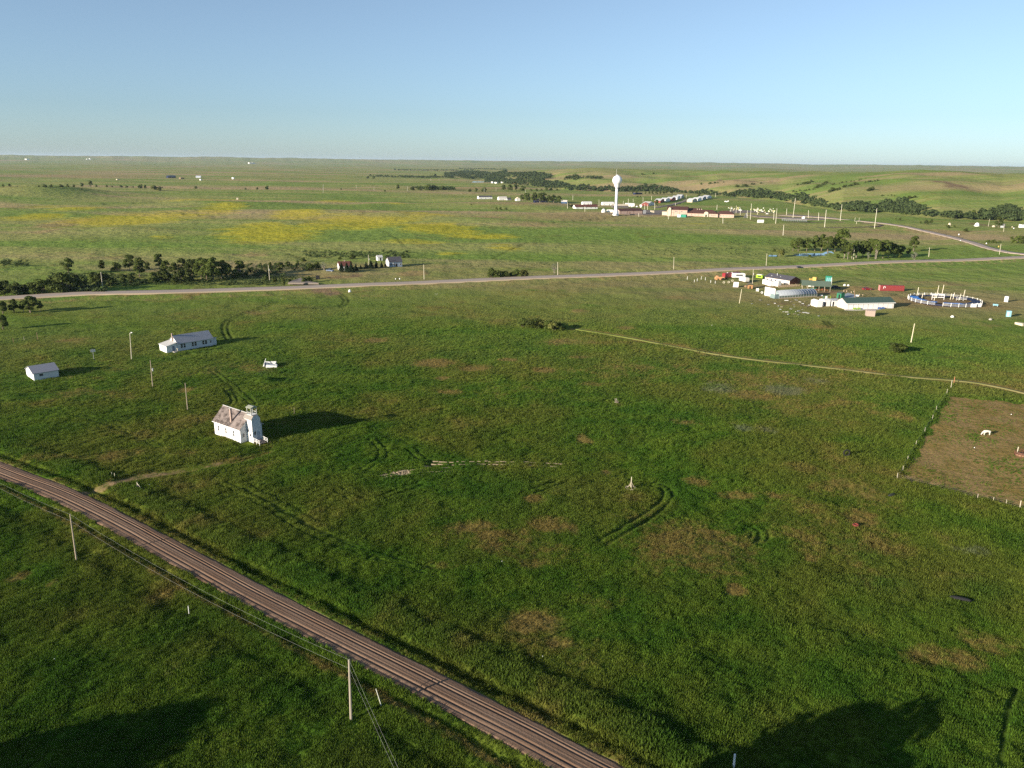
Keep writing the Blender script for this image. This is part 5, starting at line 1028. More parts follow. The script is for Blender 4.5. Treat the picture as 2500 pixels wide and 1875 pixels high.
# ---------------------------------------------------------------- animals
def skin_body(name, V, E, R, mat, loc, rz, sub=2, label=None, cat=None, parent=None):
    me = bpy.data.meshes.new(name); me.from_pydata(V, E, []); o = bpy.data.objects.new(name, me); COL.objects.link(o); me.materials.append(mat)
    o.location = loc; o.rotation_euler = (0, 0, rz); sm = o.modifiers.new('skin', 'SKIN'); 
    for d, r in zip(me.skin_vertices[0].data, R): d.radius = (r, r) if not isinstance(r, tuple) else r
    me.skin_vertices[0].data[0].use_root = True; sm.use_smooth_shade = True; s2 = o.modifiers.new('sub', 'SUBSURF'); s2.levels = sub; s2.render_levels = sub
    if label: tag(o, label, cat)
    if parent: o.parent = parent
    return o
def horse(label, px, rz, mat, mane):
    V = [(0, 0, 1.12), (-.45, 0, 1.10), (-.85, 0, 1.14), (-1.0, 0, 1.05), (.40, 0, 1.10), (.75, 0, 1.12), (1.05, 0, .92), (1.30, 0, .62), (1.45, 0, .34), (1.58, 0, .12)]
    R = [.32, .30, .27, .18, .30, .26, .19, .14, .13, .07]; E = [(0, 1), (1, 2), (2, 3), (0, 4), (4, 5), (5, 6), (6, 7), (7, 8), (8, 9)]
    for s in (-1, 1):
        k = len(V); V += [(.68, .16 * s, .86), (.70, .17 * s, .50), (.68 + .08 * s, .17 * s, .12), (.72 + .08 * s, .17 * s, .02)]; R += [.13, .07, .05, .06]; E += [(4, k), (k, k + 1), (k + 1, k + 2), (k + 2, k + 3)]
        k = len(V); V += [(-.82, .17 * s, .84), (-.72, .17 * s, .62), (-.92 + .06 * s, .17 * s, .42), (-.86 + .06 * s, .17 * s, .10), (-.82 + .06 * s, .17 * s, .02)]; R += [.17, .11, .07, .05, .06]; E += [(2, k), (k, k + 1), (k + 1, k + 2), (k + 2, k + 3), (k + 3, k + 4)]
    k = len(V); V += [(1.33, .07, .52), (1.27, .09, .62)]; R += [.04, .02]; E += [(7, k), (k, k + 1)]; k = len(V); V += [(1.33, -.07, .52), (1.27, -.09, .62)]; R += [.04, .02]; E += [(7, k), (k, k + 1)]
    b = G(*px); e = thing('horse', label, 'horse', b, rz); skin_body('body', V, E, R, mat, (0, 0, 0), 0, 2, None, None, e)
    m = MB(); m.tube((-1.02, 0, 1.08), (-1.16, 0, .85), .06, .07, 6); m.tube((-1.16, 0, .85), (-1.15, 0, .42), .07, .03, 6); m.build('tail', mane, e)
    m = MB(); m.tube((.72, 0, 1.34), (1.12, 0, 1.06), .05, .05, 5); m.tube((1.12, 0, 1.06), (1.33, 0, .76), .05, .03, 5); m.build('mane', mane, e); return e
hs_ = horse('white horse grazing with its head down in the dry corral', (2408, 1062), rad(185), pm('white_coat', (0.72, 0.68, 0.58), .8, .05), pm('white_mane', (0.78, 0.75, 0.66)))
b = G(2494, 1112); e = thing('hay_feeder', 'round rusty hay feeder cut off by the right edge', 'feeder', b)
m = MB(); torus_bits(m, (0, 0, .05), 1.6, .06); torus_bits(m, (0, 0, .55), 1.6, .05); torus_bits(m, (0, 0, 1.0), 1.6, .06)
for i in range(14): a = i * .4488; m.tube((1.6 * math.cos(a), 1.6 * math.sin(a), 0), (1.6 * math.cos(a), 1.6 * math.sin(a), 1.0), .04, .04, 4)
m.build('ring', RUST, e); m = MB(); m.lathe([(1.35, 0), (1.2, .4), (.5, .6), (.02, .62)], 14); m.build('hay', pm('old_hay', (0.25, 0.14, 0.09), .95), e)
post('pale post standing beside the hay feeder at the right edge', (2483, 1108), 1.9, .1)
# ---------------------------------------------------------------- vehicles
def car(label, px, rz, mat, kind='suv', s=1.0):
    b = G(*px) if not isinstance(px, Vector) else px; e = thing('car' if kind != 'pickup' else 'pickup_truck', label, 'car' if kind != 'pickup' else 'pickup', b, rz); e.scale = (s, s, s)
    if kind == 'suv': low = [(-2.3, .35), (2.3, .35), (2.35, .75), (2.2, .95), (1.2, 1.05), (-2.25, 1.05), (-2.35, .8)]; cab = [(1.25, 1.04), (.55, 1.62), (-1.9, 1.65), (-2.2, 1.04)]
    elif kind == 'pickup': low = [(-2.7, .45), (2.6, .45), (2.65, .85), (2.5, 1.1), (1.2, 1.2), (-2.7, 1.2)]; cab = [(1.3, 1.19), (.6, 1.8), (-.6, 1.82), (-.8, 1.19)]
    else: low = [(-2.2, .3), (2.2, .3), (2.25, .6), (2.1, .8), (1.0, .92), (-1.6, .92), (-2.2, .88)]; cab = [(1.05, .91), (.4, 1.38), (-.9, 1.40), (-1.6, .91)]
    w = .9; m = MB(); m.prism(low, -w, w, 'y'); m.build('body', mat, e)
    m = MB(); cabn = [(x * .98, z) for x, z in cab]; m.prism(cabn, -w + .08, w - .08, 'y'); m.build('window', GLASS, e)
    m = MB(); m.prism([(cab[1][0] + .02, cab[1][1]), (cab[1][0] - .05, cab[1][1] + .06), (cab[2][0] + .05, cab[2][1] + .06), (cab[2][0] - .02, cab[2][1])], -w + .05, w - .05, 'y'); m.build('roof', mat, e)
    for x in (low[0][0] + .8, low[1][0] - .8):
        for y in (-w - .01, w - .17):
            m = MB(); m.tube((x, y, .35), (x, y + .2, .35), .35, .35, 12); wh_ = m.build('wheel', RUBBER, e); m = MB(); m.tube((x, y - .012 if y < 0 else y + .2, .35), (x, (y if y < 0 else y + .212), .35), .18, .18, 8); m.build('rim', METAL, wh_)
    for y in (-.6, .6):
        m = MB(); m.box(low[1][0] + .01, low[1][0] + .06, y - .2, y + .2, .6, .75); m.build('headlight', WHITE, e)
    if kind == 'pickup': m = MB(); m.box(-2.6, -.9, -.8, .8, 1.202, 1.23); m.build('bed', DARK, e)
    return e
def trailer(name, label, cat, p1, p2, W, H, mat, wins=True, band=None, L=None):
    a, rz, L_ = frame(p1, p2); L = L or L_; e = thing(name, label, cat, a, rz); foot(a, rz, L, W); z0 = .6
    m = MB(); m.prism([(0, z0), (L, z0), (L, H - .35), (L - .5, H), (.35, H), (0, H - .45)], 0, W, 'y'); m.build('body', mat, e)
    if wins:
        m = MB(); m.box(L * .25, L * .8, -.03, .01, H * .52, H * .78); f = m.build('window', GLASS, e)
    if band: m = MB(); m.box(L * .02, L * .98, -.025, .012, z0 + .3, z0 + .6); m.build('stripe', band, e)
    for x in (L * .35, L * .35 + .95):
        for y in (.02, W - .24): m = MB(); m.tube((x, y, .4), (x, y + .22, .4), .4, .4, 12); m.build('wheel', RUBBER, e)
    m = MB(); m.tube((L, W / 2, .7), (L + 1.2, W / 2, .6), .07, .07, 5); m.build('hitch', DARK, e); return e
car('dark blue car driving on the highway above the compound', (1952, 656), rad(19), NAVY, 'suv')
car('red car parked left of the red trailer', (2116, 708), rad(8), RED, 'sedan', 1.15)
car('blue and white pickup parked beside the white farmhouse', (806, 663), rad(-25), pm('pickup_blue', (0.10, 0.14, 0.22), .4), 'pickup'); car('dark blue car in the shade under the pavilion end', (2041, 704), rad(10), NAVY, 'suv')
e = trailer('horse_trailer', 'long red livestock trailer parked behind the white camper', 'trailer', (1770, 680), (1808, 676), 2.6, 3.3, RED, False)
m = MB(); torus_bits(m, (3.3, -.03, 2.0), .45, .05, 12, 'y'); m.build('emblem', DARK, e)
for x in (3.2, 7.4): m = MB(); m.box(x, x + .7, 1.0, 1.7, 3.302, 3.5); m.build('vent', WHITE, e)
trailer('camper', 'long white camper with a black window band', 'camper', (1789, 680), (1819, 680), 2.6, 3.3, WHITE, True)
trailer('camper', 'cream camper seen end-on left of the tall pole', 'camper', (1819, 690.5), (1829, 690), 6.5, 3.1, pm('cream_camper', (0.72, 0.67, 0.6)), False, GREY)
e = trailer('food_van', 'lime green van with white roof behind the tall pole', 'van', (1845, 680), (1861, 682), 2.4, 2.6, LIME, True); m = MB(); m.box(.4, 4.0, .1, 2.3, 2.602, 2.8); m.build('roof', WHITE, e)
e = thing('tractor', 'orange farm implement left of the red trailer', 'tractor', G(1757, 683), rad(5)); m = MB(); m.box(-3, 2.6, -.8, .8, .9, 1.9); m.box(-2.4, -1.2, -.6, .6, 1.9, 2.6); m.build('body', pm('faded_orange', (0.6, 0.3, 0.15)), e)
for x, r in ((-2.4, .7), (0, .6), (1.8, .7)):
    for y in (-1.05, .8): m = MB(); m.tube((x, y, r), (x, y + .25, r), r, r, 12); m.build('wheel', RUBBER if x > 0 else pm('faded_orange', (0.6, 0.3, 0.15)), e)
for i, (u, v) in enumerate([(1767, 692), (1779, 691.5), (1788, 688)]): tyre('pale upright tyre in the yard, ' + ordn(i + 1) + ' from the left', (u, v), .55, .16, pm('pale_tyre', (0.6, 0.55, 0.42)), 'y', None, 'painted tyres standing in the yard')
tyre('large black tyre beside the orange implement', (1773, 681), .7, .25, RUBBER, 'y')
# ---------------------------------------------------------------- the compound
a, rz, Lh = frame((1867, 687), (1927, 696))
lh = thing('lodge', 'long low building with dark roof and cream walls behind the white containers', 'house', a, rz); gable(lh, 0, Lh, 0, 9.5, 3.0, 4.9, pm('lodge_wall', (0.66, 0.58, 0.52)), ROOF_D, 'x', .5); foot(a, rz, Lh, 10)
m = MB(); m.prism([(0.03, 0.1), (9.47, .1), (9.47, 2.95), (4.75, 4.75), (0.03, 2.95)], Lh + .004, Lh + .06, 'x'); m.build('gable_boards', pm('dark_red_boards', (0.16, 0.06, 0.04)), lh)
for x in (2.2, 5.0, 8.2, 11.5): window(lh, 'f', x, 1.1, 1.0, 1.0, 0)
m = MB(); m.tube((6.5, 3.2, 3.5), (6.5, 3.2, 5.8), .2, .2, 8); m.build('chimney', METAL, lh)
for (x, y) in ((3.4, 1.6), (9.8, 2.0)): m = MB(); m.box(x, x + .5, y, y + .5, 3.5, 4.3); m.build('roof_vent', GREY, lh)
e = boxthing('storage_container', 'white storage container, left of the two in front of the lodge', 'container', (1861, 693), (1881, 698), 2.6, 2.7, WHITE)
e2_ = boxthing('storage_container', 'small white storage container with grey end, right of the larger one', 'container', (1888, 697), (1899, 699), 2.6, 2.6, WHITE)
e = thing('skate_ramp', 'red and white sloping wooden panel at the left end of the yard', 'ramp', G(1796, 701), rad(-12)); m = MB(); m.prism([(-1.9, 0), (1.9, 0), (1.9, .1), (-1.9, .1)], 0, .2, 'y')
m = MB(); m.add([(-1.5, 0, 0), (1.5, -.1, 0), (1.7, 1.6, 2.8), (-1.2, 1.7, 2.8), (-1.5, .9, 0), (1.5, .8, 0), (1.7, 2.0, 2.7), (-1.2, 2.1, 2.7)], [(0, 1, 2, 3), (4, 7, 6, 5), (0, 4, 5, 1), (1, 5, 6, 2), (2, 6, 7, 3), (3, 7, 4, 0)]); m.build('panel', pm('pink_white_panel', (0.78, 0.70, 0.68), .8, .1, .6, (0.55, 0.2, 0.15), .40), e)
e = thing('play_house', 'wooden log playhouse with small dark roof beside the tall pole', 'playhouse', G(1831, 704), rad(-15))
for i in range(7):
    m = MB(); m.box(-1.5, 1.5, -1.1, 1.1, .02 + i * .3, .27 + i * .3); m.build('log', pm('orange_logs', (0.40, 0.22, 0.10), .9, .3, 3), e)
m = MB(); m.prism([(-1.9, 2.0), (0, 3.3), (1.9, 2.0), (1.9, 2.12), (0, 3.45), (-1.9, 2.12)][::-1], -1.4, 1.4, 'y'); m.build('roof', ROOF_D, e); m = MB(); m.box(-.4, .4, -1.13, -1.0, 0, 1.5); m.build('door', DARK, e)
lump('round log bench beside the playhouse', (1821, 700), 2.0, 1.6, .9, PLANK, 'log_bench', 'bench')
# dark fence of boards between playhouse and greenhouse, and plank rows
def boards(name, label, p1, p2, n, h, mat, w=.25, gap=.5, group=None, lean=.05):
    a, rz, L_ = frame(p1, p2); e = thing(name, label, 'fence', a, rz, group); rr_ = random.Random(n)
    for i in range(n): x = L_ * (i + .5) / n; m = MB(); hh = h * rr_.uniform(.8, 1.1); t = rr_.uniform(-lean, lean); m.add(*_lean_box(x - w / 2, x + w / 2, -.06, .06, 0, hh, t)); m.build('board', mat, e)
    m = MB(); m.box(0, L_, .065, .12, h * .55, h * .65); m.build('rail', mat, e); return e
def _lean_box(x0, x1, y0, y1, z0, z1, t):
    vs = [(x0, y0, z0), (x1, y0, z0), (x1, y1, z0), (x0, y1, z0), (x0 + t, y0, z1), (x1 + t, y0, z1), (x1 + t, y1, z1), (x0 + t, y1, z1)]
    return vs, [(0, 3, 2, 1), (4, 5, 6, 7), (0, 1, 5, 4), (1, 2, 6, 5), (2, 3, 7, 6), (3, 0, 4, 7)]
boards('board_fence', 'row of brown upright boards behind the white panel', (1872, 706), (1893, 705), 7, 1.7, PLANK, .35)
boards('board_fence', 'ragged pale plank fence in front of the lodge', (1900, 702), (1952, 699), 22, 1.6, pm('ragged_planks', (0.42, 0.31, 0.22), .9, .3, 2), .3, lean=.3)
boards('board_fence', 'white planks standing left of the white panel', (1845, 711), (1853, 712), 3, 2.0, WHITE, .3, lean=.3)
tyre('white tyre beside the white planks', (1860, 717), .5, .18, WHITE, 'y')
a, rz, L_ = frame((1866, 722), (1891, 727)); e = thing('screen_panel', 'large blank white screen standing left of the greenhouse', 'screen', a, rz); m = MB(); m.box(0, L_, 0, .2, .3, 5.0); m.build('panel', WHITE, e)
for x in (.3, L_ - .3): m = MB(); m.tube((x, .4, -.3), (x, .4, 4.5), .1, .1, 5); m.build('post', WOOD, e)
# greenhouse
a, rz, L_ = frame((1902, 729), (1994, 724)); gh_ = thing('greenhouse', 'arched polytunnel greenhouse with grey film roof', 'greenhouse', a, rz); foot(a, rz, L_, 8); Wd = 7.6; n_ = 14
arc = [(Wd / 2 - Wd / 2 * math.cos(math.pi * i / n_), 1.3 + 2.5 * math.sin(math.pi * i / n_)) for i in range(n_ + 1)]
m = MB(); vs = [(x, y, z) for x in (0, L_) for y, z in arc]; k = n_ + 1; m.add(vs, [(i, i + 1, k + i + 1, k + i) for i in range(n_)]); cv = m.build('cover', POLY, gh_, True); sd_ = cv.modifiers.new('t', 'SOLIDIFY'); sd_.thickness = .04
for i in range(15):
    x = L_ * i / 14; m = MB(); pts = [Vector((x, y, z + .03)) for y, z in arc]
    pts = [Vector((x, pts[0].y, 0))] + pts + [Vector((x, pts[-1].y, 0))]
    for p_, q_ in zip(pts[:-1], pts[1:]): m.tube(p_, q_, .07, .07, 4, False)
    m.build('hoop', pm('hoop_grey', (0.36, 0.38, 0.40)), gh_)
for y in (0.0, Wd):
    m = MB(); m.box(0, L_, y - .03, y + .03, -.3, .45); m.build('base_board', WOOD, gh_); m = MB(); m.box(0.1, L_ - .1, y - .01, y + .01, .46, 1.28); m.build('side_mesh', pm('green_shade', (0.10, 0.14, 0.11), .9), gh_)
m = MB(); prof = [(y, z) for y, z in arc]; m.prism([(0, 0)] + prof + [(Wd, 0)], .02, .06, 'x'); ew = m.build('end_wall', pm('end_film', (0.20, 0.27, 0.27), .3, .3, .7, spec=.5), gh_)
for y in (1.3, 2.9, 4.6, 6.2): m = MB(); m.box(-.06, .015, y - .06, y + .06, 0, 3.0); m.build('stud', WHITE, ew)
m = MB(); m.prism([(0, 0)] + prof + [(Wd, 0)], L_ - .06, L_ - .02, 'x'); m.build('end_wall', pm('end_film', (0.2, 0.27, 0.27)), gh_)
m = MB(); m.box(-2.6, -2.54, .3, 4.6, 0, 2.4); m.box(-2.5, -.1, .3, .36, 0, 2.4); m.build('porch_frame', pm('end_film', (0.2, 0.27, 0.27)), gh_)
# pavilion
a, rz, L_ = frame((1958, 708), (2026, 712)); pv = thing('pavilion', 'open-sided pavilion with wide green roof', 'pavilion', a, rz); W_ = 10
ro = MB(); oh = .6; s = 2.0 / (W_ / 2)
ro.prism([(-oh, 3.1 - s * oh), (W_ / 2, 5.1), (W_ + oh, 3.1 - s * oh), (W_ + oh, 3.25 - s * oh), (W_ / 2, 5.27), (-oh, 3.25 - s * oh)][::-1], -oh, L_ + oh, 'x'); ro.build('roof', pm('pavilion_roof', (0.11, 0.15, 0.11), .8, .1, .4), pv)
m = MB(); m.prism([(0.2, 3.12), (W_ - .2, 3.12), (W_ / 2, 5.0)], L_ - .1, L_, 'x'); m.build('gable_boards', PLANK, pv)
for i in range(6):
    for y in (0, W_):
        x = L_ * i / 5; m = MB(); m.box(x - .12, x + .12, y - .12, y + .12, -.2, 3.05); m.build('post', WOOD, pv)
for i, (x, y) in enumerate([(10.5, 1.5), (13.2, 1.8), (12, 4.5), (8, 2)]):
    wp = Matrix.Translation(a) @ Matrix.Rotation(rz, 4, 'Z') @ Vector((x, y, 0)); e = thing('picnic_table', 'orange picnic table under the pavilion roof, ' + ordn(i + 1) + ' of four', 'table', wp, rz + .1 * i, 'orange picnic tables under the pavilion')
    m = MB(); m.box(-1, 1, -.4, .4, .72, .8); m.build('tabletop', ORANGE, e)
    for y2 in (-.85, .6): m = MB(); m.box(-1, 1, y2, y2 + .25, .42, .48); m.build('bench', ORANGE, e)
    for x2 in (-.7, .7): m = MB(); m.box(x2 - .05, x2 + .05, -.8, .8, .36, .42); m.tube((x2, -.6, 0), (x2, .2, .72), .04, .04, 4); m.tube((x2, .6, 0), (x2, -.2, .72), .04, .04, 4); m.build('leg', METAL, e)
lump('white upturned boat shell in front of the pavilion', (1980, 700), 4.0, 1.6, 1.0, WHITE, 'boat', 'boat', rad(-20)); lump('green tarpaulin heap in front of the pavilion', (1988, 706), 4.0, 2.4, .9, GREEN_P, 'tarp', 'tarpaulin', 0)
e = boxthing('vendor_booth', 'bright green booth with pale panels behind the pavilion', 'booth', (2014, 691), (2029, 692), 2.4, 4.2, TEAL)
for x in (.7, 1.8, 2.9): m = MB(); m.box(x, x + .6, -.04, .01, .6, 3.4); m.build('panel', LBLUE, e)
pole('flag_pole', 'white mast beside the bright green booth', (2030, 697), (2031, 677), .12, WHITE, None, 0, 0, None, 'mast')
e = boxthing('storage_box', 'yellow box standing behind the green pavilion roof', 'box', (1983, 686), (1992, 687), 2.0, 2.4, YELLOW); boxthing('storage_box', 'low yellow trough left of the yellow box', 'box', (1977, 684), (1983, 684), 1.2, 1.0, YELLOW)
lump('left of two white rounded tanks behind the dirt yard', (2062, 697.5), 1.6, 1.2, 1.0, WHITE, 'water_tank', 'tank'); lump('right of two white rounded tanks behind the dirt yard', (2071, 698), 1.5, 1.2, .9, WHITE, 'water_tank', 'tank')
# red container with mark
a, rz, L_ = frame((2148, 709.5), (2207, 711)); e = thing('shipping_trailer', 'long red semi-trailer body with a white round mark at its left end', 'trailer', a, rz); foot(a, rz, L_, 3); rm_ = pm('trailer_red', (0.25, 0.045, 0.045), .6, .08, .8)
m = MB(); m.box(0, L_, 0, 2.6, .05, 3.1); m.build('body', rm_, e)
for i in range(24): x = .3 + (L_ - .6) * i / 23; m = MB(); m.box(x - .05, x + .05, -.05, -.002, .15, 3.0); m.build('rib', rm_, e)
m = MB()
for i in range(8):
    a0, a1 = math.pi * (1.25 - i * .2), math.pi * (1.25 - (i + 1) * .2); c_ = (2.4, 2.1); m.tube((c_[0] + .5 * math.cos(a0), -.09, c_[1] + .5 * math.sin(a0)), (c_[0] + .5 * math.cos(a1), -.09, c_[1] + .5 * math.sin(a1)), .13, .13, 5)
m.tube((1.85, -.09, 1.9), (1.75, -.09, 1.1), .13, .08, 5); m.build('emblem', WHITE, e)
m = MB(); m.box(L_ + .002, L_ + .05, .1, 2.5, .2, 3.0); m.build('door', rm_, e); m = MB(); m.box(-.05, -.002, .05, 2.55, .1, 3.05); m.build('end_panel', pm('faded_pink_red', (0.5, 0.22, 0.2)), e)
# long white building with the green roof
a, rz, L_ = frame((2066, 756), (2181, 753)); lb = thing('longhouse', 'long white building with dark green roof and a row of panelled bays', 'building', a, rz); foot(a, rz, L_, 9)
gable(lb, 0, L_, 0, 8.5, 3.4, 5.3, pm('longhouse_white', (0.78, 0.74, 0.70), .8, .04), ROOF_GR, 'x', .5, .16)
m = MB(); m.prism([(0.03, 0.1), (8.47, .1), (8.47, 3.3), (4.25, 5.15), (0.03, 3.3)], -.06, -.004, 'x'); m.build('gable_boards', pm('pinkish_siding', (0.52, 0.44, 0.41)), lb)
m = MB(); m.box(-.1, -.062, 2.6, 4.2, .2, 2.9); m.box(-.12, -.101, 3.1, 3.8, 1.4, 3.6); m.build('mural', pm('pale_mural', (0.72, 0.65, 0.6)), lb)
for x0, x1, z in ((-.52, L_ + .52, 3.02),): m = MB(); m.box(x0, x1, -.60, -.50, z - .05, z + .28); m.build('fascia', WHITE, lb)
for i in range(10):
    x = .8 + (L_ - 1.6) * i / 9; m = MB(); m.box(x - .06, x + .06, -.10, -.002, .2, 3.3); m.build('bay_post', GREY if i in (4,) else pm('bay_grey', (0.5, 0.48, 0.46)), lb)
for i in range(7): x = 2.3 + (L_ - 3.6) * i / 6; m = MB(); m.box(x - .8, x + .8, -.03, -.002, 2.85, 3.1); m.build('transom', DARK, lb)
m = MB(); m.box(-1.5, L_ + .2, -1.9, -.15, -.3, .12); m.build('apron', CONC, lb)
def bench(label, x, mat, g_):
    wp = Matrix.Translation(a) @ Matrix.Rotation(rz, 4, 'Z') @ Vector((x, -1.2, .12)); e = thing('bench', label, 'bench', wp, rz, g_)
    m = MB(); m.box(-.8, .8, -.3, .2, .42, .5); m.build('seat', mat, e); m = MB(); m.box(-.8, .8, .2, .28, .5, .98); m.build('backrest', mat, e)
    for x2 in (-.7, .7): m = MB(); m.box(x2 - .05, x2 + .05, -.28, .25, 0, .42); m.build('leg', mat, e)
bench('left lime green bench in front of the longhouse', 4.0, LIME, 'benches in front of the longhouse'); bench('right lime green bench in front of the longhouse', 6.3, LIME, 'benches in front of the longhouse')
bench('left blue bench in front of the longhouse', 17.8, BLUE, 'benches in front of the longhouse'); bench('right blue bench in front of the longhouse', 19.8, BLUE, 'benches in front of the longhouse')
house('shed', 'white shed, leftmost beside the longhouse', 'shed', (1979, 745), (1994, 749.5), 3.2, 2.7, 3.2, WHITE, WHITE, 'x', None, 0, None, None, None, 1, 1, .1)
house('shed', 'white shed with a dark doorway, second beside the longhouse', 'shed', (2012, 748), (2026, 747.5), 4.5, 3.0, 3.5, WHITE, WHITE, 'x', None, 0, .12, None, None, 1, 1, .1)
e = house('shed', 'low white shed with grey roof against the longhouse', 'shed', (2031, 747.5), (2049, 747), 5.5, 2.8, 3.4, WHITE, pm('grey_metal_roof', (0.42, 0.43, 0.44), .6), 'x', None, 0, None, None, None, 1, 1, .15)
m = MB(); m.box(0.1, 1.0, -.06, .01, 0, 2.3); m.build('door', DARK, e)
house('shed', 'small dark green shed behind the white sheds', 'shed', (2042, 727), (2053, 729), 2.8, 2.7, 3.3, GREEN_P, pm('dark_green_roof', (0.06, 0.09, 0.07)), 'x', None, 0, .6, None, None, 1, 1, .1)
house('shed', 'small tan shed standing in front of the longhouse', 'shed', (2115, 771), (2136, 772), 3.0, 2.5, 2.9, TAN, pm('tan_roof', (0.36, 0.29, 0.25)), 'x', None, 0, None, None, None, 1, 1, .15)
e = thing('swing_set', 'green playground frame with a white board behind the white sheds', 'playground', G(2020, 731), 0)
for x in (-2.2, -.2, 1.6): m = MB(); m.tube((x, -.6, 0), (x, 0, 2.0), .07, .07, 5); m.tube((x, .6, 0), (x, 0, 2.0), .07, .07, 5); m.build('frame', LIME if x > 0 else TEAL, e)
m = MB(); m.tube((-2.2, 0, 2.0), (1.6, 0, 2.0), .07, .07, 5); m.build('top_bar', TEAL, e); m = MB(); m.box(-1.4, -.3, -.2, -.1, .1, 1.8); bb_ = m.build('board', WHITE, e)
for (x, z) in ((-1.0, 1.1), (-.7, .7)): m = MB(); m.tube((x, -.23, z), (x, -.201, z), .16, .16, 8); m.build('hole', DARK, bb_)
lump('white mound beside the playground frame', (2005, 722), 2.2, 1.2, .5, WHITE, 'white_cover', 'cover')
a_ = sheet('slab', [(2055, 722), (2062, 727), (2088, 727.5), (2094, 722), (2070, 715)], pm('blue_grey_slab', (0.30, 0.34, 0.36)), .15, .3)
for i, (u, v) in enumerate([(2060, 712), (2067, 713), (2078, 716), (2084, 715), (2098, 722), (2106, 723)]): post('small pale bollard on the dirt yard, ' + ordn(i + 1) + ' from the left', (u, v), 1.1, .16, pm('bollard', (0.55, 0.42, 0.30)), 'bollards in the dirt yard', (0, 0), None, 'bollard')
pole('utility_pole', 'dark pole behind the green roof of the longhouse', (2087, 728), (2086, 706), .15, PLANK); e = boxthing('planter', 'low white planter on the dirt yard behind the longhouse', 'planter', (2091, 724), (2097, 724), 1.0, .8, WHITE)
# fence posts at the left tip of the yard
for i, (u, v) in enumerate([(1678, 681), (1695, 689), (1712, 681), (1735, 690), (1746, 692), (1702, 686), (1722, 683)]): post('white fence post left of the orange implement, ' + ordn(sorted([1678, 1695, 1712, 1735, 1746, 1702, 1722]).index(u) + 1) + ' from the left', (u, v), 1.6, .12, WHITE, 'white posts left of the yard')
# rubble: pale slabs and boards in the grass
rr_ = random.Random(21); RB = [(1856, 733, 7), (1876, 744, 5), (1908, 750, 8), (1905, 756, 6), (1915, 762, 10), (1921, 762.5, 9), (1931, 755, 7), (1932, 737, 10), (1938, 745, 6), (1940, 750, 6), (1945, 762, 12), (1950, 760, 9), (1955, 764, 9), (1964, 764, 12), (1972, 765, 8), (1950, 769, 10), (1999, 772, 6), (1940, 767, 9), (1836, 742, 6), (1892, 741, 6), (1958, 756, 6), (1901, 748, 5), (1998, 726, 6), (1960, 742, 7), (1975, 746, 6), (1953, 738, 8), (1944, 733, 10), (1966, 736, 8), (1925, 768, 8), (1920, 734, 12)]
for i, (u, v, l) in enumerate(RB):
    a = G(u, v); a.z += .08; m = MB(); q = l * .17; m.box(-q / 2, q / 2, -.25, .25, 0, rr_.uniform(.08, .35)); o = m.build('scrap_board', [CONC, GREY, WOOD, GREY, pm('old_white_panel', (0.5, 0.5, 0.48))][i % 5]); o.location = a; o.rotation_euler = (rr_.uniform(-.12, .12), rr_.uniform(-.1, .1), rr_.uniform(-.8, .8)); tag(o, 'pale scrap board lying in the rubble below the greenhouse', 'scrap board', 'scrap boards below the greenhouse')
for i, (u, v, s_) in enumerate([(1963, 746, 1.6), (1972, 748, 1.8), (1955, 746, 1.5), (1980, 742, 1.4)]): lump('dark lump of rubble below the greenhouse', (u, v), s_, s_, .6, pm('rubble_dark', (0.10, 0.085, 0.07)), 'rubble_stone', 'stone', 0, 'dark rubble below the greenhouse')
# round pen: pale rails, blue tarps
b1_, b2_ = G(2236, 738), G(2388, 738); 
pc = G(2305, 736); Rx = 17.8
pen = thing('round_pen', 'round riding pen with white rails, tall posts and blue tarps', 'pen', pc)
SK = {}
for i in range(30):
    a = 2 * math.pi * i / 30; p_ = Vector((Rx * math.cos(a), Rx * math.sin(a), 0)); a2 = 2 * math.pi * (i + 1) / 30; q_ = Vector((Rx * math.cos(a2), Rx * math.sin(a2), 0))
    if i in (19,): continue
    h = 1.7; m = MB(); m.tube(p_, p_ + Vector((0, 0, 2.0)), .14, .14, 5); m.build('post', WHITE, pen)
    m = MB(); 
    for z in (.5, 1.05, 1.65): m.tube(p_ + Vector((0, 0, z)), q_ + Vector((0, 0, z)), .06, .06, 4)
    m.build('rail', WHITE, pen)
    ri, r2 = .95, .72
    if i in (11, 12, 13, 14, 15, 16, 17, 18, 20, 21, 22, 23, 24, 25, 26, 27, 28, 29, 0, 1, 2):
        m = MB(); z = 1.35; pts = [p_ * ri, q_ * ri, q_ * r2, p_ * r2]; m.add([tuple(t + Vector((0, 0, zz))) for zz in (z, z + .06) for t in pts], [(0, 3, 2, 1), (4, 5, 6, 7), (0, 1, 5, 4), (1, 2, 6, 5), (2, 3, 7, 6), (3, 0, 4, 7)]); m.build('tarp', NAVY if i in (11, 17, 23, 24, 25, 26, 27, 28, 29, 0, 1, 2) else pm('blue_tarp', (0.035, 0.20, 0.58), .5), pen)  # navy along the right: shade there put into the tarp colour
for (x, y, h) in [(-9.8, 10.5, 6.0), (2.3, 12.5, 6.8), (5.2, 12.8, 7.2), (15.5, 9.5, 5.0), (-8.2, 8.0, 3.0), (8.5, 7, 3.8), (6.6, 6.2, 3.4), (11, 5, 3.6), (-3.6, 3.5, 4.2)]:
    m = MB(); m.tube((x, y, -.2), (x + .35, y, h), .16, .14, 6); m.build('tall_post', pm('cream_post', (0.72, 0.66, 0.5)), pen)
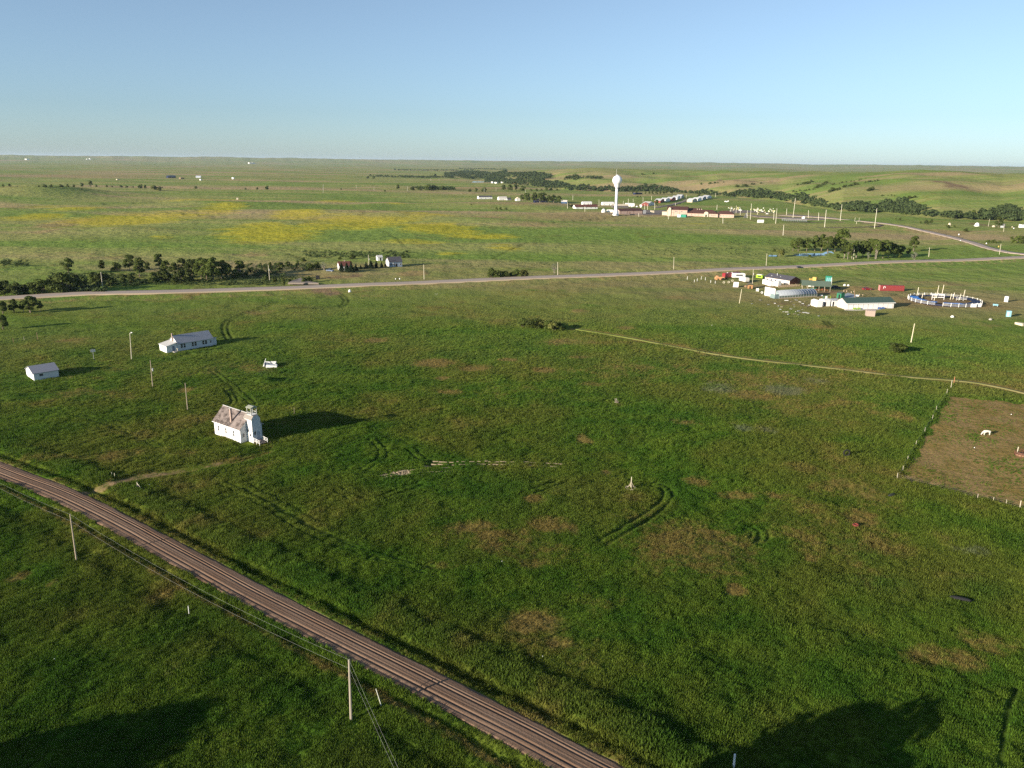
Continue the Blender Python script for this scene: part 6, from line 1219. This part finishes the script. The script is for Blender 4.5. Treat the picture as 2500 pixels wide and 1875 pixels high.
m = MB(); m.box(-4.2, 2.6, 5.2, 5.35, 2.4, 2.9); m.box(-4.2, -4.0, 5.0, 5.2, 0, 3.0); m.box(2.4, 2.6, 5.0, 5.2, 0, 3.0); m.box(-4.2, 2.6, 5.2, 5.35, 1.2, 1.6); m.box(-4.2, 2.6, 5.4, 7.5, 2.9, 3.0); m.build('announcer_stand', WHITE, pen)
for (x, y) in ((8.5, 2.0), (10.5, 3.0), (12.4, 2.2)): m = MB(); m.box(x - 1, x + 1, y, y + .12, .8, 1.0); m.box(x - 1, x + 1, y, y + .12, 1.5, 1.7); m.box(x - 1, x - .85, y, y + .1, 0, 2); m.build('chute_gate', WHITE, pen)
m = MB(); m.box(4.4, 7.4, -17.6, -17.45, .1, 1.9); m.box(7.45, 10.6, -16.5, -16.35, .1, 1.9); m.build('solid_panel', WHITE, pen)
m = MB(); torus_bits(m, (0, 0, .35), Rx - .9, .45, 36); m.build('painted_shade_ring', pm('painted_shade', (0.03, 0.035, 0.07)), pen)  # shade inside the rails, built as a dark ring
boxthing('storage_box', 'white upright box standing in the grass right of the round pen', 'box', (2451, 737), (2460, 738), 2.0, 2.9, WHITE)
e = boxthing('portable_toilet', 'light blue portable toilet at the right edge', 'portable toilet', (2456, 773), (2468, 774), 1.8, 2.7, LBLUE, pm('toilet_roof', (0.35, 0.6, 0.68))); m = MB(); m.box(.25, 1.2, -.05, .01, .2, 2.3); m.build('door', pm('toilet_door', (0.42, 0.68, 0.76)), e)
e = thing('picnic_bench', 'tilted grey-blue and white bench between pen and white box', 'bench', G(2430, 748), rad(-30)); m = MB(); m.box(-1.2, 1.2, -.3, .3, .4, .5); m.box(-1.2, 1.2, .35, .45, .5, 1.2); m.build('seat', LBLUE, e); m = MB(); m.box(-1, -.9, -.3, .4, 0, .4); m.box(.9, 1, -.3, .4, 0, .4); m.build('leg', WHITE, e)
lump('white boulder below the round pen', (2325, 774.5), 1.7, 1.2, .9, WHITE, 'boulder', 'boulder'); lump('grey boulder left of the portable toilet', (2418, 781), 1.6, 1.2, .8, CONC, 'boulder', 'boulder')
e = boxthing('planter', 'low white box cut off by the right edge below the toilet', 'box', (2477, 791), (2496, 795), 2.0, .8, CREAM)
# ---------------------------------------------------------------- pond water
wat, nt, b = newmat('pond_water'); b.inputs['Base Color'].default_value = (0.05, 0.12, 0.22, 1); b.inputs['Roughness'].default_value = .06; b.inputs['Specular IOR Level'].default_value = 0.9
def water(name, px, lab):
    P = [G(u, v) for u, v in px]; z = sum(p.z for p in P) / len(P) + .18
    o = mesh_obj(name, [(p.x, p.y, z + (.0)) for p in P] + [(p.x, p.y, z - 1) for p in P], [tuple(range(len(P)))] + [(i, i + len(P), (i + 1) % len(P) + len(P), (i + 1) % len(P)) for i in range(len(P))], wat); tag(o, None, None, None, 'structure'); return o
water('pond', [(1936, 624.5), (1985, 625.5), (2026, 624), (2036, 618), (2030, 613.5), (2016, 614.5), (2008, 619), (1975, 619.5), (1940, 621)], '')
water('pond', [(1876, 625.5), (1896, 626), (1897, 623.5), (1878, 623)], '')
water('far_pond', [(1148, 447.5), (1208, 447.2), (1200, 444), (1155, 443.8)], '')
# ---------------------------------------------------------------- water tower
b = G(1503, 525); t = top_at(b, 1506.5, 427.5); Ht = t.z - b.z; wt = thing('water_tower', 'tall white water tower with round tank on a slender column', 'water tower', b); TW = pm('tower_white', (0.78, 0.80, 0.82), .45, .03, .3, spec=.4); k = Ht / 54.0
Rb = 6.6 * 1.0; zc_ = Ht - 6.9
colp = [(4.6, -1), (4.3, .3), (3.3, 3.5), (2.5, 7.5), (2.0, 11), (1.8, 15), (1.8, zc_ - 11)]; m = MB(); m.lathe(colp, 22); m.build('column', TW, wt, True)
bell = [(1.8, zc_ - 11), (2.4, zc_ - 9.6), (3.5, zc_ - 7.4)] + [(Rb * math.cos(a), zc_ + Rb * math.sin(a)) for a in [rad(x) for x in range(-52, 91, 9)]][:-1] + [(.4, zc_ + Rb)]
m = MB(); m.lathe(bell, 28); m.build('tank', TW, wt, True)
m = MB(); m.lathe([(1.6, zc_ + Rb - .35), (1.6, zc_ + Rb + .5), (1.3, zc_ + Rb + .6)], 16); m.build('cap', TW, wt); m = MB(); m.tube((-1.6, 0, zc_ + Rb), (-1.7, 0, zc_ + Rb + 8.5), .14, .08, 5); m.build('antenna', METAL, wt)
m = MB(); torus_bits(m, (0, 0, zc_ + .2), Rb + .05, .10, 28, 'z', 4); m.build('tank_band', TW, wt); m = MB(); m.box(-.7, .7, -4.75, -4.0, 0, 2.3); m.build('door', GREY, wt)
# lettering-like dark marks are too small to read and left off
# ---------------------------------------------------------------- the town
house('bungalow', 'white bungalow with red-brown roof left of the water tower', 'house', (1405, 509), (1459, 510), 11, 3.4, 6.6, WHITE, ROOF_R, 'x', None, 5, .35, None, None, 1.1, 1.2, .6)
e = house('house', 'long white house with dark slanted roof, leftmost of the town', 'house', (1169, 486), (1202, 486), 9, 4, 6.2, WHITE, ROOF_D, 'x', None, 3)
house('house', 'pale trailer house with white roof, second from the left of the town', 'house', (1218, 489), (1238, 489), 9, 4.2, 6.6, WHITE, pm('pale_roof', (0.6, 0.56, 0.5)), 'x', None, 2, .5)
house('shed', 'dark shed just right of the second town house', 'shed', (1239, 489.5), (1248, 489.5), 7, 3, 5, GREY, ROOF_D, 'x', None, 0); house('house', 'white gabled house left of the tree clump', 'house', (1261, 491), (1270, 491), 8, 3.5, 6.5, WHITE, CREAM, 'y', None, 0)
house('house', 'dark house hidden behind the tree clump', 'house', (1306, 495), (1336, 495), 8, 4, 7, NAVY, ROOF_D, 'x', None, 3); house('house', 'dark blue house with pale roof right of the tree clump', 'house', (1370, 496.5), (1384, 497), 7, 3.2, 5.6, pm('dark_blue_wall', (0.04, 0.09, 0.18)), pm('pale_roof', (0.6, 0.56, 0.5)), 'x', None, 1)
for (p1, p2, lab) in [((1423, 500), (1445, 500), 'white trailer house behind the bungalow'), ((1471, 501), (1499, 501), 'white trailer house left of the water tower'), ((1527, 504), (1549, 504), 'white trailer house right of the water tower')]:
    e = house('trailer_house', lab, 'house', p1, p2, 8, 3.4, 5.4, WHITE, pm('white_roof', (0.74, 0.73, 0.70)), 'x', 'white trailer houses of the town', 3, .6)
e = house('long_shed', 'long shed with bright roof behind the water tower foot', 'building', (1496, 508), (1534, 508), 8, 4, 6, pm('painted_shade_wall', (0.12, 0.11, 0.11)), CREAM, 'x', None, 0)  # wall colour darkened to carry its shade
a, rz, L_ = frame((1512, 522), (1568, 521.5)); hall = thing('hall', 'long pink hall with brown roof right of the water tower foot', 'building', a, rz); gable(hall, 0, L_, 0, 14, 4.6, 7.2, PINK, ROOF_B, 'x', .6)
for i in range(3): x = L_ * (.05 + .28 * i); m = MB(); m.box(x, x + .3, -.12, -.004, 0, 4.2); m.build('downpipe', PLANK, hall)
m = MB(); m.box(L_ * .43, L_ * .47, -.06, .01, 0, 2.6); m.build('door', pm('brown_door', (0.3, 0.18, 0.12)), hall); m = MB(); m.box(-4, -.01, .5, 10, 0, 4.2); m.build('annex', WHITE, hall)
boxthing('shed', 'grey and white utility block at the right end of the hall', 'shed', (1570, 521.5), (1577, 521.5), 6, 4.4, GREY, WHITE); boxthing('shed', 'small cream box shed between hall and school', 'shed', (1589.5, 520.5), (1597, 520.5), 4, 3.6, CREAM)
lump('round white tank left of the water tower foot', (1473.5, 519), 6.5, 5, 5.5, WHITE, 'storage_tank', 'tank'); boxthing('shed', 'white flat shed with wavy dark base left of the water tower foot', 'shed', (1481, 518.5), (1496, 519), 5, 3.8, WHITE)
for i, (u, v) in enumerate([(1543, 505), (1555, 505), (1565, 506)]): lump('pale parked vehicle in front of the red-walled house', (u, v), 3.5, 2.2, 1.7, WHITE, 'parked_vehicle', 'vehicle', 0, 'pale parked vehicles in the town')
# school
a, rz, L_ = frame((1628, 526), (1677, 527)); sc2 = thing('school', 'large pink school with two-storey hall and brown hipped roofs', 'school', a, rz)
gable(sc2, 0, L_, 0, 22, 8.2, 12.2, PINK, ROOF_B, 'x', .6)
m = MB(); m.box(0, L_, -.08, -.004, 4.0, 4.3); m.build('band', pm('brown_band', (0.36, 0.2, 0.16)), sc2)
for x in (.05, .33, .62, .93): m = MB(); m.box(L_ * x, L_ * x + .3, -.14, -.082, 0, 8); m.build('downpipe', pm('brown_band', (0.36, 0.2, 0.16)), sc2)
for x in (.40, .45, .50, .70, .75): window(sc2, 'f', L_ * x, 5.4, .9, 1.4, 0)
m = MB(); m.prism([(1.6, 0), (5.4, 0), (5.4, 9.6), (4.6, 10.8), (3.5, 11.3), (2.4, 10.8), (1.6, 9.6)], -1.2, -.15, 'y'); m.build('entry_tower', CREAM, sc2)
m = MB(); m.box(-7, -.01, 2, 10, 0, 4.8); m.box(-7.3, .0, 1.7, 10.3, 4.81, 5.0); m.build('side_annex', CREAM, sc2)
# rear right hall
gable(sc2, L_ + .02, L_ + 17, 12, 26, 7.2, 10, PINK, ROOF_B, 'x', .6, wname='rear_wall', rname='rear_roof')
# front wing: hipped roof and right wing
fx0 = L_ + .4; a3, rz3, L3 = frame((1676, 528.5), (1782, 529.5)); s3 = L3
m = MB(); m.box(fx0, fx0 + s3 * .66, -2, 14, -1, 4.2); m.build('front_wing', PINK, sc2); m = MB(); m.box(fx0 + s3 * .66 + .02, fx0 + s3, 1, 13, -1, 4.1); m.build('right_wing', PINK, sc2)
def hip(name, x0, x1, y0, y1, he, hr, mat, par, oh=.8):
    x0 -= oh; x1 += oh; y0 -= oh; y1 += oh; ym = (y0 + y1) / 2; d = min((y1 - y0) / 2, (x1 - x0) / 2 - .1)
    v = [(x0, y0, he), (x1, y0, he), (x1, y1, he), (x0, y1, he), (x0 + d, ym, hr), (x1 - d, ym, hr)]; return mesh_obj(name, v, [(0, 1, 5, 4), (1, 2, 5), (2, 3, 4, 5), (3, 0, 4), (3, 2, 1, 0)], mat, par)
hip('front_roof', fx0, fx0 + s3 * .66, -2, 14, 4.22, 9.0, ROOF_B, sc2); hip('wing_roof', fx0 + s3 * .62, fx0 + s3, 1, 13, 4.12, 8.2, ROOF_B, sc2)
gx = fx0 + s3 * .41
m = MB(); m.prism([(gx - 2.8, 0), (gx + 2.8, 0), (gx + 2.8, 5.4), (gx + 1.6, 6.6), (gx, 7.0), (gx - 1.6, 6.6), (gx - 2.8, 5.4)], -3.2, -2.1, 'y'); ent = m.build('entrance', CREAM, sc2)
m = MB(); m.box(gx - 1, gx + 1, -3.3, -3.21, 0, 3); m.build('door', DARK, ent)
for x in (.10, .17, .24, .52, .56, .60): window(sc2, 'f', fx0 + s3 * x, 1.4, 1.0, 1.2, -2)
for x in (.72, .78, .84, .90, .96): window(sc2, 'f', fx0 + s3 * x, 1.3, .8, 1.1, 1)
for x in (2.0, 5, 8.0): m = MB(); m.box(fx0 + x + 10, fx0 + x + 10.9, 9, 9.9, 8.2, 9.9); m.build('roof_vent', CREAM, sc2)
boxthing('dumpster', 'bright green container in front of the two-storey school hall', 'container', (1662.5, 530), (1674.5, 530.5), 3.5, 3.6, TEAL); boxthing('truck_box', 'pale blue box left of the bright green container', 'box', (1653, 529.5), (1661, 530), 3, 2.8, pm('pale_blue_box', (0.55, 0.68, 0.75)))
# rows of houses
rb = [((1612, 495.5), (1622, 493.5)), ((1625, 493.2), (1636, 491.2)), ((1639, 491), (1650, 488.5)), ((1653, 487.5), (1661, 485.5)), ((1663, 484.5), (1670, 482.5))]
for i, (p1, p2) in enumerate(rb): house('row_house', 'white-roofed house, ' + ordn(i + 1) + ' from the left in the long row beyond the school', 'house', p1, p2, 11, 4.4, 7.2, [BRICKRED, WHITE, BRICKRED, WHITE, GREY][i], pm('white_roof', (0.74, 0.73, 0.70)), 'y', 'row houses beyond the school', 1)
rb = [((1690, 493.5), (1702, 492)), ((1703, 491), (1713, 489.3)), ((1715, 488.5), (1725, 486.3)), ((1726, 485.5), (1737, 483))]
for i, (p1, p2) in enumerate(rb): house('row_house', 'white-roofed house, ' + ordn(i + 1) + ' from the left in the right-hand row beyond the school', 'house', p1, p2, 11, 4.0, 6.6, [CREAM, WHITE, GREY, WHITE][i], pm('white_roof', (0.74, 0.73, 0.70)), 'y', 'row houses of the right-hand row', 1)
house('house', 'brick-red house with pale roof behind the hall', 'house', (1567, 503), (1583, 503), 12, 4, 6.6, BRICKRED, pm('pale_roof', (0.6, 0.56, 0.5)), 'y', None, 0); house('house', 'white house with cream roof right of the brick-red house', 'house', (1584, 502.5), (1597, 500.5), 12, 4.2, 6.8, WHITE, pm('pale_roof', (0.6, 0.56, 0.5)), 'y', None, 1)
boxthing('shed', 'long dark blue shed in front of the shelter belt', 'shed', (1551, 474.5), (1568, 474), 8, 3.4, NAVY); boxthing('shed', 'white open shed left of the brick-red house', 'shed', (1562, 504), (1567, 504), 4, 3, WHITE)
# sports field
sb = thing('scoreboard', 'white scoreboard on two posts below the parking lot', 'scoreboard', G(1848.5, 546), rad(3)); Ls = 8.2
m = MB(); m.box(0, Ls, 0, .4, 1.2, 4.8); m.build('panel', WHITE, sb)
for x in (2.2, 5.6): m = MB(); m.box(x, x + .9, -.05, -.004, 2.4, 3.4); m.build('digit_window', GREY, sb)
for x in (.8, Ls - .8): m = MB(); m.tube((x, .6, -.5), (x, .6, 4.5), .15, .15, 5); m.build('post', METAL, sb)
a, rz, L_ = frame((1908, 539), (1971, 541)); bl = thing('bleachers', 'long low grey bleachers beside the running track', 'bleachers', a, rz)
for k in range(6): m = MB(); m.box(0, L_, k * 1.0, k * 1.0 + .7, .3 + k * .55, .42 + k * .55); m.build('seat_row', METAL, bl)
for i in range(12): x = L_ * (i + .5) / 12; m = MB(); m.prism([(0, 0), (6, 0), (6, 3.1), (0, .28)], x, x + .15, 'x'); m.build('support', GREY, bl)
m = MB(); m.box(L_ * .8, L_ * .9, 5, 7, 3.3, 5.4); m.build('press_box', WHITE, bl)
bs = thing('backstop', 'dark triangular backstop at the edge of the parking lot', 'backstop', G(1820, 532)); m = MB(); m.add([(-2.6, 0, 0), (2.6, 0, 0), (1.2, 2.5, 6.4), (-2.6, .3, 0), (2.6, .3, 0), (1.2, 2.8, 6.4)], [(0, 1, 2), (3, 5, 4), (0, 3, 4, 1), (1, 4, 5, 2), (2, 5, 3, 0)]); m.build('mesh_panel', pm('dark_mesh', (0.10, 0.10, 0.09)), bs)
for k in (-2.6, 2.6): m = MB(); m.tube((k, -.2, 0), (1.2, 2.3, 6.4), .12, .12, 5); m.build('frame', METAL, bs)
gp = thing('goal_post', 'pale goal posts at the right end of the sports field', 'goal', G(2091, 547)); m = MB(); m.tube((0, 0, 0), (0, 0, 3.2), .18, .18, 5); m.tube((-2.6, 0, 3.2), (2.6, 0, 3.2), .15, .15, 5); m.tube((-2.6, 0, 3.2), (-2.6, 0, 8), .13, .13, 5); m.tube((2.6, 0, 3.2), (2.6, 0, 8), .13, .13, 5); m.build('frame', pm('cream_post', (0.72, 0.66, 0.5)), gp)
for (u, v, l, lab) in [(1873, 523.5, 5, 'white low trailer parked on the far edge of the parking lot'), (1963, 531, 4, 'white vehicle parked beyond the bleachers')]: lump(lab, (u, v), l, 2, 1.6, WHITE, 'parked_vehicle', 'vehicle')
rr_ = random.Random(77)
for i in range(62):
    u = [rr_.uniform(1787, 1812), rr_.gauss(1846, 9), rr_.gauss(1866, 9), rr_.gauss(1884, 6), rr_.uniform(1775, 1895)][i % 5]; v = rr_.gauss(511 + (u - 1780) * .045, 2.4); s_ = rr_.uniform(.8, 1.9)
    a = G(u, v); m = MB(); m.box(-s_ * .5, s_ * .5, -.15, .15, -.3, s_ * .9); o = m.build('grave_marker', [WHITE, pm('marker_yellow', (0.75, 0.68, 0.35)), WHITE, CREAM][i % 4]); o.location = a; tag(o, 'small pale grave marker on the slope behind the parking lot', 'grave marker', 'grave markers behind the parking lot')
for i, (u, v) in enumerate([(1771, 492.5), (1775, 492.8), (1778, 491.8), (1806, 477)]): lump('white vehicle standing in the grass right of the house rows', (u, v), 3.5, 2.2, 1.8, WHITE, 'parked_vehicle', 'vehicle', 0, 'white vehicles in the far grass')
# yard beyond the side road
lump('large white tank in the yard beyond the side road', (2385, 552.5), 5.5, 4.5, 4.4, WHITE, 'storage_tank', 'tank'); boxthing('shed', 'weathered grey shed under the tree beyond the side road', 'shed', (2442, 555), (2450, 555.5), 5, 4, GREY, TAN); lump('cream tank among the bushes beyond the side road', (2318, 550), 3.4, 3, 3, CREAM, 'storage_tank', 'tank'); lump('white low tank left of the grey shed', (2426, 554), 4, 2.4, 2, CREAM, 'storage_tank', 'tank')
boxthing('shed', 'white shed cut off by the right edge beyond the side road', 'shed', (2494, 556), (2505, 556), 5, 3.5, WHITE)
for i, (u, v, m_) in enumerate([(2345, 589.5, WHITE), (2408, 596, WHITE), (2438, 603.5, YELLOW), (2341, 573.5, WHITE), (2471, 555, CREAM), (2475, 558.5, WHITE), (2434, 549, WHITE), (2379, 552, WHITE)]): lump(['small white sign stone on the side road', 'white marker beside the culvert', 'yellow marker beside the right pole', 'white marker in the grass beyond the side road', 'cream marker left of the white edge shed', 'white marker left of the white edge shed', 'tall white marker left of the grey shed', 'small white marker beside the large tank'][i], (u, v), 1.2, 1.0, 1.4, m_, 'marker_stone', 'marker')
# far farms on the plain
house('barn', 'long blue barn on the far plain', 'barn', (411, 434.5), (430, 434.5), 20, 5, 9, NAVY, pm('blue_roof', (0.07, 0.09, 0.14)), 'x', None, 0); house('barn', 'pale round-roofed barn on the far plain', 'barn', (478, 434.5), (490, 434.5), 18, 4, 8, pm('pale_barn', (0.6, 0.62, 0.65)), pm('pale_barn', (0.6, 0.62, 0.65)), 'x', None, 0)
boxthing('barn', 'small pale shed left on the far plain', 'shed', (286, 440), (293, 440), 8, 3.5, CREAM); boxthing('barn', 'dark shed beside the blue barn', 'shed', (441, 436.5), (450, 436.5), 8, 4, PLANK, CREAM); boxthing('barn', 'small dark and white shed on the far plain', 'shed', (566, 437), (570, 437), 8, 6, WHITE, PLANK)
boxthing('barn', 'small white shed in the yellow field', 'shed', (577, 488), (582, 488), 4, 3.4, CREAM); boxthing('shed', 'small white speck of a shed right of the pale barn', 'shed', (490, 440.5), (494, 440.5), 6, 4, WHITE)
for i, (u, v, w_) in enumerate([(609, 399.5, 6), (617, 399.5, 6), (65, 390.5, 7), (210, 390, 3), (220, 390, 3)]): boxthing('grain_store', ['left', 'right', 'leftmost', 'smaller left', 'smaller right'][i] + ' white grain store on the ' + ('far plain' if i < 2 else 'horizon at the far left'), 'grain store', (u, v), (u + w_, v), 30, 14 if i < 2 else 16, WHITE)
for i, (u, v) in enumerate([(1203, 447), (1212, 448), (1222, 447), (1234, 446.5)]): boxthing('shed', 'small pale building beside the far pond, ' + ordn(i + 1) + ' from the left', 'shed', (u, v), (u + 4, v), 8, 4.5, WHITE, CREAM)
grass()
